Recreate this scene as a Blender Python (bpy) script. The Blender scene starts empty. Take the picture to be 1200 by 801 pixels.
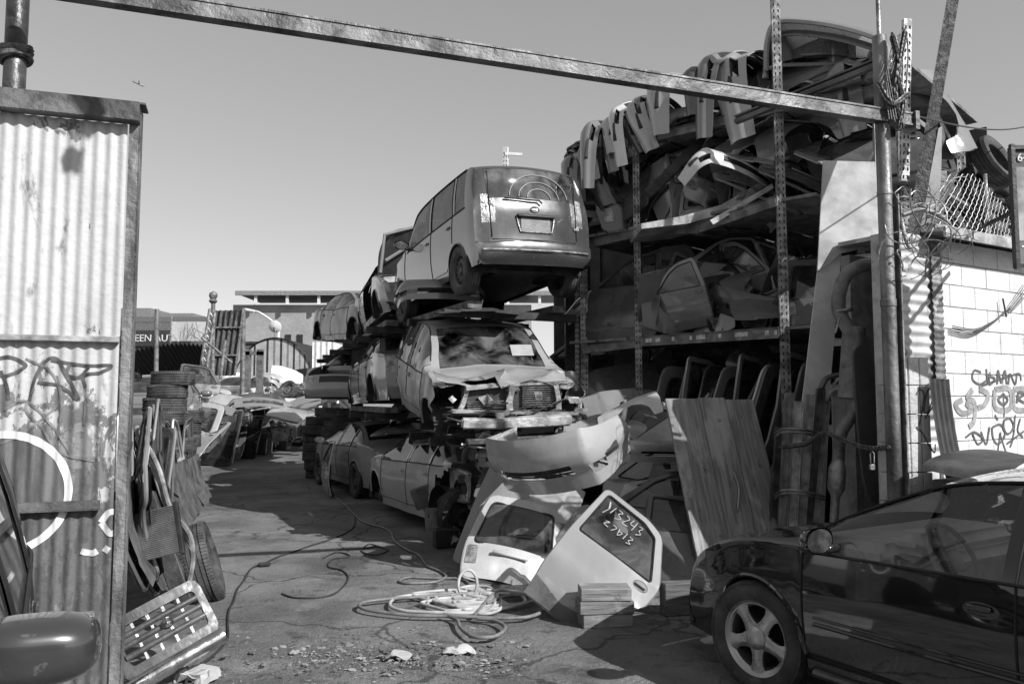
import bpy, bmesh, math, random
from mathutils import Vector, Matrix, noise
R_ = math.radians; V = Vector; PI = math.pi
sc = bpy.context.scene; COL = sc.collection
# ------------------------------------------------------------------ camera, sky, sun, exposure
F = 933.0; TH = math.atan(70/F); EYE = 1.75
cd = bpy.data.cameras.new('camera'); cd.sensor_width = 36; cd.lens = 36*F/1200; cd.clip_end = 2000; cd.clip_start = .05
cam = bpy.data.objects.new('camera', cd); COL.objects.link(cam); sc.camera = cam
cam.location = (0, 0, EYE); cam.rotation_euler = (PI/2+TH, 0, 0)
SUN_DIR = V((.76, -.65, 0)).normalized(); ELEV = R_(36)          # horizontal direction TO the sun
sv = V((SUN_DIR.x*math.cos(ELEV), SUN_DIR.y*math.cos(ELEV), math.sin(ELEV)))
w = bpy.data.worlds.new('World'); sc.world = w; w.use_nodes = True
nt = w.node_tree; nt.nodes.clear()
sky = nt.nodes.new('ShaderNodeTexSky'); sky.sky_type = 'NISHITA'; sky.sun_disc = False
sky.sun_elevation = ELEV; sky.sun_rotation = math.atan2(SUN_DIR.x, SUN_DIR.y); sky.air_density = 1.0; sky.dust_density = .7; sky.altitude = 10
sep = nt.nodes.new('ShaderNodeSeparateColor'); nt.links.new(sky.outputs[0], sep.inputs[0])   # monochrome film behind a yellow filter
m1 = nt.nodes.new('ShaderNodeMath'); m1.operation = 'MULTIPLY_ADD'; m1.inputs[1].default_value = .45
m2 = nt.nodes.new('ShaderNodeMath'); m2.operation = 'MULTIPLY'; m2.inputs[1].default_value = .55
nt.links.new(sep.outputs[1], m2.inputs[0]); nt.links.new(sep.outputs[0], m1.inputs[0]); nt.links.new(m2.outputs[0], m1.inputs[2])
bg = nt.nodes.new('ShaderNodeBackground'); bg.inputs[1].default_value = .15
wo = nt.nodes.new('ShaderNodeOutputWorld'); m3 = nt.nodes.new('ShaderNodeMath'); m3.operation = 'POWER'; m3.inputs[1].default_value = .62; nt.links.new(m1.outputs[0], m3.inputs[0])     # film shoulder
m4 = nt.nodes.new('ShaderNodeMath'); m4.operation = 'MULTIPLY'; m4.inputs[1].default_value = 1.30; nt.links.new(m3.outputs[0], m4.inputs[0]); nt.links.new(m4.outputs[0], bg.inputs[0]); nt.links.new(bg.outputs[0], wo.inputs[0])
sd = bpy.data.lights.new('sun', 'SUN'); sd.energy = 4.3; sd.angle = R_(.53); sd.color = (1, 1, 1)
sun = bpy.data.objects.new('sun', sd); COL.objects.link(sun); sun.rotation_euler = sv.to_track_quat('Z', 'Y').to_euler(); sun.location = (20, -10, 20)
vs = sc.view_settings; vs.view_transform = 'Standard'; vs.look = 'None'; vs.exposure = 0.5; vs.gamma = 1
sc.cycles.max_bounces = 6; sc.cycles.transparent_max_bounces = 12

def P(px, py, Y):
    cx = (px-600)/F; cy = (400.5-py)/F
    d = V((cx, math.cos(TH)-cy*math.sin(TH), math.sin(TH)+cy*math.cos(TH)))
    return V((0, 0, EYE)) + d*(Y/d.y)
def G(px, py, z=0.0):
    cx = (px-600)/F; cy = (400.5-py)/F
    d = V((cx, math.cos(TH)-cy*math.sin(TH), math.sin(TH)+cy*math.cos(TH)))
    return V((0, 0, EYE)) + d*((z-EYE)/d.z)
rnd = random.Random(7)
# ------------------------------------------------------------------ materials (monochrome)
def newmat(name):
    m = bpy.data.materials.new(name); m.use_nodes = True; t = m.node_tree; t.nodes.clear()
    o = t.nodes.new('ShaderNodeOutputMaterial'); b = t.nodes.new('ShaderNodeBsdfPrincipled'); t.links.new(b.outputs[0], o.inputs[0])
    return m, t, b, o
def nn(t, kind, **kw):
    n = t.nodes.new(kind)
    for k, v in kw.items(): setattr(n, k, v)
    return n
def noise_fac(t, co, scale, lo, hi, detail=5, dist=0, stretch=None, rough=.6):
    n = nn(t, 'ShaderNodeTexNoise'); n.inputs['Scale'].default_value = scale; n.inputs['Detail'].default_value = detail
    n.inputs['Roughness'].default_value = rough; n.inputs['Distortion'].default_value = dist
    if stretch:
        mp = nn(t, 'ShaderNodeMapping'); mp.inputs['Scale'].default_value = stretch; t.links.new(co, mp.inputs[0]); co = mp.outputs[0]
    t.links.new(co, n.inputs[0])
    r = nn(t, 'ShaderNodeMapRange'); r.interpolation_type = 'SMOOTHSTEP'; r.inputs[1].default_value = lo; r.inputs[2].default_value = hi
    t.links.new(n.outputs[0], r.inputs[0]); return r.outputs[0]
def mixc(t, fac, a, b):
    m = nn(t, 'ShaderNodeMix', data_type='RGBA')
    if isinstance(fac, (int, float)): m.inputs[0].default_value = fac
    else: t.links.new(fac, m.inputs[0])
    for i, c in ((6, a), (7, b)):
        if isinstance(c, (int, float)): m.inputs[i].default_value = (c, c, c, 1)
        else: t.links.new(c, m.inputs[i])
    return m.outputs[2]
def mul(t, a, b):
    m = nn(t, 'ShaderNodeMath', operation='MULTIPLY')
    for i, c in enumerate((a, b)):
        if isinstance(c, (int, float)): m.inputs[i].default_value = c
        else: t.links.new(c, m.inputs[i])
    return m.outputs[0]
def val(t, v0, v1, fac):
    r = nn(t, 'ShaderNodeMapRange'); r.inputs[3].default_value = v0; r.inputs[4].default_value = v1; t.links.new(fac, r.inputs[0]); return r.outputs[0]
def bump(t, b, h, s, d=.01):
    n = nn(t, 'ShaderNodeBump'); n.inputs['Strength'].default_value = s; n.inputs['Distance'].default_value = d
    t.links.new(h, n.inputs['Height']); t.links.new(n.outputs[0], b.inputs['Normal']); return n
def coords(t, obj=True):
    c = nn(t, 'ShaderNodeTexCoord')
    if not obj: return c.outputs['Object']
    i = nn(t, 'ShaderNodeObjectInfo'); a = nn(t, 'ShaderNodeVectorMath', operation='SCALE'); a.inputs['Scale'].default_value = 1.0
    cmb = nn(t, 'ShaderNodeCombineXYZ'); mm = mul(t, i.outputs['Random'], 37.0)
    t.links.new(mm, cmb.inputs[0]); t.links.new(mm, cmb.inputs[2])
    ad = nn(t, 'ShaderNodeVectorMath', operation='ADD'); t.links.new(c.outputs['Object'], ad.inputs[0]); t.links.new(cmb.outputs[0], ad.inputs[1])
    return ad.outputs[0]
_mc = {}
def paint(v, dust=.35, rough=.22, dustv=.16, chips=.25, metal=.0, dent=.25):
    """car paint: clear coat, road dust lying on it, scuffs"""
    key = ('paint', v, dust, rough, dustv, chips, metal, dent)
    if key in _mc: return _mc[key]
    m, t, b, o = newmat('car_paint'); co = coords(t)
    base = mixc(t, noise_fac(t, co, 1.3, .3, .7), v*.85, v*1.1)
    ge = nn(t, 'ShaderNodeNewGeometry'); sx = nn(t, 'ShaderNodeSeparateXYZ'); t.links.new(ge.outputs['Normal'], sx.inputs[0])
    up = nn(t, 'ShaderNodeMapRange'); up.inputs[1].default_value = -.1; up.inputs[2].default_value = .9; up.inputs[3].default_value = .35; up.inputs[4].default_value = 1
    t.links.new(sx.outputs[2], up.inputs[0])
    dn = mul(t, mul(t, noise_fac(t, co, 2.6, .35, .72, 7, .6), up.outputs[0]), dust)
    st = noise_fac(t, co, 5, .52, .75, 6, .2, (1.6, 1.6, .25))
    c1 = mixc(t, dn, base, dustv)
    c2 = mixc(t, mul(t, st, dust*.5), c1, dustv*.7)
    ch = noise_fac(t, co, 22, .66, .70, 3)
    c3 = mixc(t, mul(t, ch, chips), c2, .05 if v > .15 else .3)
    t.links.new(c3, b.inputs['Base Color']); b.inputs['Metallic'].default_value = metal
    t.links.new(val(t, rough, .75, dn), b.inputs['Roughness']); b.inputs['Coat Weight'].default_value = 1 if dust < .6 else .4; b.inputs['Coat Roughness'].default_value = .02+.15*dust
    bump(t, b, noise_fac(t, co, 3.1, .2, .8, 2), dent*.35, .02)
    _mc[key] = m; return m
def plain(name, v, rough=.6, metal=0, var=.3, scale=8, bmp=.2, bscale=None, spots=0, spotv=.02, stretch=None):
    key = (name, v, rough, metal, var, scale, bmp, bscale, spots, spotv, stretch)
    if key in _mc: return _mc[key]
    m, t, b, o = newmat(name); co = coords(t)
    c = mixc(t, noise_fac(t, co, scale, .3, .7, 6, 0, stretch), v*(1-var), min(1, v*(1+var)))
    if spots: c = mixc(t, mul(t, noise_fac(t, co, scale*.6, .5, .6, 7, .8, stretch), spots), c, spotv)
    t.links.new(c, b.inputs['Base Color']); b.inputs['Metallic'].default_value = metal
    t.links.new(val(t, max(rough-.12, .03), min(rough+.15, 1), noise_fac(t, co, scale*2, .3, .7)), b.inputs['Roughness'])
    if bmp: bump(t, b, noise_fac(t, co, bscale or scale*4, .2, .8, 4), bmp, .01)
    _mc[key] = m; return m
def glass(tint=.35, dirt=.25, name='glass'):
    key = ('glass', tint, dirt)
    if key in _mc: return _mc[key]
    m, t, b, o = newmat(name); t.nodes.remove(b); co = coords(t)
    tr = nn(t, 'ShaderNodeBsdfTransparent'); tr.inputs[0].default_value = (tint,)*3+(1,)
    gl = nn(t, 'ShaderNodeBsdfGlossy'); gl.inputs[0].default_value = (.9,)*3+(1,); gl.inputs[1].default_value = .03
    df = nn(t, 'ShaderNodeBsdfDiffuse'); df.inputs[0].default_value = (.22,)*3+(1,)
    fr = nn(t, 'ShaderNodeFresnel'); fr.inputs[0].default_value = 1.55
    fm = nn(t, 'ShaderNodeMath', operation='MULTIPLY_ADD'); fm.inputs[1].default_value = .95; fm.inputs[2].default_value = .05; t.links.new(fr.outputs[0], fm.inputs[0])
    a = nn(t, 'ShaderNodeMixShader'); t.links.new(fm.outputs[0], a.inputs[0]); t.links.new(tr.outputs[0], a.inputs[1]); t.links.new(gl.outputs[0], a.inputs[2])
    d = mul(t, noise_fac(t, co, 3, .35, .75, 7, .5), dirt)
    c = nn(t, 'ShaderNodeMixShader'); t.links.new(d, c.inputs[0]); t.links.new(a.outputs[0], c.inputs[1]); t.links.new(df.outputs[0], c.inputs[2])
    t.links.new(c.outputs[0], o.inputs[0]); _mc[key] = m; return m
BLACK = lambda: plain('black_trim', .018, .5, 0, .4, 6, .15)
DARK = lambda: plain('sooty_metal', .03, .7, .2, .6, 7, .4)
STEEL = lambda: plain('bare_steel', .32, .45, .8, .4, 9, .3, spots=.5, spotv=.08)
CHROME = lambda: plain('chrome', .7, .15, 1, .15, 5, .05)
ALLOY = lambda: plain('alloy', .42, .32, .85, .15, 6, .1)
RUST = lambda: plain('rusty_steel', .10, .75, .3, .6, 9, .5, spots=.5, spotv=.25)
RUBBER = lambda: plain('tyre_rubber', .045, .75, 0, .5, 7, .5, 60, spots=.45, spotv=.12)
WHITEP = lambda: plain('white_paint', .62, .6, 0, .12, 4, .2, spots=.25, spotv=.2)
LAMP = lambda: plain('lamp_lens', .24, .12, .1, .6, 10, .3)
# ------------------------------------------------------------------ mesh helpers
def link_mesh(name, bm, mats, parent=None, smooth=35, M=None):
    me = bpy.data.meshes.new(name)
    if M is not None: bm.transform(M)
    bmesh.ops.recalc_face_normals(bm, faces=bm.faces) if smooth != 'keep' else None
    if smooth == 'keep': smooth = 35
    if smooth:
        a = R_(smooth)
        for f in bm.faces: f.smooth = True
        for e in bm.edges:
            if len(e.link_faces) == 2 and e.calc_face_angle(0) > a: e.smooth = False
    bm.to_mesh(me); bm.free()
    if not isinstance(mats, (list, tuple)): mats = [mats]
    for m in mats: me.materials.append(m)
    o = bpy.data.objects.new(name, me); COL.objects.link(o)
    if parent: o.parent = parent
    return o
def tag(o, label, cat, group=None):
    o['label'] = label; o['category'] = cat
    if group: o['group'] = group
    return o
def thing(name, label, cat, M=None, group=None):
    o = bpy.data.objects.new(name, None); COL.objects.link(o); o.empty_display_size = .2
    if M is not None: o.matrix_world = M if isinstance(M, Matrix) else Matrix.Translation(M)
    return tag(o, label, cat, group)
def struct(o): o['kind'] = 'structure'; return o
def box(bm, c, s, rot=None, mat=0, bev=0):
    r = bmesh.ops.create_cube(bm, size=1); vs_ = r['verts']
    M = Matrix.Translation(V(c)) @ (rot if rot is not None else Matrix.Identity(4)) @ Matrix.Diagonal((*s, 1))
    fs = set(f for v in vs_ for f in v.link_faces)
    bmesh.ops.transform(bm, matrix=M, verts=vs_)
    if bev:
        es = set(e for v in vs_ for e in v.link_edges)
        rr = bmesh.ops.bevel(bm, geom=list(es), offset=bev, segments=1 if bev < .02 else 3, affect='EDGES', clamp_overlap=True)
        fs = set(f for f in rr['faces']) | set(f for f in fs if f.is_valid)
    for f in fs: f.material_index = mat
def bar(bm, a, b, w, h, up=V((0, 0, 1)), mat=0):
    a = V(a); b = V(b); d = (b-a); L = d.length; d.normalize(); x = d.cross(up)
    if x.length < 1e-3: x = d.cross(V((1, 0, 0)))
    x.normalize(); z = x.cross(d)
    M = Matrix((x, d, z)).transposed().to_4x4(); box(bm, (a+b)/2, (w, L, h), M, mat)
def tube(bm, pts, r, n=8, closed=False, mat=0, flat=None, cap=True):
    pts = [V(p) for p in pts]; N = len(pts); rings = []
    up = None
    for i, p in enumerate(pts):
        if closed: d = pts[(i+1) % N]-pts[i-1]
        else: d = pts[min(i+1, N-1)]-pts[max(i-1, 0)]
        if d.length < 1e-9: d = V((0, 0, 1))
        d.normalize()
        if up is None:
            up = V((0, 0, 1)) if abs(d.z) < .9 else V((1, 0, 0))
        x = d.cross(up)
        if x.length < 1e-4: x = d.cross(V((1, .3, 0)))
        x.normalize(); y = x.cross(d); up = y
        rr = r[i] if isinstance(r, (list, tuple)) else r
        rings.append([bm.verts.new(p + x*(rr*math.cos(2*PI*k/n)) + y*((flat or 1)*rr*math.sin(2*PI*k/n))) for k in range(n)])
    for i in range(N if closed else N-1):
        a = rings[i]; b = rings[(i+1) % N]
        for k in range(n):
            f = bm.faces.new((a[k], a[(k+1) % n], b[(k+1) % n], b[k])); f.material_index = mat
    if not closed and cap:
        for q in (rings[0][::-1], rings[-1]): f = bm.faces.new(q); f.material_index = mat
def lathe(bm, prof, n=32, axis='Y', M=None, mat=0, closed=False, cap=True):
    """prof list of (radius, along)"""
    rings = []
    for r, a in prof:
        ring = []
        for k in range(n):
            c, s = r*math.cos(2*PI*k/n), r*math.sin(2*PI*k/n)
            p = V((c, a, s)) if axis == 'Y' else (V((c, s, a)) if axis == 'Z' else V((a, c, s)))
            if M is not None: p = M @ p
            ring.append(bm.verts.new(p))
        rings.append(ring)
    m = len(rings)
    for i in range(m if closed else m-1):
        a, b = rings[i], rings[(i+1) % m]
        for k in range(n):
            f = bm.faces.new((a[k], a[(k+1) % n], b[(k+1) % n], b[k])); f.material_index = mat
    if not closed and cap:
        for q in (rings[0], rings[-1]):
            if (q[0].co-q[n//2].co).length > 1e-4:
                try: f = bm.faces.new(q); f.material_index = mat
                except ValueError: pass
def chaikin(pts, n=2, closed=True):
    for _ in range(n):
        o = []; N = len(pts)
        for i in range(N if closed else N-1):
            a = V(pts[i]); b = V(pts[(i+1) % N]); o += [a*.75+b*.25, a*.25+b*.75]
        if not closed: o = [V(pts[0])]+o+[V(pts[-1])]
        pts = o
    return pts
def catmull(pts, n=6, closed=False):
    pts = [V(p) for p in pts]; N = len(pts); out = []
    for i in range(N if closed else N-1):
        p1, p2 = pts[i], pts[(i+1) % N]
        p0 = pts[i-1] if (closed or i > 0) else p1*2-p2
        p3 = pts[(i+2) % N] if (closed or i+2 < N) else p2*2-p1
        for k in range(n):
            t = k/n
            out.append(.5*((2*p1)+(p2-p0)*t+(2*p0-5*p1+4*p2-p3)*t*t+(3*p1-p0-3*p2+p3)*t**3))
    if not closed: out.append(pts[-1])
    return out
def rp(pts, r=.06, n=4):
    out = []; N = len(pts)
    for i in range(N):
        p = V((pts[i][0], pts[i][1])); a = V((pts[i-1][0], pts[i-1][1])); b = V((pts[(i+1) % N][0], pts[(i+1) % N][1]))
        ra = min(r, (a-p).length*.45); rb = min(r, (b-p).length*.45); A = p+(a-p).normalized()*ra; B = p+(b-p).normalized()*rb
        for k in range(n+1): t = k/n; q = A*(1-t)**2+p*2*t*(1-t)+B*t*t; out.append((q.x, q.y))
    return out
def panel_bm(outline, holes=(), bend=None, thick=.004, step=.08, smooth=2, jit=0):
    """sheet with an outline in x,z (optional holes), bent to y=bend(x,z)"""
    bm = bmesh.new(); loops = [outline]+list(holes)
    for lp in loops:
        lp = chaikin([V((p[0], 0, p[1])) for p in lp], smooth) if smooth else [V((p[0], 0, p[1])) for p in lp]
        vv = [bm.verts.new(p) for p in lp]
        for i in range(len(vv)): bm.edges.new((vv[i], vv[(i+1) % len(vv)]))
    bmesh.ops.triangle_fill(bm, use_beauty=True, use_dissolve=False, edges=bm.edges[:], normal=(0, -1, 0))
    if bend and step:
        xs = [v.co.x for v in bm.verts]; zs = [v.co.z for v in bm.verts]
        x = min(xs)+step
        while x < max(xs)-.01:
            bmesh.ops.bisect_plane(bm, geom=bm.verts[:]+bm.edges[:]+bm.faces[:], plane_co=(x, 0, 0), plane_no=(1, 0, 0)); x += step
        z = min(zs)+step
        while z < max(zs)-.01:
            bmesh.ops.bisect_plane(bm, geom=bm.verts[:]+bm.edges[:]+bm.faces[:], plane_co=(0, 0, z), plane_no=(0, 0, 1)); z += step
    for v in bm.verts:
        if bend: v.co.y = bend(v.co.x, v.co.z)
        if jit: v.co += V(noise.noise_vector(v.co*3))*jit
    bmesh.ops.recalc_face_normals(bm, faces=bm.faces)
    if thick: bmesh.ops.solidify(bm, geom=bm.faces[:], thickness=thick)
    return bm
def grid_bm(nu, nv, fn, keep=None, closed_u=False):
    bm = bmesh.new(); g = [[bm.verts.new(fn(i/nu, j/nv)) for j in range(nv+1)] for i in range(nu+1)]
    for i in range(nu):
        for j in range(nv):
            if keep and not keep((i+.5)/nu, (j+.5)/nv): continue
            bm.faces.new((g[i][j], g[i+1][j], g[i+1][j+1], g[i][j+1]))
    for v in [v for v in bm.verts if not v.link_faces]: bm.verts.remove(v)
    return bm
def mk(fn):
    bm = bmesh.new(); fn(bm); return bm
def frame(o, x, z):
    """matrix from an origin, a wanted x direction and a wanted up direction (y = outward face is -y)"""
    x = V(x).normalized(); z = V(z); z = (z-x*z.dot(x)).normalized(); y = z.cross(x)
    M = Matrix((x, y, z)).transposed().to_4x4(); M.translation = V(o); return M
def yaw(o, a, tilt=0, roll=0):
    return Matrix.Translation(V(o)) @ Matrix.Rotation(a, 4, 'Z') @ Matrix.Rotation(roll, 4, 'Y') @ Matrix.Rotation(tilt, 4, 'X')
def setmat(o, m):
    if not o.material_slots: return
    o.material_slots[0].link = 'OBJECT'; o.material_slots[0].material = m
def copy_tree(o, parent=None):
    c = o.copy(); COL.objects.link(c)
    if parent: c.parent = parent; c.matrix_parent_inverse = o.matrix_parent_inverse
    for ch in o.children: copy_tree(ch, c)
    return c
def frame_up(o, x, z):
    z = V(z).normalized(); x = V(x); x = (x-z*x.dot(z)).normalized(); y = z.cross(x)
    M = Matrix((x, y, z)).transposed().to_4x4(); M.translation = V(o); return M
def cols(o, x, y, z):
    M = Matrix((V(x), V(y), V(z))).transposed().to_4x4(); M.translation = V(o); return M
class Proto:
    def __init__(s, root): s.root = root; s.used = False; s.cat = root['category']; s.grp = root.get('group')
    def put(s, M, label, group=None, mats=None, scale=None):
        if not s.used: o = s.root; s.used = True
        else:
            o = copy_tree(s.root)
        if s.root.get('group') and not group and 'group' in o: pass
        if scale: M = M @ Matrix.Diagonal((scale, scale, scale, 1)) if isinstance(scale, (int, float)) else M @ Matrix.Diagonal((*scale, 1))
        o.matrix_world = M; o['label'] = label; o['category'] = s.cat
        if group: o['group'] = group
        for ch in ([o] if o.type == 'MESH' else [])+list(o.children_recursive):
            for sl in ch.material_slots: sl.link = 'DATA'
        if mats:
            for ch in ([o] if o.type == 'MESH' else [])+list(o.children_recursive):
                k = ch.name.split('.')[0]
                if k in mats: setmat(ch, mats[k])
        return o
# ------------------------------------------------------------------ wheels
def tyre_bm(r=.32, w=.2, ri=.2, n=40, M=None):
    bm = bmesh.new(); h = w/2
    prof = [(ri, -h*.75), (ri+.015, -h*.9), (r*.82, -h*1.02), (r*.94, -h*.95), (r*.985, -h*.8)]
    for a in (-.55, -.2, .2, .55):
        prof += [(r, h*(a-.13)), (r-.0, h*(a-.045)), (r-.009, h*(a-.03)), (r-.009, h*(a+.03)), (r, h*(a+.045))]
    prof += [(r, h*.68), (r*.985, h*.8), (r*.94, h*.95), (r*.82, h*1.02), (ri+.015, h*.9), (ri, h*.75)]
    lathe(bm, prof, n, 'Y', M, closed=True)
    # lateral tread cuts on the shoulders
    for k in range(n*2):
        a = 2*PI*k/(n*2)
        for sgn in (-1, 1):
            Mx = Matrix.Rotation(-a, 4, 'Y') @ Matrix.Translation((r*.988, sgn*h*.77, 0)) @ Matrix.Rotation(sgn*.35, 4, 'Z')
            if M is not None: Mx = M @ Mx
            box(bm, (0, 0, 0), (.012, h*.42, .022*r/.32), Mx)
    return bm
def rim_bm(kind='alloy', ri=.205, w=.17, side=1):
    bm = bmesh.new(); s = side
    lathe(bm, [(ri, -w/2*s), (ri-.012, -w*.3*s), (ri-.03, 0), (ri-.02, w*.35*s), (ri+.012, w/2*s), (ri+.012, w/2*s-.01*s), (ri-.008, w*.42*s)], 40, cap=False)
    if kind == 'alloy':
        yo = w*.40*s
        lathe(bm, [(.068, yo-.03*s), (.066, yo+.012*s), (.05, yo+.02*s), (.0, yo+.022*s)], 30)
        for k in range(5):
            a = 2*PI*k/5+.31; pts = []
            for q, ww in ((.05, .052), (.1, .036), (.15, .036), (ri-.005, .062)):
                pts.append((q, ww))
            ou = []; inn = []
            for q, ww in pts:
                yy = yo+.008*s-.09*s*max(0, q-.05)**1.0*.25
                ou.append([bm.verts.new(Matrix.Rotation(a, 4, 'Y') @ V((q, yy-(abs(t)**2)*.012*s, t*ww))) for t in (-1, -.5, 0, .5, 1)])
                inn.append([bm.verts.new(Matrix.Rotation(a, 4, 'Y') @ V((q, yy-.035*s, t*ww*.9))) for t in (-1, 1)])
            for i in range(3):
                for j in range(4): bm.faces.new((ou[i][j], ou[i+1][j], ou[i+1][j+1], ou[i][j+1]))
                bm.faces.new((ou[i][0], inn[i][0], inn[i+1][0], ou[i+1][0])); bm.faces.new((ou[i][4], ou[i+1][4], inn[i+1][1], inn[i][1]))
    else:
        yo = w*.18*s
        lathe(bm, [(ri-.02, yo-.02*s), (ri-.05, yo+.012*s), (.1, yo+.03*s), (.075, yo), (.055, yo+.005*s), (.03, yo+.03*s), (0, yo+.03*s)], 40)
        for k in range(12):
            a = 2*PI*k/12; box(bm, (0, 0, 0), (.032, .012, .03), Matrix.Rotation(a, 4, 'Y') @ Matrix.Translation((ri-.062, yo+.016*s, 0)), 1)
        for k in range(5):
            a = 2*PI*k/5; lathe(bm, [(.009, 0), (.009, .02*s), (.0, .02*s)], 6, M=Matrix.Rotation(a, 4, 'Y') @ Matrix.Translation((.055, yo, 0)), mat=1)
    if kind == 'alloy': lathe(bm, [(ri-.02, -.03*s), (.02, -.03*s), (.0, -.03*s)], 24, mat=1)
    return bm
def add_wheel(root, x, y, z, r=.32, w=.2, kind='alloy', side=1, steer=0, name='wheel'):
    M = Matrix.Translation((x, y, z)) @ Matrix.Rotation(steer, 4, 'Z')
    wh = link_mesh(name, rim_bm(kind, r*.64, w*.9, side), [ALLOY() if kind == 'alloy' else plain('wheel_steel', .09, .5, .5, .4, 9, .2), BLACK()], root, 40, M)
    link_mesh('tyre', tyre_bm(r, w, r*.64), RUBBER(), wh, 40, M)
    return wh
# ------------------------------------------------------------------ car shells
def hermite(pts, x):
    if x <= pts[0][0]: return pts[0][1]
    if x >= pts[-1][0]: return pts[-1][1]
    n = len(pts)
    d = [(pts[i+1][1]-pts[i][1])/(pts[i+1][0]-pts[i][0]) for i in range(n-1)]
    m = [d[0]]+[0 if d[i-1]*d[i] <= 0 else 2*d[i-1]*d[i]/(d[i-1]+d[i]) for i in range(1, n-1)]+[d[-1]]
    for i in range(n-1):
        if x <= pts[i+1][0]:
            h = pts[i+1][0]-pts[i][0]; t = (x-pts[i][0])/h
            return (2*t**3-3*t*t+1)*pts[i][1]+(t**3-2*t*t+t)*h*m[i]+(-2*t**3+3*t*t)*pts[i+1][1]+(t**3-t*t)*h*m[i+1]
def lin(pts, x):
    if x <= pts[0][0]: return pts[0][1]
    for a, b in zip(pts, pts[1:]):
        if x <= b[0]: return a[1]+(b[1]-a[1])*(x-a[0])/(b[0]-a[0])
    return pts[-1][1]
SEDAN = dict(L=4.6, H=1.38, xf=1.36, xr=-1.34, R=.36, sill=.2, roofw=.60, wmax=.88, bow=.30,
    line=[(-2.28, .25), (-2.33, .42), (-2.31, .62), (-2.27, .88), (-2.1, .98), (-1.72, 1.02), (-1.5, 1.06), (-1.2, 1.22), (-.85, 1.345), (-.4, 1.385), (0, 1.375), (.32, 1.32), (.75, 1.14), (1.08, .975), (1.5, .90), (1.95, .80), (2.14, .70), (2.21, .57), (2.24, .4), (2.19, .22)],
    belt=[(-2.4, .88), (-1.5, .93), (0, .90), (1.1, .87), (1.8, .78), (2.4, .66)], wid=[(-2.35, .80), (-1.9, .93), (-1, .985), (0, 1), (1, .985), (1.9, .93), (2.32, .80)],
    ws=(.36, 1.04), rw=(-1.5, -.88), wins=[(-1.42, -1.0), (-.93, -.20), (-.08, .92)], doors=[(-1.02, -.15), (-.15, .98)], hoodx=(1.08, 2.1), trunkx=(-2.2, -1.52),
    lampz=(.60, .72), lampy=.42, tailz=(.66, .86), tailc=.45, bumpz=.52)
BOXY = dict(SEDAN, L=3.95, H=1.64, xf=1.24, xr=-1.26, R=.35, sill=.26, roofw=.75, wmax=.845, bow=.07,
    line=[(-1.90, .28), (-1.97, .42), (-1.965, .56), (-1.93, .60), (-1.925, .95), (-1.91, 1.1), (-1.87, 1.45), (-1.80, 1.60), (-1.5, 1.64), (-.5, 1.65), (.3, 1.61), (.62, 1.5), (.95, 1.22), (1.15, 1.05), (1.6, .98), (1.85, .85), (1.93, .6), (1.95, .4), (1.9, .25)],
    belt=[(-2.0, 1.08), (0, 1.05), (1.2, 1.0), (2, .8)], wid=[(-2, .965), (-1.7, .99), (0, 1), (1.4, .97), (2, .84)],
    ws=(.58, 1.1), rw=(-9, -9), wins=[(-1.62, -1.22), (-1.08, -.30), (-.2, .82)], doors=[(-1.12, -.25), (-.25, .95)], hoodx=(1.15, 1.85), trunkx=(-9, -9),
    lampz=(.62, .82), lampy=.5, tailz=(9, 9), tailc=.5, bumpz=.56)
SUV = dict(SEDAN, L=4.4, H=1.72, xf=1.3, xr=-1.3, R=.40, sill=.36, roofw=.66, wmax=.89, bow=.20,
    line=[(-2.1, .4), (-2.15, .6), (-2.12, 1.0), (-2.05, 1.3), (-1.9, 1.62), (-1.5, 1.71), (-.5, 1.73), (.2, 1.68), (.5, 1.55), (.85, 1.24), (1.05, 1.1), (1.6, 1.05), (2.0, .98), (2.15, .85), (2.2, .6), (2.15, .42)],
    belt=[(-2.2, 1.06), (0, 1.03), (1.1, .99), (2.2, .86)], wid=[(-2.2, .9), (-1.6, .98), (0, 1), (1.4, .98), (2.2, .86)],
    ws=(.34, 1.0), rw=(-2.06, -1.9), wins=[(-1.9, -1.3), (-1.15, -.25), (-.13, .78)], doors=[(-1.2, -.18), (-.18, .92)], hoodx=(1.05, 2.0), trunkx=(-9, -9),
    lampz=(.72, .92), lampy=.5, tailz=(.9, 1.2), tailc=.5, bumpz=.62)
NS, NG, NT = 7, 4, 8
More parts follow.
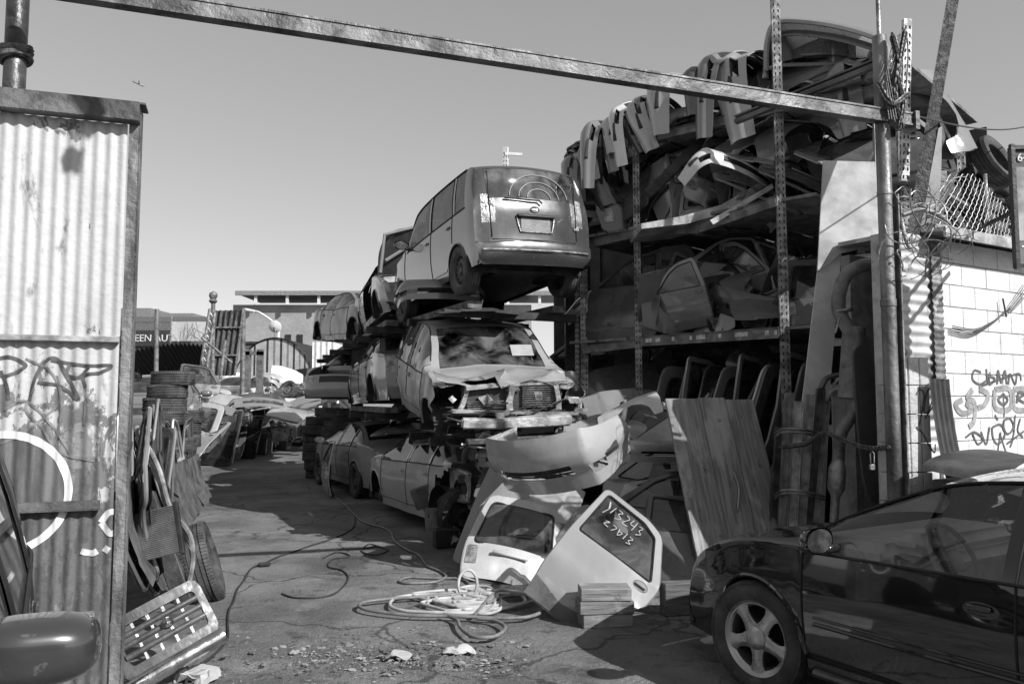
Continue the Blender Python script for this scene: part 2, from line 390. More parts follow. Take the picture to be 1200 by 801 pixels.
class Shell:
    def __init__(s, sp, dmg=0, seed=0):
        s.sp = sp; W = sp['wmax']; s.dmg = dmg; s.seed = seed
        pts = catmull([V((x, 0, z)) for x, z in sp['line']], 12); out = [pts[0]]; acc = 0
        for a, b in zip(pts, pts[1:]):
            acc += (b-a).length
            if acc > .045: out.append(b); acc = 0
        s.st = out; s.Lh = max(abs(out[0].x), max(p.x for p in out))
        s.rows = [s.section(p.x, p.z) for p in out]
    def wf(s, z, zb): r = max(0, min(1.15, (z-.25)/(zb-.2))); return 1-.075*max(0, .5-r)**1.6*2.2-.045*max(0, r-.55)**2*4
    def halfw(s, x, z):
        sp = s.sp; return sp['wmax']*hermite(sp['wid'], x)*s.wf(z, hermite(sp['belt'], x))
    def low(s, x):
        sp = s.sp; z = sp['sill']
        for xw in (sp['xf'], sp['xr']):
            d = abs(x-xw)
            if d < sp['R']: z = max(z, .32+math.sqrt(sp['R']**2-d*d))
        if abs(x) > max(abs(sp['xr']), sp['xf'])+sp['R']: z = max(z, sp['sill']+.02)
        return z
    def adj(s, x, y, z):
        sp = s.sp; Wm = sp['wmax']*.93
        k = max(0, min(1, (abs(x)-(s.Lh-.85))/.85)); k = k*k*(3-2*k)
        x2 = x-math.copysign(sp['bow']*(min(1, abs(y)/Wm))**3*k, x)
        p = V((x2, y, z))
        cr = sp.get('crush', 0)
        if cr and x > 1.0:
            q = min(1, (x-1.0)/.9)**1.5*cr; p += V(noise.noise_vector(p*2.6+V((9, 2, s.seed))))*q*1.6+V(noise.noise_vector(p*7+V((1, 2, s.seed))))*q*.6
        if s.dmg: p += V(noise.noise_vector(p*1.7+V((s.seed, 0, 0))))*s.dmg+V(noise.noise_vector(p*5+V((s.seed, 3, 0))))*s.dmg*.4
        return p
    def section(s, x, zt):
        sp = s.sp; bl = hermite(sp['belt'], x); g = max(0, min(1, (zt-bl-.06)/(sp['H']-bl-.06)))
        zb = min(bl, zt-.07); lo = min(s.low(x), zt-.05) if zt > .3 else min(s.low(x), zt); zb = max(zb, lo+.01)
        if zb > zt-.02: zb = lo+(zt-lo)*.6
        Wb = sp['wmax']*hermite(sp['wid'], x); crown = .035+.02*g
        cr = min(crown, (zt-zb)*.5); yt = Wb*.87*(1-g)+sp['roofw']*g
        if g <= 0: yt = Wb*.88
        pts = []
        for k in range(NS+1):
            z = lo+(zb-lo)*k/NS; pts.append((Wb*s.wf(z, bl), z))
        y0, z0 = pts[-1]; z1 = zt-cr
        for k in range(1, NG+1):
            t = k/NG; bul = math.sin(PI*t)*(.018+.03*(1-g))
            pts.append((y0+(yt-y0)*t+bul*.8, z0+(z1-z0)*t+bul*(.1+.6*(1-g))))
        for k in range(1, NT+1):
            y = yt*(1-k/NT); pts.append((y, z1+cr*(1-(y/yt)**2)))
        return pts
    def seam(s, x, y0k=0, y1k=NS+NG, off=.002):
        i = min(range(len(s.st)), key=lambda i: abs(s.st[i].x-x)+(10 if s.st[i].z < .7 else 0)); x = s.st[i].x
        return [(x, y+off, z) for (y, z) in s.rows[i][y0k:y1k+1]]
    def build(s, classify):
        parts = {}
        n = len(s.st)
        for i in range(n-1):
            for sg in (1, -1):
                for k in range(NS+NG+NT):
                    xm = (s.st[i].x+s.st[i+1].x)/2; a = s.rows[i][k]; b = s.rows[i][k+1]; c = s.rows[i+1][k]; d = s.rows[i+1][k+1]
                    ym = (a[0]+b[0]+c[0]+d[0])/4; zm = (a[1]+b[1]+c[1]+d[1])/4
                    zone = 'side' if k < NS else ('glass' if k < NS+NG else 'top')
                    nm = classify(zone, xm, ym, zm, k, sg, s.rows[i][NS][1], s.rows[i][-1][1])
                    if not nm: continue
                    parts.setdefault(nm, []).append([(i, k, sg), (i+1, k, sg), (i+1, k+1, sg), (i, k+1, sg)])
        res = {}
        for nm, fs in parts.items():
            bm = bmesh.new(); vd = {}
            def vert(key):
                i, k, sg = key
                if k == NS+NG+NT: sg = 1
                q = (i, k, sg)
                if q not in vd:
                    y, z = s.rows[i][k]; vd[q] = bm.verts.new(s.adj(s.st[i].x, y*sg, z))
                return vd[q]
            for f in fs:
                vv = [vert(q) for q in f]
                if f[0][2] < 0: vv.reverse()
                try: bm.faces.new(vv)
                except ValueError: pass
            bmesh.ops.remove_doubles(bm, verts=bm.verts[:], dist=.0005)
            res[nm] = bm
        return res
def classifier(sp, tail='sedan', cut=None):
    def c(zone, x, y, z, k, sg, zb, zt):
        if cut and cut(zone, x, y, z, k, sg, zb, zt): return None
        S = 'l' if sg > 0 else 'r'
        if zone == 'top':
            if sp['ws'][0] < x < sp['ws'][1] and k > NS+NG: return 'windshield'
            if sp['rw'][0] < x < sp['rw'][1] and k > NS+NG: return 'rear_window'
            if sp['hoodx'][0] < x < sp['hoodx'][1] and zt > sp['lampz'][1]: return 'hood'
            if x > 1.6 and sp['lampz'][0] < zt < sp['lampz'][1] and k < NS+NG+3: return 'headlight_'+S
            if x > 1.6 and sp['lampz'][0] < zt < sp['lampz'][1] and k > NS+NG+3: return 'grille'
            if sp['trunkx'][0] < x < sp['trunkx'][1] and k > NS+NG: return 'trunk_lid'
            if x < -1.6 and sp['tailz'][0] < zt < sp['tailz'][1] and k < NS+NG+3: return 'taillight_'+S
            if tail == 'boxy' and x < -1.8:
                if 1.13 < zt < 1.53 and k > NS+NG: return 'rear_window'
                if k < NS+NG+2 and .82 < zt < 1.2: return 'taillight_'+S
                if zt > .58 and k > NS+NG: return 'tailgate'
            if abs(x) > 1.7 and z < sp['bumpz']: return 'front_bumper' if x > 0 else 'rear_bumper'
            return 'body'
        if zone == 'glass' and zt-zb > .13:
            for i, (a, b) in enumerate(sp['wins']):
                if a < x < b: return 'window_%d_%s' % (i, S)
            if zt-zb > .2:
                for i, (a, b) in enumerate(sp['doors']):
                    if a < x < b: return 'door_%d_%s' % (i, S)
            return 'body'
        if zone in ('side', 'glass') and z > sp['sill']+.1:
            for i, (a, b) in enumerate(sp['doors']):
                if a < x < b and (zone == 'side' or zt-zb > .08): return 'door_%d_%s' % (i, S)
        if zone == 'side' and abs(x) > 1.75 and z < sp['bumpz']: return 'front_bumper' if x > 0 else 'rear_bumper'
        if zone == 'glass' and x > 1.95 and sp['lampz'][0] < zt < sp['lampz'][1]+.06: return 'headlight_'+S
        if zone == 'glass' and x < -1.95 and sp['tailz'][0] < zt: return 'taillight_'+S
        return 'body'
    return c
PARTNAME = {'windshield': 'windshield', 'rear_window': 'rear_window', 'hood': 'hood', 'grille': 'grille', 'trunk_lid': 'trunk_lid', 'tailgate': 'tailgate', 'front_bumper': 'front_bumper', 'rear_bumper': 'rear_bumper', 'body': 'body'}
def car(name, label, M, sp, mat, cat='car', tail='sedan', skip=(), wheels='alloy', glassm=None, dmg=0, seed=0, cut=None, mats=None, steer=0, interior=True, handles=True, group=None, mirrors=(1, -1), wheelset=None, hub=False, mirror_scale=1, seamv=.012, solid=0):
    """one car: an Empty with body, doors (> window, handle), glass, lamps, wheels (> tyre)"""
    root = thing(name, label, cat, None, group); mats = mats or {}; sh = Shell(sp, dmg, seed); res = sh.build(classifier(sp, tail, cut))
    g = glassm or glass(); obj = {}
    def skipped(k): return any(k.startswith(q) for q in skip)
    order = sorted(res, key=lambda k: k.startswith('window'))
    for k in order:
        bm = res[k]
        if skipped(k): bm.free(); continue
        base = k.split('_l')[0].split('_r')[0] if False else k
        par = root; nm = PARTNAME.get(k)
        if k.startswith('door'): nm = 'door'
        elif k.startswith('window'):
            nm = 'window'; i = int(k.split('_')[1]) - (len(sp['wins'])-len(sp['doors'])); S = k[-1]
            par = obj.get('door_%d_%s' % (i, S), root)
        elif k.startswith('headlight'): nm = 'headlight'
        elif k.startswith('taillight'): nm = 'taillight'
        m = mats.get(k) or mats.get(nm)
        if not m:
            m = g if nm in ('window', 'windshield', 'rear_window') else LAMP() if nm in ('headlight', 'taillight') else BLACK() if nm == 'grille' else mat
        if nm in ('window', 'windshield', 'rear_window'):
            for f in bm.faces: f.normal_update()
            for v in bm.verts: v.co.y *= .992; v.co.z -= .004 if nm != 'window' else 0
        if nm in ('body', 'door', 'hood', 'tailgate', 'front_bumper', 'trunk_lid') and solid:
            bmesh.ops.recalc_face_normals(bm, faces=bm.faces); bmesh.ops.solidify(bm, geom=bm.faces[:], thickness=solid)
        obj[k] = link_mesh(nm, bm, m, par, 38)
    body = obj['body']
    # seams: dark gaps round the doors, hood and trunk, rubber round the glass
    bm = bmesh.new()
    for sg in (1, -1):
        S = 'l' if sg > 0 else 'r'
        xsd = sorted(set(sum(([a, b] for a, b in sp['doors']), [])))
        for x in xsd:
            if skipped('door'): continue
            pts = [sh.adj(p[0], p[1]*sg, p[2]) for p in sh.seam(x, 1, NS+NG) if p[2] > sp['sill']+.1 and sh.low(p[0]) < p[2]+.01]
            if len(pts) > 2: tube(bm, pts, .0055, 5)
        a, b = xsd[0], xsd[-1]
        rows = [i for i in range(len(sh.st)) if a <= sh.st[i].x <= b and sh.st[i].z > .85]
        if not skipped('door'): tube(bm, [sh.adj(sh.st[i].x, sg*(sh.halfw(sh.st[i].x, sp['sill']+.12)+.002), max(sp['sill']+.12, sh.low(sh.st[i].x)+.03)) for i in rows], .005, 5)
        gr = [i for i in range(len(sh.st)) if sh.st[i].z-hermite(sp['belt'], sh.st[i].x) > .13 and sp['wins'][0][0] < sh.st[i].x < sp['wins'][-1][1]+.1]
        tube(bm, [sh.adj(sh.st[i].x, sg*(sh.rows[i][NS][0]+.003), sh.rows[i][NS][1]) for i in gr], .009, 6)
        tube(bm, [sh.adj(sh.st[i].x, sg*(sh.rows[i][NS+NG][0]+.003), sh.rows[i][NS+NG][1]) for i in gr], .008, 6)
        if sp['hoodx'][0] > 0 and not skipped('hood'):
            hr = [i for i in range(len(sh.st)) if sp['hoodx'][0] <= sh.st[i].x <= sp['hoodx'][1] and sh.st[i].z > sp['lampz'][1]]
            tube(bm, [sh.adj(sh.st[i].x, sg*sh.rows[i][NS+NG][0], sh.rows[i][NS+NG][1]+.001) for i in hr], .0045, 5)
            for i in (hr[-1],): 
                if sg > 0: tube(bm, [sh.adj(sh.st[i].x, q*y, z+.001) for q in (1, -1) for (y, z) in (sh.rows[i][NS+NG:] if q > 0 else sh.rows[i][NS+NG:][::-1])], .0045, 5)
    link_mesh('trim', bm, plain('rubber_seam', seamv, .6, 0, .3, 6, 0), body, 40)
    # wheel wells and floor
    bm = bmesh.new(); W = sp['wmax']
    box(bm, ((sp['line'][0][0]+sp['line'][-1][0])/2*0, 0, sp['sill']+.06), (sp['L']-.9, W*1.7, .08))
    for xw in (sp['xf'], sp['xr']):
        for sg in (1, -1):
            pts = [(xw+(sp['R']+.0)*math.cos(t), .32+(sp['R']+.0)*math.sin(t)) for t in [PI*q/12 for q in range(-1, 14)]]
            a = [bm.verts.new((x, sg*(sh.halfw(x, .6)-.012), z)) for x, z in pts]; b = [bm.verts.new((x, sg*.5*W, z)) for x, z in pts]
            for q in range(len(pts)-1): bm.faces.new((a[q], a[q+1], b[q+1], b[q]))
            bm.faces.new(b)
    link_mesh('underbody', bm, DARK(), root, 30)
    # wheel arch lips
    for xw in (sp['xf'], sp['xr']):
        for sg in (1, -1):
            bm = bmesh.new()
            if cut and cut('side', xw, W, .32+sp['R']+.02, NS-2, sg, .9, 1.0): bm.free(); continue
            tube(bm, [sh.adj(xw+sp['R']*math.cos(t), sg*(sh.halfw(xw+sp['R']*math.cos(t), .32+sp['R']*math.sin(t))-.004), .32+sp['R']*math.sin(t)) for t in [R_(q) for q in range(0, 181, 10)]], .014, 6)
            link_mesh('arch_lip', bm, mats.get('arch') or mat, body, 40)
    if wheels:
        for (xw, sg) in (wheelset or [(sp['xf'], 1), (sp['xf'], -1), (sp['xr'], 1), (sp['xr'], -1)]):
            add_wheel(root, xw, sg*(W-.115), .32, .32, .2, wheels, sg, steer if xw > 0 else 0)
    if hub:
        bm = bmesh.new()
        for xw in (sp['xf'], sp['xr']):
            for sg in (1, -1):
                lathe(bm, [(.14, sg*(W-.2)), (.14, sg*(W-.18)), (.06, sg*(W-.18)), (.06, sg*(W-.13)), (0, sg*(W-.13))], 24, M=Matrix.Translation((xw, 0, .32)))
                tube(bm, [(xw, 0, .34), (xw, sg*(W-.2), .32)], .04, 8); tube(bm, [(xw, sg*(W-.3), .36), (xw, sg*(W-.34), .75)], .05, 10)
        link_mesh('brake_disc', bm, RUST(), root, 40)
    if handles and not skipped('door'):
        for i, (a, b) in enumerate(sp['doors']):
            for sg in (1, -1):
                x = a+.14; z = hermite(sp['belt'], x)-.13; y = sh.halfw(x, z); d = obj.get('door_%d_%s' % (i, 'l' if sg > 0 else 'r'))
                if not d: continue
                bm = bmesh.new(); lathe(bm, [(.058, 0), (.058, .004*sg), (.045, .004*sg), (.042, -.012*sg), (0, -.014*sg)], 24, M=Matrix.Translation((x, sg*(y+.001), z)) @ Matrix.Diagonal((1.45, 1, .62, 1)))
                box(bm, (x+.005, sg*(y+.016), z+.008), (.11, .014, .026), bev=.005)
                link_mesh('handle', bm, mats.get('handle') or mat, d, 40)
    for sg in mirrors:
        x = sp['doors'][-1][1]-.17; z = hermite(sp['belt'], x)+.09; y = sh.halfw(x, z-.1); ms = mirror_scale
        bm = grid_bm(24, 14, lambda u, v: V((x+.0+(-.05+.105*math.sin(PI*v))*ms*(1 if True else 1), sg*(y+.12*ms+.115*ms*math.copysign(abs(math.cos(2*PI*u))**.7, math.cos(2*PI*u))*(math.sin(PI*v*.5+PI/2*.0) if v < 1 else 1)*(1 if v > 0 else 0)), z+.072*ms*math.copysign(abs(math.sin(2*PI*u))**.75, math.sin(2*PI*u))*math.sin(PI*v*.5))) if False else V((x+.09*ms*math.cos(PI/2*v)-.03*ms, sg*(y+.125*ms+.115*ms*math.copysign(abs(math.cos(2*PI*u))**.75, math.cos(2*PI*u))*math.sin(PI/2*v)**.8), z+.07*ms*math.copysign(abs(math.sin(2*PI*u))**.8, math.sin(2*PI*u))*math.sin(PI/2*v)**.8)))
        box(bm, (x, sg*(y-.0), z-.05*ms), (.08, .12, .045), bev=.012)
        mi = link_mesh('mirror', bm, mats.get('mirror') or mat, root, 45)
        bm = bmesh.new(); lathe(bm, [(.0, 0), (.5, 0), (.5, .006), (0, .006)], 28, 'X', Matrix.Translation((x-.034*ms, sg*(y+.125*ms), z)) @ Matrix.Diagonal((1, .205*ms, .125*ms, 1)))
        link_mesh('mirror_glass', bm, CHROME(), mi, 30)
    if interior:
        im = plain('seat_cloth', .32, .9, 0, .25, 10, .3)
        bm = bmesh.new()
        for sg in (1, -1):
            box(bm, (-.05, sg*.36, .5), (.5, .48, .2), bev=.05)
            box(bm, (-.33, sg*.36, .82), (.16, .46, .62), Matrix.Rotation(R_(-14), 4, 'Y'), bev=.05)
            box(bm, (-.43, sg*.36, 1.17), (.09, .24, .16), Matrix.Rotation(R_(-10), 4, 'Y'), bev=.03)
        box(bm, (-.95, 0, .5), (.5, 1.2, .2), bev=.05); box(bm, (-1.2, 0, .8), (.16, 1.2, .5), Matrix.Rotation(R_(-18), 4, 'Y'), bev=.05)
        link_mesh('seats', bm, im, root, 50)
        bm = bmesh.new(); box(bm, (.82, 0, sp['belt'][1][1]-.06), (.5, W*1.55, .16), bev=.05); box(bm, (.6, 0, .72), (.2, W*1.5, .3), bev=.05)
        box(bm, (.55, .36, sp['belt'][1][1]+.02), (.22, .4, .12), bev=.05)
        link_mesh('dashboard', bm, plain('dash_plastic', .42, .7, 0, .2, 6, .2), root, 50)
        bm = bmesh.new(); Mw = Matrix.Translation((.40, .36, .88)) @ Matrix.Rotation(R_(-62), 4, 'Y')
        tube(bm, [Mw @ V((.185*math.cos(t), .185*math.sin(t), 0)) for t in [2*PI*q/32 for q in range(32)]], .014, 8, True)
        for t in (0, PI, PI*.5): bar(bm, Mw @ V((.18*math.cos(t), .18*math.sin(t), 0)), Mw @ V((0, 0, -.02)), .05, .02)
        box(bm, Mw @ V((0, 0, -.015)), (.05, .14, .14), Matrix.Rotation(R_(-62+90), 4, 'Y'), bev=.01)
        link_mesh('steering_wheel', bm, plain('wheel_plastic', .2, .5), root, 50)
    root.matrix_world = M
    return root, sh, obj
def carM(x, y, z, hx, hy, pitch=0, roll=0):
    return Matrix.Translation((x, y, z)) @ Matrix.Rotation(math.atan2(hy, hx), 4, 'Z') @ Matrix.Rotation(R_(pitch), 4, 'Y') @ Matrix.Rotation(R_(roll), 4, 'X')
# ------------------------------------------------------------------ ground
def make_ground():
    xs = [-400, -150, -60, -30, -18]+[-12+.11*i for i in range(190)]+[9.5, 12, 20, 40, 120, 400]
    ys = [-60, -20, -6, -1]+[2+.05*i for i in range(160)]+[10+.14*i for i in range(160)]+[34, 40, 60, 90, 150, 300, 900]
    bm = bmesh.new(); gv = []
    for y in ys:
        row = []
        for x in xs:
            z = 0
            if -12 <= x <= 9 and 0 < y < 33:
                p = V((x, y, 0)); z = .02*noise.noise(p*.5)+.012*noise.noise(p*2.2)
                rut = math.exp(-((y-5.6-.06*x)/.35)**2)*(1 if -2.5 < x < .2 else 0)       # broken strip of ground in front
                if rut > .02: z += rut*(.035*noise.noise(p*7)+.05*noise.noise(p*15)-.03)
                if y < 5.2: z += .006*noise.noise(p*30)
            row.append(bm.verts.new((x, y, z)))
        gv.append(row)
    for j in range(len(ys)-1):
        for i in range(len(xs)-1): bm.faces.new((gv[j][i], gv[j][i+1], gv[j+1][i+1], gv[j+1][i]))
    m, t, b, o = newmat('yard_ground'); co = coords(t, False)
    c = mixc(t, noise_fac(t, co, .8, .3, .7, 8, .3), .13, .32)
    c = mixc(t, mul(t, noise_fac(t, co, 35, .45, .75, 4), .5), c, .33)
    c = mixc(t, mul(t, noise_fac(t, co, 60, .6, .68, 3), .7), c, .08)
    c = mixc(t, mul(t, noise_fac(t, co, .45, .5, .68, 7, .8), .55), c, .07)     # old oil stains
    c = mixc(t, mul(t, noise_fac(t, co, 2.2, .55, .68, 8, .7), .7), c, .05)
    c = mixc(t, mul(t, noise_fac(t, co, 6.5, .60, .66, 6, 1.2), .55), c, .07)
    c = mixc(t, mul(t, noise_fac(t, co, 1.1, .56, .60, 6, .4), .35), c, .38)
    vo = nn(t, 'ShaderNodeTexVoronoi', feature='DISTANCE_TO_EDGE'); vo.inputs['Scale'].default_value = .55; wn = nn(t, 'ShaderNodeTexNoise'); wn.inputs['Scale'].default_value = 2.5; wn.inputs['Detail'].default_value = 6; t.links.new(co, wn.inputs[0]); va = nn(t, 'ShaderNodeVectorMath', operation='MULTIPLY_ADD'); va.inputs[1].default_value = (.5, .5, .5); t.links.new(wn.outputs[1], va.inputs[0]); t.links.new(co, va.inputs[2]); t.links.new(va.outputs[0], vo.inputs[0])
    ck = nn(t, 'ShaderNodeMapRange'); ck.inputs[1].default_value = .004; ck.inputs[2].default_value = .012; ck.inputs[3].default_value = .75; ck.inputs[4].default_value = 0; t.links.new(vo.outputs['Distance'], ck.inputs[0]); c = mixc(t, ck.outputs[0], c, .04)
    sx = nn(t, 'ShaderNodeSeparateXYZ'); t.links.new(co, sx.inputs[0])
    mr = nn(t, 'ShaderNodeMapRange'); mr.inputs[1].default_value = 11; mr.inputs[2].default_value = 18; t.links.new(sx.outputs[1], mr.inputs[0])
    c = mixc(t, mul(t, mr.outputs[0], .45), c, .11)                            # far aisle darkened: oil, plus its shade painted into the colour
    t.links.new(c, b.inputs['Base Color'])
    t.links.new(val(t, .95, .6, noise_fac(t, co, .45, .5, .68, 7, .8)), b.inputs['Roughness'])
    h1 = noise_fac(t, co, 24, .2, .8, 8, 0, None, .7); h2 = noise_fac(t, co, 90, .3, .8, 3)
    ad = nn(t, 'ShaderNodeMath', operation='MULTIPLY_ADD'); t.links.new(h2, ad.inputs[0]); ad.inputs[1].default_value = .35; t.links.new(h1, ad.inputs[2])
    bump(t, b, ad.outputs[0], 1.0, .028)
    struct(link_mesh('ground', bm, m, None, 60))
make_ground()
# ------------------------------------------------------------------ helpers for tracing on real planes
def ray(px, py):
    cx = (px-600)/F; cy = (400.5-py)/F
    return V((cx, math.cos(TH)-cy*math.sin(TH), math.sin(TH)+cy*math.cos(TH)))
def onplane(px, py, p0, n):
    d = ray(px, py); e = V((0, 0, EYE)); return e+d*((V(p0)-e).dot(n)/d.dot(n))
def ribbon(bm, pts, w, fn=None, n=None):
    """flat painted stroke along pts; n = surface normal"""
    pts = [V(p) for p in pts]; rows = []; m = max(1, int(w/.006)) if fn else 1
    for i, p in enumerate(pts):
        d = (pts[min(i+1, len(pts)-1)]-pts[max(i-1, 0)]).normalized(); s = d.cross(n).normalized()*(w/2)*(1+.12*noise.noise(p*14))
        rows.append([bm.verts.new(fn(p+s*(1-2*k/m)) if fn else p+s*(1-2*k/m)) for k in range(m+1)])
    for i in range(len(pts)-1):
        for k in range(m): bm.faces.new((rows[i][k], rows[i+1][k], rows[i+1][k+1], rows[i][k+1]))
def text_obj(s, size, mat, M, parent=None, ext=.0015, name='lettering', align='LEFT'):
    c = bpy.data.curves.new(name, 'FONT'); c.body = s; c.size = size; c.extrude = ext; c.align_x = align
    o = bpy.data.objects.new(name, c); COL.objects.link(o); dg = bpy.context.evaluated_depsgraph_get(); dg.update()
    me = bpy.data.meshes.new_from_object(o.evaluated_get(dg)); bpy.data.objects.remove(o)
    me.transform(Matrix.Rotation(PI/2, 4, 'X')); me.materials.clear(); me.materials.append(mat)
    o = bpy.data.objects.new(name, me); COL.objects.link(o)
    if parent: o.parent = parent
    o.matrix_world = M; return o
UZ = V((0, 0, 1))
# ------------------------------------------------------------------ gate leaf of corrugated sheet
GR = V((-2.30, 4.66, 0)); GU = V((-.948, -.318, 0)).normalized(); GN = V((.318, -.948, 0)).normalized()
def corr(s, amp=.0068, pitch=.068): return amp*math.sin(2*PI*s/pitch)
def gate_paint():
    m, t, b, o = newmat('peeling_white_paint'); co = coords(t, False)
    sx = nn(t, 'ShaderNodeSeparateXYZ'); t.links.new(co, sx.inputs[0])
    hgt = nn(t, 'ShaderNodeMapRange'); hgt.inputs[1].default_value = 2.2; hgt.inputs[2].default_value = .9; hgt.inputs[3].default_value = -.06; hgt.inputs[4].default_value = .42; t.links.new(sx.outputs[2], hgt.inputs[0])
    def wear(scale, stretch, th, wd, k):
        n = nn(t, 'ShaderNodeTexNoise'); n.inputs['Scale'].default_value = scale; n.inputs['Detail'].default_value = 8; n.inputs['Roughness'].default_value = .68; n.inputs['Distortion'].default_value = .3
        mp = nn(t, 'ShaderNodeMapping'); mp.inputs['Scale'].default_value = stretch; t.links.new(co, mp.inputs[0]); t.links.new(mp.outputs[0], n.inputs[0])
        a = nn(t, 'ShaderNodeMath', operation='MULTIPLY_ADD'); t.links.new(hgt.outputs[0], a.inputs[0]); a.inputs[1].default_value = k; t.links.new(n.outputs[0], a.inputs[2])
        r = nn(t, 'ShaderNodeMapRange'); r.inputs[1].default_value = th; r.inputs[2].default_value = th+wd; t.links.new(a.outputs[0], r.inputs[0]); return r.outputs[0]
    c = mixc(t, noise_fac(t, co, 3, .3, .7, 5, 0, (1, 1, .4)), .37, .48)
    c = mixc(t, mul(t, wear(2.2, (1.5, 1.5, .5), .60, .05, .55), .85), c, .13)
    c = mixc(t, mul(t, wear(5, (1, 1, .7), .60, .02, .5), .9), c, .10)
    c = mixc(t, mul(t, wear(9, (1.5, 1.5, .6), .66, .03, .4), .9), c, .07)
    c = mixc(t, mul(t, noise_fac(t, co, 14, .55, .8, 5, .2, (3, 3, .25)), .35), c, .2)
    t.links.new(c, b.inputs['Base Color']); b.inputs['Roughness'].default_value = .6
    bump(t, b, noise_fac(t, co, 18, .3, .7, 5), .25, .008); return m
gate = thing('corrugated_gate', 'tall corrugated metal gate leaf with peeling white paint and sprayed white ring', 'gate', GR)
def gsheet(z0, z1, L=3.2, off=0.0):
    n = int(L/.0085)
    return grid_bm(n, 14, lambda u, v: GU*(u*L)+GN*(corr(u*L)+off)+UZ*(z0+(z1-z0)*v))
GM = gate_paint()
a = link_mesh('upper_sheet', gsheet(2.13, 3.40, 3.2, .012), GM, gate, 80)
b_ = link_mesh('lower_sheet', gsheet(.05, 2.10, 3.2), GM, gate, 80)
fr = plain('gate_frame_paint', .075, .55, .2, .5, 6, .4, spots=.4, spotv=.22)
def gpart(name, fn, mat): bm = bmesh.new(); fn(bm); return link_mesh(name, bm, mat, gate, 30)
gpart('edge_post', lambda bm: (box(bm, -GU*.04+GN*.02+UZ*1.75, (.06, .01, 3.5), Matrix.Rotation(math.atan2(-GU.y, -GU.x), 4, 'Z')), box(bm, -GU*.066-GN*.03+UZ*1.75, (.01, .11, 3.5), Matrix.Rotation(math.atan2(-GU.y, -GU.x), 4, 'Z'))), plain('edge_paint', .17, .6, .2, .6, 7, .5, spots=.6, spotv=.04, stretch=(1, 1, .35)))
RZ = Matrix.Rotation(math.atan2(-GU.y, -GU.x), 4, 'Z')
gpart('top_rail', lambda bm: (box(bm, GU*1.58+GN*.055+UZ*3.46, (3.3, .085, .12), RZ, bev=.006), box(bm, GU*1.58+GN*.0+UZ*3.515, (3.36, .16, .012), RZ)), fr)
gpart('middle_rail', lambda bm: box(bm, GU*1.6+GN*.03+UZ*2.11, (3.2, .035, .035), RZ, bev=.004), plain('rail_paint', .3, .6, .1, .5, 8, .3, spots=.5, spotv=.06))
gpart('lower_rail', lambda bm: (box(bm, GU*1.62+GN*.022+UZ*1.165, (3.1, .012, .05), RZ), box(bm, GU*1.62+GN*.04+UZ*1.14, (3.1, .03, .008), RZ)), fr)
gpart('back_frame', lambda bm: (box(bm, GU*1.6-GN*.06+UZ*1.2, (3.2, .05, .05), RZ), box(bm, GU*.05-GN*.06+UZ*1.7, (.05, .05, 3.4), RZ)), fr)
gsurf = lambda off: (lambda p: (lambda s, z: GU*s+GN*(corr(s)+off)+UZ*z)((p-GR).dot(GU), p.z))
def gplane(px, py): return onplane(px, py, GR+GN*.01, GN)
def subdiv(pts, d):
    out = [V(pts[0])]
    for a, b in zip(pts, pts[1:]):
        a = V(a); b = V(b); n = max(1, int((b-a).length/d))
        out += [a+(b-a)*(k+1)/n for k in range(n)]
    return out
def spray(strokes, w, mat, surf=gsurf(.006), plane=gplane, nrm=GN, parent=gate, closed=False, name='graffiti'):
    for st in strokes:
        pts = subdiv(catmull([plane(*p) for p in st], 8, closed)+([plane(*st[0])] if closed else []), .006)
        bm = bmesh.new()
        if closed == 'disc': pass
        ribbon(bm, pts, w, surf, nrm); link_mesh(name, bm, mat, parent, 80)
sprayw = plain('sprayed_white', .72, .6, 0, .1, 20, 0); sprayk = plain('sprayed_black', .07, .6, 0, .4, 20, 0); sprayg = plain('sprayed_grey', .17, .65, 0, .3, 14, 0)
cx_, cy_, rr_ = 3, 578, 77
# dark patch inside the ring, then the ring itself
c0 = gplane(cx_, cy_); rad = (gplane(cx_+rr_, cy_)-c0).length
bm = grid_bm(120, 40, lambda u, v: (lambda s, z: GU*s+GN*(corr(s)+.003)+UZ*z)((c0-GR).dot(GU)+rad*.97*(2*u-1), c0.z+rad*.97*math.sqrt(max(0, 1-(2*u-1)**2))*(2*v-1)))
link_mesh('dark_patch', bm, plain('bare_rust_patch', .10, .7, 0, .45, 5, .2, stretch=(2.5, 2.5, .4)), gate, 80)
pts = [c0+GU*rad*math.cos(t)+UZ*rad*math.sin(t) for t in [2*PI*k/260 for k in range(261)]]
bm = bmesh.new(); ribbon(bm, pts, .042, gsurf(.0065), GN); link_mesh('white_ring', bm, sprayw, gate, 80)
spray([[(-8, 422), (10, 418), (30, 428), (8, 440), (-6, 438)], [(0, 434), (8, 452), (10, 468)], [(34, 470), (40, 446), (52, 424), (66, 420), (78, 440), (92, 468), (70, 452), (44, 448)],
       [(60, 422), (100, 428), (130, 428), (118, 436), (98, 440), (100, 454)], [(83, 424), (78, 438), (92, 442), (104, 430)]], .018, sprayk)
spray([[(100, 470), (98, 498)], [(30, 420), (60, 436), (72, 470), (68, 505), (60, 525)], [(5, 480), (30, 470), (62, 500), (84, 535)], [(0, 520), (30, 505), (70, 470), (66, 440)], [(40, 455), (30, 480), (48, 500), (70, 530), (110, 540)]], .013, sprayg)
spray([[(-5, 372), (8, 350), (14, 338), (20, 352), (34, 350), (38, 368), (58, 386), (30, 380), (6, 378)], [(0, 352), (20, 366), (60, 386)]], .02, sprayw)
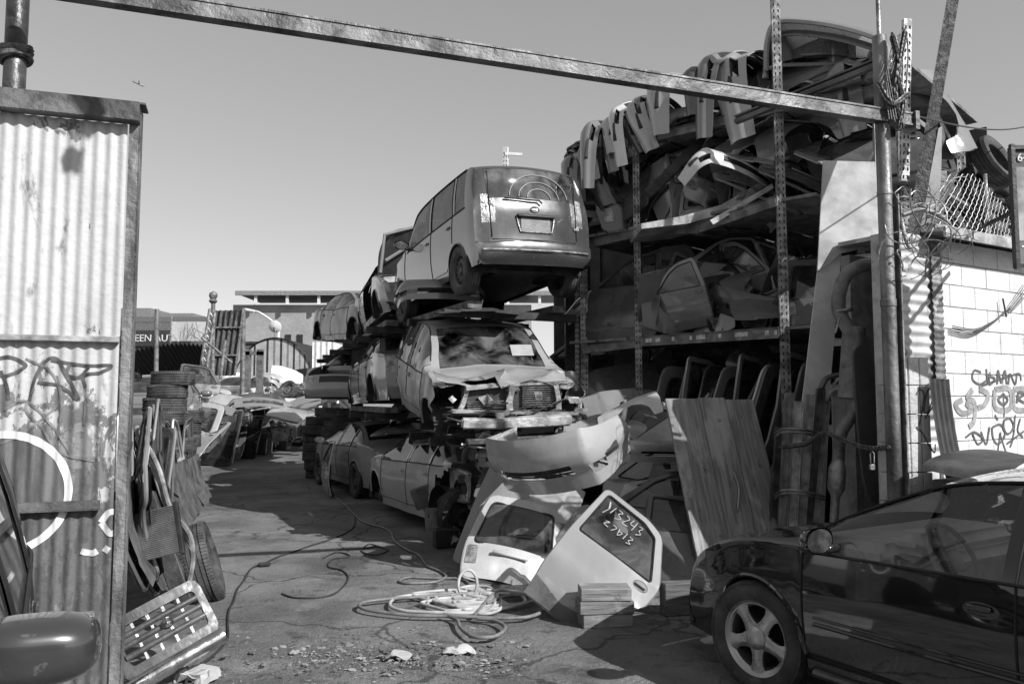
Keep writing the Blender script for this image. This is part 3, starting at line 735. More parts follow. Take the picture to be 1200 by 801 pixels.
spray([[(118, 612), (128, 600), (140, 602), (142, 615), (130, 625), (118, 612)], [(95, 645), (101, 647), (108, 648), (114, 645)], [(122, 647), (127, 640)]], .035, plain('faded_white', .5, .6, 0, .25, 20, 0))
# hinge pole, chain, loop of wire
def chain(bm, path, r=.006, link=.045, sag=0):
    pts = subdiv(catmull(path, 10), link*.62)
    for i in range(len(pts)-1):
        c = (pts[i]+pts[i+1])/2; d = (pts[i+1]-pts[i]).normalized(); s = d.cross(UZ)
        if s.length < .1: s = V((1, 0, 0))
        s.normalize(); s = (Matrix.Rotation(PI/2*(i % 2)+.4, 3, d) @ s)
        tube(bm, [c+d*link*.55*math.cos(t)+s*link*.3*math.sin(t) for t in [2*PI*k/10 for k in range(10)]], r, 5, True)
pl = P(16, 110, 4.62)
o = tag(link_mesh('gate_pole', mk(lambda bm: lathe(bm, [(.062, 0), (.062, 2.6), (.066, 2.61), (.066, 3.2), (.0605, 3.21), (.0605, 5.4), (0, 5.4)], 24, 'Z', Matrix.Translation((pl.x, pl.y, 0)))), plain('pole_paint', .06, .45, .4, .6, 5, .3, spots=.4, spotv=.2), None), 'dark steel pole rising behind the corrugated gate at the left', 'pole')
bm = bmesh.new()
for k in range(3): chain(bm, [V((pl.x+.075*math.cos(t), pl.y+.075*math.sin(t), P(16, 57+k*6, 4.62).z+.02*math.sin(t+k))) for t in [2*PI*q/10 for q in range(11)]], .008, .05)
tag(link_mesh('chain', bm, RUST(), None, 60), 'rusty chain wrapped around the dark pole above the corrugated gate', 'chain')
# ------------------------------------------------------------------ gate post on the right and the beam across
GP_ = V((3.0, 6.3, 0)); BE = (3.12, 6.34)
gp = thing('gate_post', 'round weathered steel gate post with thin pipe on top', 'post', GP_)
PM = plain('weathered_post', .13, .5, .4, .65, 4, .4, stretch=(1, 1, .35), spots=.5, spotv=.3)
link_mesh('post', mk(lambda bm: lathe(bm, [(.075, 0), (.058, .01), (.058, 2.5), (.062, 2.505), (.062, 2.56), (.056, 2.565), (.056, 3.4), (.060, 3.405), (.060, 3.43), (.056, 3.44), (.056, 4.72), (.02, 4.74)], 28, 'Z')), PM, gp)
link_mesh('pipe', mk(lambda bm: lathe(bm, [(.018, 4.72), (.018, 6.2), (0, 6.2)], 12, 'Z')), STEEL(), gp)
link_mesh('flange', mk(lambda bm: box(bm, (.075, -.02, 1.7), (.01, .1, 3.4))), plain('flange', .22, .6, .3, .6, 9, .3), gp)
A = P(1068, 135, 6.36); B = P(-40, -40, 4.25); ud = (A-B).normalized()
bm = bmesh.new(); up = UZ; c = (A+B)/2
for dz, h, dn, wd in ((0, .014, 0, .085), (-.094, .014, 0, .085), (-.047, .09, .03, .01)):
    sidev = ud.cross(UZ).normalized(); bar(bm, A+UZ*dz+sidev*(dn), B+UZ*dz+sidev*(dn), wd, h)
bar(bm, A+UZ*-.06-ud*.02, A+UZ*-.06-ud*-.02, .13, .15)
tag(link_mesh('crossbeam', bm, plain('beam_steel', .14, .55, .4, .6, 5, .5, spots=.65, spotv=.03), None, 30), 'long rusty steel channel beam spanning the yard entrance overhead', 'beam')
bm = bmesh.new()
chain(bm, [P(1060, 38, 6.2), P(1056, 60, 6.2), P(1052, 90, 6.2), P(1058, 120, 6.2), P(1052, 150, 6.2)], .01, .06); chain(bm, [P(1046, 42, 6.2), P(1052, 70, 6.2), P(1048, 110, 6.2), P(1056, 148, 6.2)], .01, .06)
chain(bm, [P(1030, 100, 6.25), P(1045, 122, 6.18), P(1062, 112, 6.2)], .01, .06)
for k in range(4): tube(bm, catmull([P(1042+k*3, 140, 6.18), P(1039, 110-k*12, 6.2), P(1044, 60+k*9, 6.2), P(1058, 38, 6.2), P(1064, 60, 6.3), P(1060, 130, 6.3)], 6), .005, 5)
tag(link_mesh('chain', bm, plain('chain_steel', .08, .5, .6, .5, 20, .2), None, 60), 'heavy chain and wire wound round the gate post at the crossbeam', 'chain')
# perforated uprights
def perf_post(bm, a, b, w=.09, d=.07, nrm=V((-.3, -.95, 0)), pitch=.075):
    a = V(a); b = V(b); ax = (b-a).normalized(); nrm = (nrm-ax*nrm.dot(ax)).normalized(); sd_ = ax.cross(nrm)
    bar(bm, a, b, w, .004, nrm); 
    for s in (1, -1): bar(bm, a+sd_*s*(w/2-.002)-nrm*d/2, b+sd_*s*(w/2-.002)-nrm*d/2, .004, d-.006, nrm)
    n = int((b-a).length/pitch)
    for i in range(n):
        p = a+ax*((i+.5)*pitch)
        for s in (1, -1): bar(bm, p+sd_*s*w*.24+nrm*.003-ax*.016+sd_*s*.004, p+sd_*s*w*.24+nrm*.003+ax*.016-sd_*s*.002, .013, .002, nrm, 1)
        for s in (1, -1): bar(bm, p+sd_*s*(w/2+.0005)-nrm*d/2-ax*.012, p+sd_*s*(w/2+.0005)-nrm*d/2+ax*.012, .002, .016, nrm, 1)
RU = V((-.71, .704, 0)).normalized(); RV = V((.704, .71, 0)).normalized(); R0 = V((3.07, 8.9, 0)); RN = -RV
def rk(t, v, z): return R0+RU*t+RV*v+UZ*z
PW = plain('rack_post_paint', .24, .55, .2, .7, 8, .4, spots=.7, spotv=.04); HOLE = plain('hole', .01, .9, 0, 0, 5, 0)
rack = thing('storage_rack', 'tall three-level pallet rack of perforated steel posts crammed with car panels', 'rack', R0)
def rpart(name, bm, mat, sm=30):
    bm.transform(Matrix.Translation(-R0)); o = link_mesh(name, bm, mat, rack, sm); return o
for (t, v, h) in ((0, 0, 7.2), (2.0, 0, 5.42), (2.95, .05, 4.9), (-1.25, .25, 5.55), (0, 2.3, 5.3), (2.0, 2.3, 5.3), (-1.25, 2.3, 5.1), (2.95, 2.3, 5.2)):
    bm = bmesh.new(); perf_post(bm, rk(t, v, 0), rk(t+.02, v, h), .10 if t != 2.0 else .085, .07, V((-.15, -1, 0))); rpart('post', bm, [PW, HOLE])
BM_ = plain('rack_beam_paint', .13, .55, .2, .5, 6, .3, spots=.5, spotv=.3)
DK = plain('deck_wood', .16, .85, 0, .5, 5, .5)
def rbeam(pts, h=.1, w=.045, mat=None, name='beam'):
    bm = bmesh.new()
    for a, b in zip(pts, pts[1:]): bar(bm, a, b+(b-a).normalized()*.001, w, h); bar(bm, a+UZ*(h/2+.006)-RN*.0, b+UZ*(h/2+.006), w+.03, .008)
    rpart(name, bm, mat or BM_)
rbeam([rk(.06, -.02, 2.52), rk(1.95, -.02, 2.52)], .115); rbeam([rk(2.05, 0, 2.50), rk(2.95, .02, 2.46)], .1)
rbeam([rk(.06, -.02, 4.02), rk(1.05, -.05, 3.86), rk(1.95, -.02, 3.96)], .11); rbeam([rk(2.05, 0, 3.95), rk(2.95, .04, 3.92)], .1)
rbeam([rk(-1.2, .2, 5.05), rk(-.05, 0, 5.1), rk(2.0, 0, 5.18)], .10)
for z in (2.5, 3.96, 5.1):
    rbeam([rk(-1.2, 2.3, z), rk(2.95, 2.3, z)], .1)
    bm = bmesh.new()
    for k in range(9):
        t = -1.2+k*.52; box(bm, rk(t, 1.15, z+.075), (.46, 2.3, .035), Matrix.Rotation(math.atan2(RU.y, RU.x), 4, 'Z') @ Matrix.Rotation(R_(rnd.uniform(-.6, .6)), 4, 'Y'))
    rpart('deck', bm, DK)
rbeam([rk(-.05, .9, 2.05), rk(-1.2, .9, 2.05)], .06, .04, STEEL()); 
for z in (2.95, 2.4, 1.45, 3.3): rbeam([rk(-.3, .3, z), rk(-1.22, .32, z)], .07, .04, plain('light_bar', .4, .5, .2, .3, 8, .2))
bm = bmesh.new(); bar(bm, rk(-.05, 1.1, .2), rk(-1.2, 1.1, 2.4), .04, .03); bar(bm, rk(-.2, .5, 1.8), rk(-1.1, .5, 2.9), .03, .03); rpart('brace', bm, STEEL())
bm = bmesh.new()
for k in range(14):
    t = -1.2+k*.5; box(bm, rk(t, 2.36+.04*(k % 2), 2.55), (.62, .03, 5.1), Matrix.Rotation(math.atan2(RU.y, RU.x), 4, 'Z') @ Matrix.Rotation(R_(rnd.uniform(-2, 2)), 4, 'Z'))
rpart('added_back_sheet', bm, plain('rack_shade_black', .07, .8, 0, .5, 4, .3))  # dark sheets added as the rack's unlit depth, shade put into their colour
# stickers on the lower beam
for t, w_ in ((1.82, .1), (1.68, .07), (1.45, .04), (1.2, .04), (1.06, .12), (.8, .04), (.52, .16), (.2, .05), (.1, .03)): bm = bmesh.new(); box(bm, rk(t, -.045, 2.53), (w_, .002, .05), Matrix.Rotation(math.atan2(RU.y, RU.x), 4, 'Z')); rpart('sticker', bm, plain('paper', .5, .7, 0, .5, 40, 0))
# steel column with rivet holes behind the stacked cars
bm = bmesh.new(); c = V((1.0, 12.0, 0)); bar(bm, c, c+UZ*4.2, .36, .02, V((0, -1, 0)));
for s in (-1, 1):
    bar(bm, c+V((s*.18, .1, 0)), c+V((s*.18, .1, 4.2)), .02, .24, V((0, -1, 0)))
    for k in range(52): bar(bm, c+V((s*.15, -.012, k*.08)), c+V((s*.15, -.012, k*.08+.02)), .02, .004, V((0, -1, 0)), 1)
tag(link_mesh('steel_column', bm, [plain('column', .075, .6, .3, .5, 4, .4), HOLE], None), 'wide dark steel column with rows of holes beside the wrecked suv', 'column')
for (x, y) in ((-1.0, 14.6), (-.15, 14.3), (-3.2, 16.4)):
    bm = bmesh.new(); bar(bm, (x, y, 0), (x, y, 3.1), .2, .02, V((0, -1, 0))); bar(bm, (x-.1, y+.1, 0), (x-.1, y+.1, 3.1), .02, .2, V((0, -1, 0))); bar(bm, (x+.1, y+.1, 0), (x+.1, y+.1, 3.1), .02, .2, V((0, -1, 0)))
    tag(link_mesh('rack_column', bm, DARK(), None), 'dark steel rack column between the stacked cars, %s' % {-1.0: 'beside the middle sedan', -.15: 'behind the wrecked suv', -3.2: 'nearest the far end of the row'}[x], 'column', 'columns carrying the stacked cars')
# ------------------------------------------------------------------ white block building on the right
WA = V((3.28, 6.72, 0)); WU = V((.862, .507, 0)).normalized(); WN = V((.507, -.862, 0)).normalized()
bld = thing('block_building', 'low whitewashed block building with graffiti and shallow metal roof', 'building', WA)
def wl(s, n, z): return WU*s+WN*n+UZ*z
WR = Matrix.Rotation(math.atan2(WU.y, WU.x), 4, 'Z')
def block_wall(bm, s0, s1, z0, z1, bw=.4, bh=.2, org=(0, 0), gap=.006, n0=0):
    r = 0; z = z0
    while z < z1-.01:
        h = min(bh, z1-z); s = s0-(bw/2 if r % 2 else 0)
        while s < s1-.001:
            a = max(s, s0); b = min(s+bw, s1)
            if b-a > .02: box(bm, wl((a+b)/2, n0-.1+rnd.uniform(-.0015, .0015), z+h/2), (b-a-gap, .2, h-gap), WR, bev=.004)
            s += bw
        z += h; r += 1
WP = plain('whitewashed_block', .60, .75, 0, .10, 5, .5, 40, spots=.22, spotv=.3)
bm = bmesh.new(); block_wall(bm, .56, 5.2, 0, 3.2); link_mesh('block_wall', bm, WP, bld, 30)
bm = bmesh.new(); box(bm, wl(2.6, -.12, 1.6), (5.3, .17, 3.2), WR); link_mesh('mortar', bm, plain('mortar', .42, .9), bld)
bm = grid_bm(30, 220, lambda u, v: wl(.56*u-.02, .02+corr(v*1.95, .010, .09), 1.25+v*1.95))
CW = GM
link_mesh('corrugated_sheet', bm, plain('painted_corrugated', .45, .6, .1, .15, 3, .2, spots=.9, spotv=.08), bld, 80)
bm = grid_bm(20, 200, lambda u, v: wl(.42+.15*u, .05+corr(v*1.5, .005, .06), 1.72+v*1.45)); link_mesh('rust_strip', bm, plain('strip', .12, .7, .2, .6, 9, .3, spots=.6, spotv=.5), bld, 80)
bm = bmesh.new(); box(bm, wl(2.7, .08, 3.24), (4.7, .3, .03), WR @ Matrix.Rotation(R_(6), 4, 'X')); box(bm, wl(2.7, .22, 3.2), (4.7, .02, .09), WR); box(bm, wl(2.9, -.45, 3.3), (4.8, 1.0, .04), WR)
link_mesh('roof', bm, plain('roof_metal', .4, .5, .2, .5, 4, .3, spots=.4, spotv=.1), bld)
bm = bmesh.new(); box(bm, wl(2.9, -.95, 1.6), (4.6, .1, 3.2), WR); box(bm, wl(5.2, -.5, 1.6), (.1, .9, 3.2), WR); link_mesh('rear_wall', bm, plain('grey_block', .3, .8), bld)
wallp = lambda px, py: onplane(px, py, WA+WN*.006, WN)
wsurf = lambda p: p-WA+WN*.0
def wspray(strokes, w, mat): spray(strokes, w, mat, lambda p: p-WA, wallp, WN, bld)
sk = plain('sprayed_black_wall', .09, .7, 0, .4, 20, 0); sg_ = plain('sprayed_grey_wall', .25, .7, 0, .3, 14, 0)
wspray([[(1150, 436), (1142, 434), (1140, 444), (1148, 450), (1156, 446)], [(1156, 432), (1158, 450)], [(1160, 436), (1160, 450), (1166, 444), (1160, 440)], [(1169, 450), (1170, 434), (1174, 448), (1178, 434), (1180, 450)], [(1182, 450), (1184, 438), (1190, 450), (1192, 438)], [(1150, 452), (1170, 445), (1185, 440), (1195, 438), (1197, 446)]], .022, sk)
wspray([[(1128, 468), (1120, 474), (1128, 484), (1140, 480), (1132, 472)], [(1140, 456), (1134, 466), (1142, 472), (1142, 492), (1136, 500)], [(1148, 455), (1158, 462), (1154, 474), (1146, 478)]], .055, sg_)
wspray([[(1166, 456), (1183, 456), (1184, 478), (1167, 478), (1166, 456)], [(1188, 456), (1204, 457), (1204, 478), (1189, 478), (1188, 456)]], .055, sg_)
wspray([[(1176, 462), (1170, 468), (1176, 474), (1181, 468), (1176, 462)], [(1192, 472), (1194, 460), (1200, 462), (1194, 467), (1201, 472)]], .03, sk)
wspray([[(1163, 500), (1164, 512), (1169, 520), (1176, 514), (1178, 504), (1172, 497), (1164, 500)], [(1177, 492), (1176, 502), (1182, 508), (1188, 500), (1184, 490), (1177, 492)], [(1190, 486), (1188, 510), (1184, 524)], [(1176, 460), (1177, 488)], [(1173, 506), (1169, 532)], [(1172, 508), (1180, 532)], [(1196, 490), (1193, 504), (1199, 512)], [(1180, 520), (1200, 505)], [(1150, 505), (1156, 520), (1160, 500)], [(1140, 508), (1146, 520), (1152, 514), (1142, 506), (1132, 512)], [(1166, 486), (1170, 492)]], .021, sk)
# short stub of blocks in front
stub = V((GP_.x+.10, GP_.y+.16, 0)); SU = V((.95, .31, 0)).normalized()
st_ = thing('block_pillar', 'short whitewashed block pillar with black scrawl next to the gate post', 'pillar', stub)
bm = bmesh.new(); rot = Matrix.Rotation(math.atan2(SU.y, SU.x), 4, 'Z')
for r in range(9):
    for c in range(3 if r % 1 == 0 else 2):
        wv = [.145, .115, .10][c]; x0 = [0, .147, .264][c]
        box(bm, SU*(x0+wv/2)+V((-SU.y, SU.x, 0))*(.1+rnd.uniform(0, .003))+UZ*(.2355*r+.117), (wv-.006, .2, .229), rot, bev=.006)
link_mesh('blocks', bm, plain('stub_block', .45, .8, 0, .2, 5, .6, 30, spots=.3, spotv=.15), st_)
SN = V((SU.y, -SU.x, 0)); stp = lambda px, py: onplane(px, py, stub+SN*.003, SN)
spray([[(1074, 462), (1078, 456), (1083, 462), (1080, 484), (1076, 504)], [(1083, 480), (1086, 460), (1091, 456), (1092, 470), (1086, 484), (1080, 476)], [(1094, 482), (1096, 464), (1100, 462), (1098, 480)], [(1074, 500), (1082, 508), (1088, 520), (1095, 530), (1096, 520)], [(1084, 490), (1096, 474), (1100, 488)]], .013, sk, lambda p: p-stub, stp, SN, st_)
# leaning ribbed panel
def ribs(w, h, n=4, amp=.018): return grid_bm(48, 10, lambda u, v: V(((u-.5)*w, -amp*(.5+.5*math.cos(2*PI*n*u)) - .05*(v-.5)**2*4*.6, v*h)))
bm = ribs(.27, 1.02, 4, .022); bmesh.ops.solidify(bm, geom=bm.faces[:], thickness=.008)
o = tag(link_mesh('ribbed_panel', bm, plain('grey_plastic', .10, .55, 0, .3, 5, .1), None, 50), 'grey ribbed plastic panel leaning against the whitewashed wall', 'panel'); o.matrix_world = frame(P(1122, 592, 6.45), WU, (-.10, .12, 1))
# dumpster behind the sedan
dm = thing('dumpster', 'dark steel dumpster with curved lid and painted lettering behind the sedan', 'dumpster', carM(3.86, 6.15, 0, WU.x, WU.y))
DM = plain('dumpster_paint', .05, .55, .2, .4, 5, .3, spots=.3, spotv=.2)
bm = bmesh.new(); box(bm, (0, 0, .62), (1.3, .55, 1.1), bev=.01)
for x in (-.6, -.2, .2, .6): box(bm, (x, -.285, .6), (.05, .03, 1.1))
box(bm, (0, -.29, 1.15), (1.36, .06, .07)); link_mesh('bin', bm, DM, dm)
bm = grid_bm(30, 10, lambda u, v: V(((u-.5)*1.4, (v-.5)*.66, 1.22+.13*math.sin(PI*u)**.45-.10*v*0+.02*math.cos(2*PI*v)))); bmesh.ops.solidify(bm, geom=bm.faces[:], thickness=.03); link_mesh('lid', bm, plain('lid', .13, .5, 0, .4, 5, .2), dm, 40)
bm = bmesh.new(); box(bm, (-.62, -.3, 1.2), (.08, .05, .14)); link_mesh('hinge', bm, DM, dm)
for s, z in (('BIG W', .88), ('115', .7)):
    o = text_obj(s, .17, plain('stencil', .6, .7, 0, .3, 30, 0), Matrix.Identity(4), dm); o.matrix_parent_inverse = Matrix.Identity(4); o.matrix_local = Matrix.Translation((-.45, -.305, z))
# sign on a frame
SG = P(1186, 243, 5.9); sgn = thing('sign_board', 'framed black sign board at the right edge with 64 on top and a large T', 'sign', SG); sw = .62; shh = .92
bm = bmesh.new(); box(bm, (sw/2, 0, 0), (sw, .05, shh)); link_mesh('backing', bm, plain('sign_backing', .03, .5), sgn)
bm = bmesh.new()
for z in (-.45, .45): box(bm, (sw/2, -.03, z), (sw+.03, .03, .03))
for x in (0, sw): box(bm, (x, -.03, 0), (.03, .034, shh+.03))
link_mesh('frame', bm, plain('sign_frame', .04, .4, .3), sgn)
bm = bmesh.new(); box(bm, (sw/2, -.028, .02), (sw-.05, .006, .56)); link_mesh('picture', bm, plain('sign_picture', .25, .6, 0, .7, 4, 0), sgn)
bm = bmesh.new(); box(bm, (sw/2, -.028, -.35), (sw-.05, .006, .17)); link_mesh('band', bm, plain('sign_band', .12, .6), sgn)
for s, sz, x, z in (('64', .085, .035, .345), ('T', .16, .035, -.405)):
    o = text_obj(s, sz, plain('white_letters', .75, .6), Matrix.Identity(4), sgn); o.matrix_parent_inverse = Matrix.Identity(4); o.matrix_local = Matrix.Translation((x, -.033, z))
bm = bmesh.new(); tube(bm, [(.3, .03, .1), (.3, .9, .05)], .02); tube(bm, [(.55, .03, .1), (.55, .9, .05)], .02); link_mesh('bracket', bm, DARK(), sgn)
# chain-link fence on the roof
fn_ = thing('chain_link_fence', 'sagging chain-link fence along the roof edge of the block building', 'fence', WA+UZ*3.28)
bm = bmesh.new(); nd = 34; hh = .62
def fp(s, z): return wl(.55+s, .02+.06*math.sin(s*3)-.10*z, z*(1-.25*max(0, .7-s)))
for k in range(-10, nd+2):
    for sg in (1, -1):
        pts = []
        for q in range(22):
            z = q*.03; s = k*.085+sg*z*.9+(0 if sg > 0 else .5)
            if 0 <= s <= 1.75 and z <= hh*(.75+.25*math.sin(s*2.3+.5)): pts.append(fp(s, z)+WN*(.004*(-1)**q))
        if len(pts) > 2: tube(bm, pts, .0032, 4)
link_mesh('mesh', bm, plain('galvanised_wire', .38, .5, .5, .3, 20, 0), fn_, 60)
for s in (.05, .95, 1.72): bm = bmesh.new(); tube(bm, [wl(.55+s, -.04, 0), wl(.55+s+.03, -.06, .66)], .018, 8); link_mesh('post', bm, STEEL(), fn_)
# steel beams and boards behind the gate post
bm = bmesh.new(); a = P(1070, 275, 6.9); b = P(1120, -20, 7.1); bar(bm, a, b, .10, .008, V((-.3, -1, 0))); bar(bm, a+V((.05, .03, 0)), b+V((.05, .03, 0)), .008, .08, V((-.3, -1, 0)))
tag(link_mesh('steel_beam', bm, plain('pitted_steel', .06, .7, .3, .7, 22, .7, 60, spots=.5, spotv=.2), None), 'pitted dark steel angle leaning high above the block building', 'beam')
bm = bmesh.new(); perf_post(bm, P(1061, 212, 7.2), P(1064, 22, 7.2), .075, .05, V((0, -1, 0))); tag(link_mesh('perforated_upright', bm, [plain('pale_upright', .5, .5, .2, .5, 9, .3, spots=.6, spotv=.08), HOLE], None), 'pale perforated upright standing just behind the chained gate post', 'post')
def board(name, label, cat, quad, Y, mat, th=.03, ytop=None):
    """flat board with its outline given on a leaning plane of its own"""
    Yb = Y; Yt = ytop or Y; ys = [q[1] for q in quad]; lo, hi = max(ys), min(ys)
    pts = [P(px, py, Yb+(Yt-Yb)*((lo-py)/(lo-hi))) for px, py in quad]
    c = sum(pts, V())/len(pts); base = V((c.x, c.y, min(p.z for p in pts))); bm = bmesh.new()
    f = bm.faces.new([bm.verts.new(p-base) for p in pts]); f.normal_update(); n = f.normal.copy()
    if n.y > 0: n = -n
    r = bmesh.ops.extrude_face_region(bm, geom=[f]); bmesh.ops.translate(bm, vec=-n*th, verts=[v for v in r['geom'] if isinstance(v, bmesh.types.BMVert)])
    bmesh.ops.triangulate(bm, faces=[f for f in bm.faces if len(f.verts) > 4])
    o = link_mesh(name, bm, mat, None, 30); o.location = base; tag(o, label, cat); return o
GY = plain('grey_sheet', .22, .5, .2, .25, 3, .1)
board('narrow_board', 'narrow grey board wedged upright beside the pitted steel angle', 'board', [(1076, 270), (1084, 240), (1090, 205), (1100, 150), (1104, 148), (1103, 205), (1100, 250)], 6.95, GY, .02)
board('metal_box_lid', 'small grey metal cover standing on the roof end behind the wire', 'cover', [(1078, 268), (1086, 202), (1110, 199), (1106, 258)], 7.1, plain('cover_grey', .12, .5, .3), .05)
# razor and loose wire
bm = bmesh.new(); r2 = random.Random(5)
for k in range(26):
    c = P(r2.uniform(1040, 1118), r2.uniform(225, 315), r2.uniform(6.15, 6.5)); R1 = r2.uniform(.06, .24); ax = V((r2.uniform(-1, 1), r2.uniform(-1.3, -.3), r2.uniform(-.6, .6))).normalized(); xx = ax.orthogonal().normalized(); yy = ax.cross(xx)
    t0 = r2.uniform(0, 6); n = r2.randint(12, 30)
    tube(bm, [c+xx*R1*math.cos(t0+q*.25)+yy*R1*(.9)*math.sin(t0+q*.25)+ax*(.008*q)+V(noise.noise_vector(V((k, q*.2, 0))))*.04 for q in range(n)], .0035 if k % 3 else .006, 5)
tag(link_mesh('wire_tangle', bm, plain('wire', .25, .45, .5, .6, 20, 0), None, 60), 'tangle of loose coiled wire hanging over the wall by the gate post', 'wire', None)
bm = bmesh.new(); tube(bm, catmull([P(1056, 255, 6.3), P(1060, 275, 6.25), P(1066, 290, 6.25), P(1073, 285, 6.3)], 6), .016, 8); tube(bm, catmull([P(1058, 252, 6.3), P(1080, 246, 6.3), P(1100, 252, 6.35), P(1112, 262, 6.4)], 6), .02, 8)
tag(link_mesh('hose', bm, plain('grey_hose', .3, .4), None, 60), 'short grey hose drooping from the wire tangle', 'hose')
# wires on the wall and across the sky
bm = bmesh.new()
for k in range(4): tube(bm, catmull([wallp(1112, 382+k*2)+WN*.03, wallp(1135, 386+k*1.5)+WN*.05, wallp(1155, 378+k)+WN*.05, wallp(1172, 366)+WN*.05, wallp(1182, 356+3*k)+WN*.03, wallp(1200, 330+k*5)+WN*.03], 6), .0045, 5)
tube(bm, [wallp(1173, 372)+WN*.05, wallp(1170, 350)+WN*.04], .008, 6)
tag(link_mesh('cable_bundle', bm, plain('cable_black', .03, .5), None, 60), 'thin dark cables strung across the whitewashed block wall', 'cable')
bm = bmesh.new(); a, b = P(1066, 134, 6.4), P(1260, 120, 11); tube(bm, [a.lerp(b, k/20)-UZ*.25*math.sin(PI*k/20) for k in range(21)], .008, 5)
tag(link_mesh('overhead_cable', bm, plain('cable_black', .03, .5), None, 60), 'single dark overhead cable sagging across the sky on the right', 'cable')
# ------------------------------------------------------------------ loose car parts, one prototype of each kind
PB, PD, PG, PL, PW_ = paint(.025, .45), paint(.07, .6), paint(.18, .5), paint(.36, .45), paint(.60, .4)
def dbend(x, z):
    if z >= .70: y = .30*(z-.70)-.010
    elif z > .46: y = -.010-.026*(.70-z)/.24
    elif z > .42: y = -.036-.014*(.46-z)/.04
    else: y = -.050+.05*((.42-z)/.42)**2
    if .14 < z < .20: y -= .008
    return y+.04*(x-.5)**2+.012*noise.noise(V((x*2.3, z*2.3, 4)))
def lineloop(pts): return pts
def make_door(kind='front', mat=None):
    root = thing('car_door', 'car door', 'car door')
    if kind == 'front':
        ol = rp([(0, .0), (1.02, .0), (1.06, .3), (1.06, .70), (.93, 1.20), (.60, 1.17), (.40, 1.07), (.04, .76), (-.02, .68), (-.04, .3)], .07)
        wh = rp([(.12, .74), (.99, .71), (.88, 1.145), (.61, 1.12), (.43, 1.03)], .03)
        hp = (.93, .62)
    else:
        ol = rp([(0, .0), (.52, .0), (.57, .14), (.66, .30), (.78, .41), (.90, .47), (.93, .70), (.70, 1.13), (.52, 1.19), (.03, 1.22), (-.02, .66), (-.03, .3)], .06)
        wh = rp([(.055, .71), (.84, .70), (.655, 1.075), (.50, 1.14), (.08, 1.17)], .03)
        hp = (.78, .62)
    link_mesh('outer_panel', panel_bm(ol, [wh], dbend, .0, .05, smooth=0), mat or PG, root, 28)
    rim = [V((p[0], 0, p[1])) for p in ol]; rim = [V((p.x, dbend(p.x, p.z)+.02, p.z)) for p in rim]
    bm = bmesh.new(); tube(bm, rim, .015, 5, True, flat=.7); link_mesh('edge_frame', bm, mat or PG, root, 50)
    wr = [V((p[0], 0, p[1])) for p in wh]; bm = bmesh.new(); tube(bm, [V((p.x, dbend(p.x, p.z)-.002, p.z)) for p in wr], .009, 5, True); link_mesh('window_seal', bm, BLACK(), root, 50)
    link_mesh('glass', panel_bm(wh, [], lambda x, z: dbend(x, z)+.012, .0, .2, smooth=0), glass(.4, .5), root, 60)
    il = [(x*.95+.02, min(z, .69)) for x, z in ol if z < .9]
    link_mesh('inner_panel', panel_bm(il, [], lambda x, z: dbend(x, z)+.065+.01*math.sin(x*9)*math.sin(z*8), .0, .09, smooth=0), plain('trim_board', .09, .75, 0, .5, 5, .3), root, 40)
    bm = bmesh.new(); lathe(bm, [(.06, -.002), (.055, -.006), (.045, .003), (0, .006)], 24, M=Matrix.Translation((hp[0], dbend(*hp)-.003, hp[1])) @ Matrix.Diagonal((1.25, 1, .7, 1))); box(bm, (hp[0]-.0, dbend(*hp)-.022, hp[1]+.004), (.11, .014, .026), bev=.005); link_mesh('handle', bm, PG, root, 40)
    return root
def make_frame(kind=0):
    """bare rear hatch / door frame seen in the rack: rounded ring with a glass"""
    root = thing('hatch_frame', 'hatch frame', 'hatch')
    ol = rp([(-.60, 0), (.60, 0), (.66, .34), (.55, 1.08), (-.55, 1.08), (-.66, .34)], .12)
    wh = rp([(-.55, .40), (.55, .40), (.46, .97), (-.46, .97)], .07)
    bend = lambda x, z: .20*(x*x)+.22*max(0, z-.36)**1.1+(.022 if (abs(x) < .2 and .08 < z < .24) else 0)-.012*math.cos(x*5)*(z < .36)
    link_mesh('panel', panel_bm(ol, [wh], bend, 0, .05, smooth=0), PG, root, 28)
    bm = bmesh.new(); tube(bm, [V((p.x, bend(p.x, p.z)+.02, p.z)) for p in [V((p[0], 0, p[1])) for p in ol]], .02, 5, True); link_mesh('edge_frame', bm, PG, root, 50)
    bm = bmesh.new(); tube(bm, [V((p[0], bend(p[0], p[1])-.003, p[1])) for p in wh], .014, 5, True); link_mesh('window_seal', bm, BLACK(), root, 50)
    bm = bmesh.new(); box(bm, (0, bend(0, .28)-.02, .29), (.5, .03, .04), bev=.01); link_mesh('handle', bm, PG, root, 50)
    link_mesh('glass', panel_bm(wh, [], lambda x, z: bend(x, z)+.004, 0, .15, smooth=0), glass(.3, .5), root, 60)
    bm = bmesh.new(); tube(bm, [V((x, bend(x, .56)-.015, .56+.02*k)) for k, x in enumerate((-.0, .1, .2, .35))], .006, 5); link_mesh('wiper', bm, BLACK(), root)
    for s in (-1, 1): bm = panel_bm(rp([(.44, .16), (.60, .16), (.62, .36), (.47, .36)], .02) if s > 0 else rp([(-.60, .16), (-.44, .16), (-.47, .36), (-.62, .36)], .02), [], lambda x, z: bend(x, z)-.008, 0, .1, smooth=0); link_mesh('taillight', bm, LAMP(), root, 40)
    return root
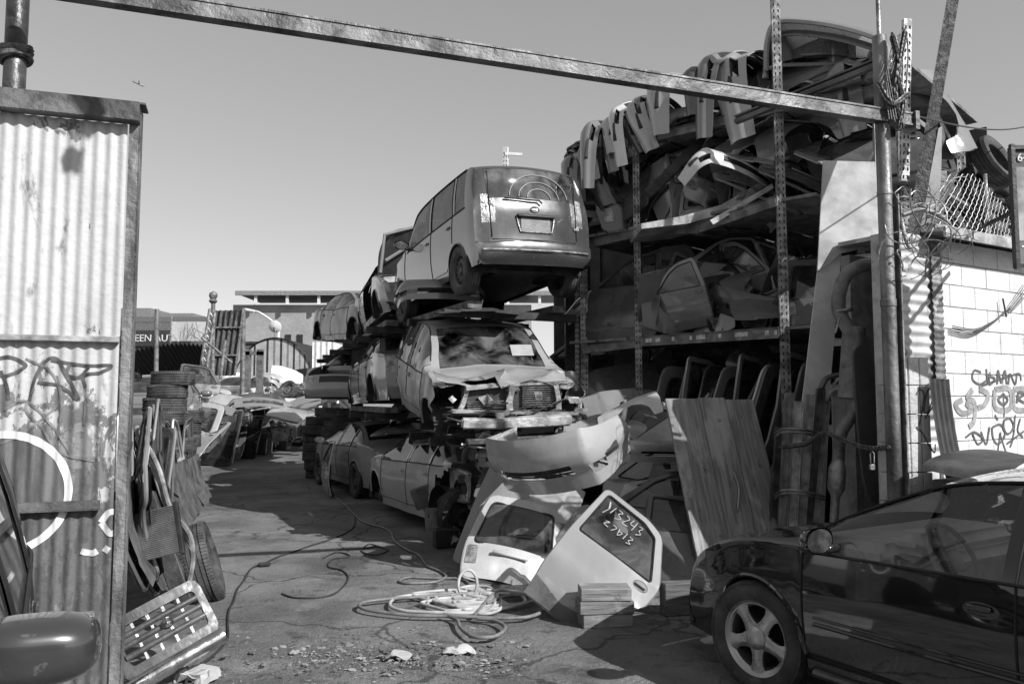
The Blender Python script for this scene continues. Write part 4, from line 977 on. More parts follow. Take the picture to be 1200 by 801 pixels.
def make_hood():
    root = thing('car_hood', 'hood', 'hood')
    ol = rp([(-.66, .02), (-.3, -.05), (.3, -.05), (.66, .02), (.72, .5), (.70, 1.08), (.35, 1.13), (-.35, 1.13), (-.70, 1.08), (-.72, .5)], .05)
    bend = lambda x, z: .10*x*x+.10*max(0, .25-z)**1.3*2-.03+(.018 if abs(x) > .30+.1*z else 0)+.02*noise.noise(V((x*2, z*2, 7)))
    link_mesh('skin', panel_bm(ol, [], bend, .0, .05, smooth=0), PL, root, 28)
    bm = bmesh.new(); tube(bm, [V((p.x*.985, bend(p.x, p.z)+.012, p.z*.985+.006)) for p in [V((p[0], 0, p[1])) for p in ol]], .012, 5, True); link_mesh('hem', bm, PL, root, 50)
    ih = [[(-.6, .12), (-.1, .15), (-.1, .95), (-.6, .9)], [(.1, .15), (.6, .12), (.6, .9), (.1, .95)]]
    link_mesh('inner_frame', panel_bm([(x*.93, z*.93+.03) for x, z in ol], ih, lambda x, z: bend(x, z)+.035, .0, .12), PD, root, 40)
    return root
def make_fender():
    ol = rp([(0, .3), (.0, .74), (.15, .80), (.7, .86), (1.04, .80), (1.10, .62), (1.1, .33), (.95, .33), (.90, .50), (.78, .62), (.62, .68), (.46, .66), (.31, .57), (.22, .42), (.18, .0), (.02, .0)], .03)
    bend = lambda x, z: -.06*math.sin(PI*min(1, max(0, z/.85)))+.5*max(0, z-.72)**1.0+.12*max(0, x-.7)**2-(.012 if .5 < z < .53 else 0)
    bm = panel_bm(ol, [], bend, .006, .05, smooth=0); o = link_mesh('car_fender', bm, PG, None, 40); return tag(o, 'fender', 'fender')
def make_bumper(W=.86, D=.5, H=.42, openings=True):
    """plastic bumper cover: a U in plan, C in section"""
    root = thing('bumper_cover', 'bumper', 'bumper')
    def f(u, v):
        s = 2*u-1; a = abs(s); x = W*math.copysign(min(1, (a*1.35))**1.0, s) if a < .74 else W*math.copysign(1-.02*(a-.74), s)
        if a < .6: x = W*.86*s/.6; y = -.10*(1-(a/.6)**2)
        else:
            q = (a-.6)/.4; x = math.copysign(W*(.86+.14*math.sin(min(1, q*1.8)*PI/2)), s); y = D*q**1.25
        sect = [(-.02, .0), (.0, .12), (.045, .2), (.05, .28), (.02, .36), (-.02, .42)]
        z = v*H*(1-.35*max(0, a-.6)/.4); o = lin([(b*H/.42, c) for c, b in sect], v*H)
        nx, ny = (0, -1) if a < .6 else (math.copysign(math.sin(min(1, (a-.6)/.4*2)*PI/2), s), -math.cos(min(1, (a-.6)/.4*2)*PI/2))
        return V((x+nx*o, y+ny*o, z))
    keep = (lambda u, v: not ((.30 < v < .52 and .28 < u < .72) or (.2 < v < .42 and (.13 < u < .2 or .8 < u < .87)))) if openings else None
    bm = grid_bm(60, 14, f, keep); bmesh.ops.recalc_face_normals(bm, faces=bm.faces); bmesh.ops.solidify(bm, geom=bm.faces[:], thickness=.008)
    link_mesh('cover', bm, PL, root, 40)
    bm = bmesh.new(); tube(bm, [f(u, .47)+V((0, .06, 0)) for u in [.1+.8*k/20 for k in range(21)]], .035, 6); link_mesh('reinforcement', bm, DARK(), root, 40)
    if openings:
        bm = bmesh.new()
        for v in (.34, .40, .46): tube(bm, [f(.28+.44*k/14, v)+V((0, .015, 0)) for k in range(15)], .007, 5)
        link_mesh('grille', bm, BLACK(), root, 40)
    return root
def make_seat():
    root = thing('car_seat', 'seat', 'seat'); m = plain('seat_fabric', .14, .9, 0, .3, 12, .3)
    bm = bmesh.new(); box(bm, (0, -.05, .18), (.5, .52, .2), bev=.06); link_mesh('cushion', bm, m, root, 60)
    bm = bmesh.new(); box(bm, (0, .26, .55), (.48, .16, .68), Matrix.Rotation(R_(-12), 4, 'X'), bev=.06); link_mesh('backrest', bm, m, root, 60)
    bm = bmesh.new(); box(bm, (0, .34, 1.0), (.26, .1, .18), Matrix.Rotation(R_(-12), 4, 'X'), bev=.04); link_mesh('headrest', bm, m, root, 60); return root
def make_tyre():
    return tag(link_mesh('tyre', tyre_bm(.32, .205, .2, 36, Matrix.Rotation(PI/2, 4, 'X')), RUBBER(), None, 40), 'tyre', 'tyre')
def make_wheel():
    root = thing('wheel', 'wheel', 'wheel'); link_mesh('rim', rim_bm('steel', .205, .17, -1), [plain('dusty_steel', .16, .6, .5, .4, 9, .2), BLACK()], root, 40); link_mesh('tyre', tyre_bm(.33, .21, .205, 40), RUBBER(), root, 40); return root
def make_radiator():
    root = thing('radiator', 'radiator', 'radiator'); bm = bmesh.new()
    for k in range(26): box(bm, (0, 0, .02+.0145*k), (.56, .03, .005))
    box(bm, (0, .012, .2), (.56, .004, .38)); link_mesh('fins', bm, ALLOY(), root)
    for s in (-1, 1): bm = bmesh.new(); box(bm, (.3*s, 0, .2), (.05, .05, .42), bev=.008); link_mesh('tank', bm, BLACK(), root)
    return root
def make_engine():
    root = thing('engine', 'engine', 'engine'); r = random.Random(3); bm = bmesh.new(); box(bm, (0, 0, .25), (.5, .4, .42), bev=.03); box(bm, (0, -.05, .5), (.46, .22, .1), bev=.02); box(bm, (.34, 0, .2), (.25, .3, .3), bev=.05)
    for k in range(14): box(bm, (r.uniform(-.3, .35), r.uniform(-.25, .25), r.uniform(.05, .5)), (r.uniform(.05, .16), r.uniform(.05, .14), r.uniform(.04, .14)), Matrix.Rotation(r.uniform(0, 3), 4, 'Z'), bev=.012)
    link_mesh('block', bm, plain('engine_metal', .16, .55, .6, .7, 9, .5), root, 40); bm = bmesh.new()
    for (x, z, q) in ((-.15, .18, .09), (.08, .12, .07), (.0, .38, .06)): lathe(bm, [(q, -.26), (q, -.23), (q*.85, -.23), (q*.8, -.27), (0, -.27)], 20, M=Matrix.Translation((x, 0, z)))
    link_mesh('pulley', bm, ALLOY(), root, 40); bm = bmesh.new()
    for k in range(5): tube(bm, catmull([V((r.uniform(-.3, .3), r.uniform(-.25, .1), r.uniform(.1, .5))) for q in range(4)], 6), .018, 6)
    link_mesh('hose', bm, BLACK(), root, 50); return root
front_door, rear_door, hatchp, hoodp, fenderp, bumperp, seatp, tyrep, wheelp, radp, engp = Proto(make_door('front')), Proto(make_door('rear')), Proto(make_frame()), Proto(make_hood()), Proto(make_fender()), Proto(make_bumper()), Proto(make_seat()), Proto(make_tyre()), Proto(make_wheel()), Proto(make_radiator()), Proto(make_engine())
def colour(m): return {k: m for k in ('outer_panel', 'edge_frame', 'panel', 'skin', 'hem', 'cover', 'car_fender', 'handle')}
SH = {'black': PB, 'dark': PD, 'grey': PG, 'light': PL, 'white': PW_}
KIND = {'d': (front_door, 'car door'), 'r': (rear_door, 'rear door'), 'h': (hatchp, 'hatch panel'), 'b': (hoodp, 'car hood'), 'f': (fenderp, 'fender'), 'u': (bumperp, 'bumper cover'), 's': (seatp, 'car seat'), 't': (tyrep, 'tyre'), 'w': (wheelp, 'wheel'), 'e': (engp, 'engine'), 'a': (radp, 'radiator')}
ORD = ['first', 'second', 'third', 'fourth', 'fifth', 'sixth', 'seventh', 'eighth', 'ninth', 'tenth', 'eleventh', 'twelfth', 'thirteenth', 'fourteenth', 'fifteenth', 'sixteenth', 'seventeenth', 'eighteenth', 'nineteenth', 'twentieth']
ORD += ['twenty-'+q for q in ORD[:9]]+['thirtieth']+['thirty-'+q for q in ORD[:9]]
AREA = {}
def add(area, k, sh, M, scale=None, extra=''):
    AREA.setdefault(area, []).append((k, sh, M, scale, extra))
def px_of(p):
    p = V(p)-V((0, 0, EYE)); f = p.y*math.cos(TH)+p.z*math.sin(TH); return 600+F*p.x/max(f, .1)
def flush():
    for area, items in AREA.items():
        items.sort(key=lambda q: px_of(q[2].translation)); cnt = {}
        tot = {}
        for k, sh, M, sc_, ex in items: tot[(k, sh, ex)] = tot.get((k, sh, ex), 0)+1
        for k, sh, M, sc_, ex in items:
            i = cnt.get((k, sh, ex), 0); cnt[(k, sh, ex)] = i+1; pr, nm = KIND[k]
            o = (ORD[i]+' ' if i < len(ORD) else 'last ') if tot[(k, sh, ex)] > 1 else ''
            lab = (o+(sh+' ' if k not in 'tews' else '')+(ex+' ' if ex else '')+nm+(' from left' if o else '')+' '+area)
            if len(lab.split()) > 16: lab = lab.replace(' from left', '')
            pr.put(M, lab, nm+'s '+area, colour(SH[sh]) if k not in 'tewsa' else None, sc_)
# ------------------------------------------------------------------ cars
BP = paint(.010, .06, .05, chips=.0, dent=.03)
r_, sh_, ob_ = car('black_sedan', 'shiny black four-door sedan parked at right with five-spoke front wheel', carM(2.90, 4.22, 0, -.527, .85) @ Matrix.Diagonal((1, 1, 1.03, 1)), dict(SEDAN), BP, steer=R_(6), glassm=glass(.96, .06), wheelset=[(1.36, 1), (1.36, -1), (-1.34, 1), (-1.34, -1)], seamv=.004)
bm = bmesh.new()
for sg in (1, -1):
    xs = [-.98+.05*k for k in range(39)]
    for z0, rr in ((.50, .010), (.535, .006)): tube(bm, [sh_.adj(x, sg*(sh_.halfw(x, z0)+.004), z0) for x in xs], rr, 6)
link_mesh('side_moulding', bm, BP, r_, 40)
bm = bmesh.new()
for sg in (1, -1): tube(bm, [sh_.adj(x, sg*(sh_.halfw(x, .235)+.012), .235) for x in [-.92+.06*k for k in range(32)]], .028, 8, flat=.8)
link_mesh('rocker_strip', bm, paint(.03, .6, .35), r_, 40)
bm = bmesh.new(); box(bm, (.5, .0, 1.235), (.03, .24, .06), bev=.012); link_mesh('interior_mirror', bm, BLACK(), r_, 40)
GP = paint(.06, .12, .28, metal=.4)
r_, sh_, ob_ = car('parked_car', 'dark car close by at the left edge with large grey wing mirror', carM(-2.10, 1.80, .03, .49, -.87), dict(SUV), paint(.04, .15, .16), mirrors=(-1,))
# its near mirror: a big smooth shell
mr_ = link_mesh('mirror', grid_bm(48, 20, lambda u, v: V((.10*math.cos(PI/2*v)**.9-.03, .135+.115*math.copysign(abs(math.cos(2*PI*u))**.62, math.cos(2*PI*u))*math.sin(PI/2*v)**.55, .07*math.copysign(abs(math.sin(2*PI*u))**.62, math.sin(2*PI*u))*math.sin(PI/2*v)**.55*(1-.12*math.cos(2*PI*u)))), ), GP, r_, 60)
mr_.matrix_local = Matrix.Translation((.70, .80, 1.22)) @ Matrix.Diagonal((1.0, .95, 1.0, 1))
bm = bmesh.new(); box(bm, (-.01, .0, -.055), (.09, .14, .04), bev=.015); link_mesh('mirror_foot', bm, BLACK(), mr_, 40)
bm = bmesh.new(); box(bm, (-.035, .135, 0), (.01, .2, .12), bev=.004); link_mesh('mirror_glass', bm, CHROME(), mr_, 40)
# boxy wagon on top of the stack
SP = paint(.040, .3, .2, dustv=.12)
wag = carM(-.47, 11.75, 3.10, -.42, .9, 3, -2)
r_, sh_, ob_ = car('boxy_wagon', 'grey boxy wagon with arcs wiped on its dusty rear window atop the stack', wag, BOXY, SP, tail='boxy', wheels='steel', glassm=glass(.25, .75), handles=True)
xr = -1.93
def rear(y, z, off=.0): return sh_.adj(lin([(.6, -1.93), (.95, -1.925), (1.1, -1.91), (1.45, -1.87), (1.6, -1.8)], z)-off, y, z)
bm = bmesh.new()
for rad in (.42, .29, .17):
    pts = [rear(-.08+rad*math.cos(t), 1.15+rad*.78*math.sin(t), .012) for t in [PI*(.02+.96*k/24) for k in range(25)]]
    tube(bm, pts, .006, 5)
link_mesh('wiped_arc', bm, plain('streak', .35, .7, 0, .2, 9, 0), r_)
bm = bmesh.new(); tube(bm, [rear(.42, 1.13, .03), rear(.1, 1.12, .035), rear(-.06, 1.12, .04), rear(-.10, 1.08, .04)], .011, 6); link_mesh('wiper', bm, BLACK(), r_)
bm = bmesh.new()
for s in (-1, 1): tube(bm, [rear(s*.22, .70, .01), rear(s*.25, .80, .012), rear(s*.27, .9, .012)], .01, 6)
tube(bm, [rear(-.22, .70, .01), rear(.22, .70, .01)], .01, 6); link_mesh('plate_surround', bm, STEEL(), r_)
bm = bmesh.new(); c = rear(0, .80, .006); box(bm, c, (.01, .42, .18), bev=.003); link_mesh('plate_recess', bm, plain('recess', .16, .5), r_)
bm = bmesh.new(); c = rear(0, .905, .03); box(bm, c, (.05, .54, .04), bev=.012); link_mesh('handle_bar', bm, BLACK(), r_)
bm = bmesh.new(); c = rear(0, 1.0, .012); Mx = Matrix.Translation(c) @ Matrix.Rotation(PI/2, 4, 'Y')
tube(bm, [Mx @ V((.038*math.cos(t), .06*math.sin(t), 0)) for t in [2*PI*k/24 for k in range(24)]], .006, 6, True); box(bm, c, (.006, .085, .028), bev=.002); link_mesh('emblem', bm, CHROME(), r_)
o = text_obj('xB', .07, STEEL(), Matrix.Identity(4), r_, .003); o.matrix_parent_inverse = Matrix.Identity(4); o.matrix_local = Matrix.Translation(rear(-.56, .76, .02)) @ Matrix.Rotation(-PI/2, 4, 'Z')
bm = bmesh.new()
for s in (-1, 1): tube(bm, [rear(s*.605, .62, .012), rear(s*.615, 1.1, .012), rear(s*.60, 1.5, .012)], .006, 5)
tube(bm, [rear(-.6, .6, .012), rear(0, .6, .012), rear(.6, .6, .012)], .006, 5); link_mesh('tailgate_gap', bm, BLACK(), r_)
bm = bmesh.new(); tube(bm, [sh_.adj(-1.99, y, .45) for y in [-.75+.1*k for k in range(16)]], .014, 6); link_mesh('bumper_strip', bm, STEEL(), r_)
# wrecked suv with its face torn off
suvM = carM(-.52, 11.2, 1.34, .27, -.96, 7, 1.5) @ Matrix.Diagonal((1, 1.05, .90, 1))
def suvcut(zone, x, y, z, k, sg, zb, zt):
    if x > 1.98 and zt < 1.0: return True
    if x > 2.02: return True
    if x > 1.55 and sg < 0 and zone == 'side': return True
    if x > 1.75 and z < .75: return True
r_, sh_, ob_ = car('wrecked_suv', 'wrecked suv shell with crumpled hood and no front bumper or wheels', suvM, dict(SUV, crush=.14), paint(.30, .6, .4, dustv=.22), wheels=None, hub=True, dmg=.022, seed=4, cut=suvcut, skip=('headlight', 'grille'), mirrors=(), glassm=glass(.3, .7), solid=0)
q = r_
lab = 0
def sub(name, fn, mat, par=None, sm=35):
    bm = bmesh.new(); fn(bm); return link_mesh(name, bm, mat, par or q, sm)
lt = plain('bent_white_metal', .36, .5, .3, .4, 5, .5, spots=.45, spotv=.05)
def crump(bm, amp=.02, s=4):
    bmesh.ops.subdivide_edges(bm, edges=bm.edges[:], cuts=2, use_grid_fill=True)
    for v in bm.verts: v.co += V(noise.noise_vector(v.co*s))*amp
sub('core_support', lambda bm: (box(bm, (2.0, .05, .95), (.05, 1.2, .04), Matrix.Rotation(R_(2), 4, 'X')), box(bm, (2.04, 0, .60), (.06, 1.40, .045), Matrix.Rotation(R_(-3), 4, 'X')), box(bm, (2.02, .5, .78), (.04, .06, .34), Matrix.Rotation(R_(8), 4, 'X')), box(bm, (1.96, -.55, .78), (.05, .05, .38), Matrix.Rotation(R_(-12), 4, 'X')), box(bm, (2.03, -.06, .78), (.04, .06, .34)), crump(bm, .045, 5)), lt)
sub('radiator', lambda bm: ([box(bm, (1.98, .32, .66+.028*k), (.02, .44, .010)) for k in range(11)], [box(bm, (1.98, -.3, .66+.028*k), (.02, .44, .008)) for k in range(4)]), ALLOY())
sub('radiator_core', lambda bm: box(bm, (1.93, 0, .78), (.03, 1.15, .32)), plain('core', .04, .6))
sub('crash_bar', lambda bm: (box(bm, (2.16, -.0, .50), (.10, 1.22, .13), bev=.02), box(bm, (2.08, .5, .5), (.2, .12, .1)), box(bm, (2.08, -.5, .5), (.2, .12, .1)), crump(bm, .035)), lt)
sub('lower_beam', lambda bm: (box(bm, (2.08, 0, .26), (.1, 1.1, .07), bev=.01), box(bm, (2.0, 0, .36), (.05, .9, .1)), crump(bm, .02)), plain('dark_beam', .12, .5, .4, .5, 7, .4))
sub('torn_liner', lambda bm: (bm.from_mesh(panel_bm([(0, 0), (.5, .05), (.42, .45), (.1, .5), (-.1, .25)], [], lambda x, z: .12*math.sin(x*6)+.1*z*z, .0, .06, jit=.05).__class__ and bpy.data.meshes.new('t')) if False else None, tube(bm, [(1.7, .8, .25), (1.95, .72, .2), (2.05, .4, .18)], .03, 6, flat=.3), tube(bm, [(1.6, .82, .5), (1.85, .84, .42), (2.0, .76, .5), (1.95, .8, .8)], .025, 6), tube(bm, [(1.9, .6, .3), (2.05, .3, .15), (2.1, -.2, .14), (2.05, -.6, .22)], .02, 6)), lt)
gl = panel_bm([(-.05, 0), (.38, .04), (.42, .3), (.30, .42), (.02, .36), (-.1, .2)], [[(.1, .1), (.28, .12), (.26, .28), (.12, .26)]], lambda x, z: .1*math.sin(x*8+z*5), .004, .05, jit=.04)
o = link_mesh('torn_bumper_piece', gl, lt, q, 30); o.matrix_parent_inverse = Matrix.Identity(4); o.matrix_local = Matrix.Translation((2.0, .85, .22)) @ Matrix.Rotation(R_(60), 4, 'Z') @ Matrix.Rotation(R_(15), 4, 'Y')
def lampbowl(bm):
    for s in (1, -1): lathe(bm, [(.11, 0), (.12, .02), (.09, -.06), (.04, -.09), (0, -.09)], 20, 'X', Matrix.Translation((2.0, s*.70, .82)) @ Matrix.Diagonal((-1, 1, .75, 1)))
sub('headlight_bowl', lambda bm: lathe(bm, [(.11, 0), (.12, .02), (.09, -.06), (.04, -.09), (0, -.09)], 20, 'X', Matrix.Translation((1.98, .72, .82)) @ Matrix.Diagonal((1, 1, .75, 1))), CHROME())
sub('hood_corner', lambda bm: (box(bm, (1.85, -.68, 1.02), (.3, .36, .012), Matrix.Rotation(R_(-16), 4, 'X') @ Matrix.Rotation(R_(8), 4, 'Y')), crump(bm, .04, 5)), paint(.45, .4))
def wires(bm, n, c, s, r=.007, seed=1):
    rr = random.Random(seed)
    for k in range(n): tube(bm, catmull([V(c)+V((rr.uniform(-1, 1)*s[0], rr.uniform(-1, 1)*s[1], rr.uniform(-1, 1)*s[2])) for _ in range(4)], 5), r*rr.uniform(.6, 1.8), 5)
sub('wiring', lambda bm: wires(bm, 26, (1.95, -.1, .45), (.14, .75, .28), .009, 3), BLACK(), None, 60)
for _ in range(24): sub('bracket', lambda bm: (box(bm, (2.0+rnd.uniform(-.05, .08), rnd.uniform(-.75, .8), rnd.uniform(.2, .95)), (rnd.uniform(.02, .06), rnd.uniform(.05, .16), rnd.uniform(.04, .12)), Matrix.Rotation(rnd.uniform(-.6, .6), 4, 'X')), crump(bm, .03, 8)), plain('bracket', .20, .5, .4, .7, 9, .3))
o = link_mesh('paper_notice', mk(lambda bm: box(bm, (0, 0, 0), (.003, .28, .20))), plain('paper_sheet', .32, .8, 0, .1, 9, 0), q); o.matrix_parent_inverse = Matrix.Identity(4); o.matrix_local = Matrix.Translation((.80, .42, 1.31)) @ Matrix.Rotation(R_(-42), 4, 'Y')
# light sedan on the ground with its rear quarter cut open
def quarter(zone, x, y, z, k, sg, zb, zt):
    if x < -1.75: return True
    if x < -1.25 and zone != 'top' and z < .80 and sg > 0: return True
    if x < -1.5 and sg > 0 and z < .9: return True
    if 1.0 < x and zone == 'side' and z < .0: return True
q, sh_, ob_ = car('cut_sedan', 'light sedan on the ground with rear quarter cut open and no wheels', carM(-.80, 11.9, .0, -.46, .89, 0, 0), SEDAN, paint(.50, .5, .3), wheels=None, hub=True, cut=quarter, skip=('taillight', 'rear_bumper', 'trunk_lid', 'rear_window'), dmg=.006, seed=9, mirrors=())
sub('quarter_frame', lambda bm: (tube(bm, [(-1.45, .72, .92), (-1.95, .70, .86), (-1.98, .72, .55), (-1.5, .74, .5)], .035, 6, True), tube(bm, [(-1.55, .70, .80), (-1.85, .68, .76), (-1.87, .68, .60), (-1.6, .70, .60)], .02, 6, True), crump(bm, .01)), lt)
bmq = panel_bm([(-.3, 0), (.3, 0), (.33, .35), (.2, .42), (-.3, .4)], [[(-.2, .1), (.18, .1), (.16, .3), (-.12, .3)]], lambda x, z: .03*math.sin(8*x), .004, .06, jit=.03)
o = link_mesh('inner_quarter', bmq, lt, q, 30); o.matrix_parent_inverse = Matrix.Identity(4); o.matrix_local = Matrix.Translation((-1.75, .72, .5))
sub('loose_liner', lambda bm: wires(bm, 12, (-1.6, .5, .4), (.3, .3, .3), .012, 8), DARK(), None, 60)
sub('boot_floor', lambda bm: box(bm, (-1.75, 0, .45), (.6, 1.1, .05)), DARK())
# second ground sedan behind
car('ground_sedan', 'dusty grey sedan on the ground behind the cut-open light sedan', carM(-2.75, 16.3, 0, -.46, .89), SEDAN, paint(.24, .6, .3), wheels='steel', wheelset=[(1.36, 1), (1.36, -1), (-1.34, 1), (-1.34, -1)], mirrors=(1,))
# middle level
car('stacked_sedan', 'grey sedan without wheels on the middle level left of the wrecked suv', carM(-1.95, 14.6, 1.52, -.32, .95, 1), SEDAN, paint(.17, .45, .3), wheels=None, mirrors=(), handles=True)
car('stacked_hatchback', 'pale car body farthest back on the middle level above the tyre stacks', carM(-3.25, 18.6, 1.6, -.2, -.98), SEDAN, paint(.28, .5, .3), wheels=None, mirrors=(1,), skip=('hood',))
# upper level
q, sh_, ob_ = car('open_hood_sedan', 'wrecked sedan with raised hood facing out on the top level', carM(-1.85, 14.9, 3.0, .28, -.96, -1, 4), SEDAN, paint(.06, .5, .3), wheels=None, mirrors=(), skip=('hood', 'door_1_r', 'window_2_r'), dmg=.01, seed=12, hub=False)
hb = hoodp_mesh = None
bmh = grid_bm(16, 12, lambda u, v: V((1.05+.22*v-.14*(2*u-1)**2*v, (u-.5)*1.45*(1-.22*v**3), .98+.78*v-.12*(2*u-1)**4*v))); bmesh.ops.solidify(bmh, geom=bmh.faces[:], thickness=.03)
o = link_mesh('hood', bmh, paint(.05, .4), q, 40)
sub('hood_frame', lambda bm: (tube(bm, [(1.15, -.70, 1.0), (1.25, -.60, 1.64), (1.28, 0, 1.78), (1.25, .60, 1.64), (1.15, .70, 1.0)], .03, 6), tube(bm, [(1.19, -.6, 1.2), (1.25, 0, 1.55), (1.19, .6, 1.2)], .03, 6)), paint(.25, .4))
sub('engine_bay', lambda bm: ([box(bm, (1.6+rnd.uniform(-.4, .4), rnd.uniform(-.55, .55), .75+rnd.uniform(-.1, .1)), (.2, .2, .2), bev=.02) for _ in range(10)]), plain('bay', .1, .6, .3, .7, 9, .4))
sub('hanging_parts', lambda bm: (wires(bm, 22, (1.7, 0, .2), (.4, .7, .25), .02, 5), box(bm, (1.7, 0, .12), (.8, .9, .08))), DARK(), None, 60)
q, sh_, ob_ = car('crushed_wreck', 'crushed wreck at the far end of the top level overhanging the aisle', carM(-3.5, 19.0, 2.95, .5, -.86, 3, -4), dict(SEDAN, H=1.2), paint(.12, .7, .3), wheels=None, mirrors=(), skip=('hood', 'front_bumper', 'headlight', 'grille'), dmg=.05, seed=15)
sub('hanging_parts', lambda bm: (wires(bm, 34, (1.7, .1, .35), (.5, .8, .4), .028, 6), box(bm, (1.8, 0, .5), (.3, 1.2, .35), bev=.03), box(bm, (1.2, 0, .1), (1.6, 1.1, .1))), plain('scrap', .13, .6, .3, .8, 7, .5), None, 60)
# cars on the left side
car('left_sedan', 'grey sedan raised on junk at the left of the aisle, front towards camera', carM(-7.55, 17.0, .95, .35, -.94), SEDAN, paint(.12, .5, .3), wheels=None, mirrors=(1,))
car('pickup_wreck', 'dark truck cab on end half hidden behind the gate leaf', carM(-5.95, 10.0, 1.0, -.30, .95, 0, 0), SUV, paint(.05, .4), wheels=None, mirrors=(1, -1))
# ------------------------------------------------------------------ placements of loose parts
def lean(p0, p1, face):
    """matrix: base p0, up towards p1, x direction = horizontal 'face' direction"""
    return frame(p0, V((*face, 0)) if len(face) == 2 else V(face), V(p1)-V(p0))
# the light door with chalk writing, hatch, tailgate sheet, bumper in front of the rack
def special_door(p0, p1, face, label, mat, chalk=None, proto=rear_door):
    o = proto.put(lean(p0, p1, face), label, None, colour(mat)); return o
dM = lean(G(625, 703), P(712, 575, 7.35), (.985, -.28)); dM2 = dM
M_ = frame_up(G(616, 696, .20)+V((0, .05, .0)), (.92, -.14, -.34), (.60, .34, .72))
door = Proto(make_door('rear')).put(M_, 'light silver rear door with chalk writing, leaning in front of the junk pile', None, colour(paint(.27, .12, .25, chips=.1)), (.92, 1, .98))
bm = bmesh.new()
def onb(x, z, off=.002): return V((x, dbend(x, z)-off, z))
strokes = [[(.16, 1.04), (.13, 1.12), (.16, 1.06), (.13, .98)], [(.21, 1.10), (.19, 1.02)], [(.24, 1.1), (.29, 1.09), (.26, 1.06), (.30, 1.03), (.25, 1.0)], [(.33, 1.1), (.37, 1.08), (.33, 1.01), (.39, 1.01)], [(.41, 1.1), (.40, 1.05), (.45, 1.05)], [(.45, 1.1), (.44, 1.0)], [(.48, 1.08), (.52, 1.08), (.5, 1.04), (.53, 1.02), (.49, .99)],
           [(.2, .93), (.24, .94), (.2, .9), (.25, .89)], [(.28, .94), (.32, .93), (.29, .88)], [(.35, .94), (.36, .88), (.39, .92), (.35, .92)], [(.43, .95), (.42, .88)], [(.46, .94), (.5, .93), (.47, .9), (.5, .88), (.46, .87)]]
for st in strokes: tube(bm, catmull([onb(*p) for p in st], 5), .0042, 5)
o = link_mesh('chalk_writing', bm, plain('chalk', .42, .9, 0, .2, 20, 0), door, 60); o.matrix_parent_inverse = Matrix.Identity(4)
lp = panel_bm([(-.02, .0), (.25, -.0), (.52, .0), (.575, .14), (.3, .10), (-.025, .18)], [], lambda x, z: dbend(x, z)-.004, 0, .05, smooth=0)
o = link_mesh('primer_patch', lp, plain('primer_grey', .10, .5, 0, .3, 5, .2), door, 60); o.matrix_parent_inverse = Matrix.Identity(4)
HB = make_frame(); HB.name = 'tailgate_door'
Proto(HB).put(frame_up(G(590, 685)+V((0, 0, .02)), (.95, -.05, -.15), (.22, .62, .72)), 'light hatchback tailgate with wiper and dusty glass, lying against the pile', None, colour(paint(.5, .3, .25)), (.72, 1, .98))
tg = panel_bm([(-.24, 0), (.24, 0), (.28, .1), (.28, 1.1), (.23, 1.3), (0, 1.36), (-.23, 1.3), (-.28, 1.1), (-.28, .1)], [], lambda x, z: -.07*math.cos(x*4.2)+.06*max(0, z-1.2), .02, .07)
o = tag(link_mesh('rocker_panel', tg, paint(.24, .7, .3, dustv=.3), None, 40), 'long dusty grey body panel with rounded end leaning left of the tailgate', 'body panel'); o.matrix_world = frame_up(G(556, 668), (.92, -.30, -.2), (.33, .42, .8))
for k, (a, b, Y2, f, sh, kk, lab) in enumerate([((728, 708), (752, 543, ), 8.1, (.97, .1), 'grey', 'd', 'grey front door standing behind the chalk-marked silver door'), ((740, 700), (770, 565), 7.9, (.95, -.2), 'black', 'd', 'glossy black door standing right behind the wooden blocks'), ((772, 690), (800, 585), 8.0, (.5, -.85), 'grey', 'r', 'grey rear door seen edge-on between black door and wooden board')]):
    o0, up = ((V((.95, 8.55, .25)), V((.12, .3, 1))), (V((.88, 7.98, .02)), V((.16, .3, 1))), (V((1.70, 8.35, .02)), V((.0, .3, 1))))[k]
    KIND[kk][0].put(frame_up(o0, V((*f, 0)), up), lab, None, colour(SH[sh]))
bumperp.put(cols(P(645, 572, 7.9), V((.80, -.56, .12)).normalized(), V((.42, .66, .42)).normalized(), V((-.32, -.30, .85)).normalized()), 'large pale torn bumper cover lying across the pile below the wrecked suv', None, {'cover': paint(.36, .35, .25), 'grille': BLACK()}, (.74, 1.35, 1.45))
hoodp.put(frame(P(735, 545, 9.0), (.95, -.3, -.12), (-.2, .75, .45)), 'pale flat trunk lining with triangular holes on the pile', None, {'skin': plain('felt_lining', .36, .95, 0, .1, 30, .4), 'hem': plain('felt_lining', .36, .95, 0, .1, 30, .4)}, (.62, .5, .42))
fenderp.put(frame(P(715, 520, 9.4), (.9, .3, -.1), (.1, -.3, 1)), 'rusty grey fender standing upright behind the pale bumper', None, {'car_fender': paint(.2, .8)}, (.6, .6, .7))
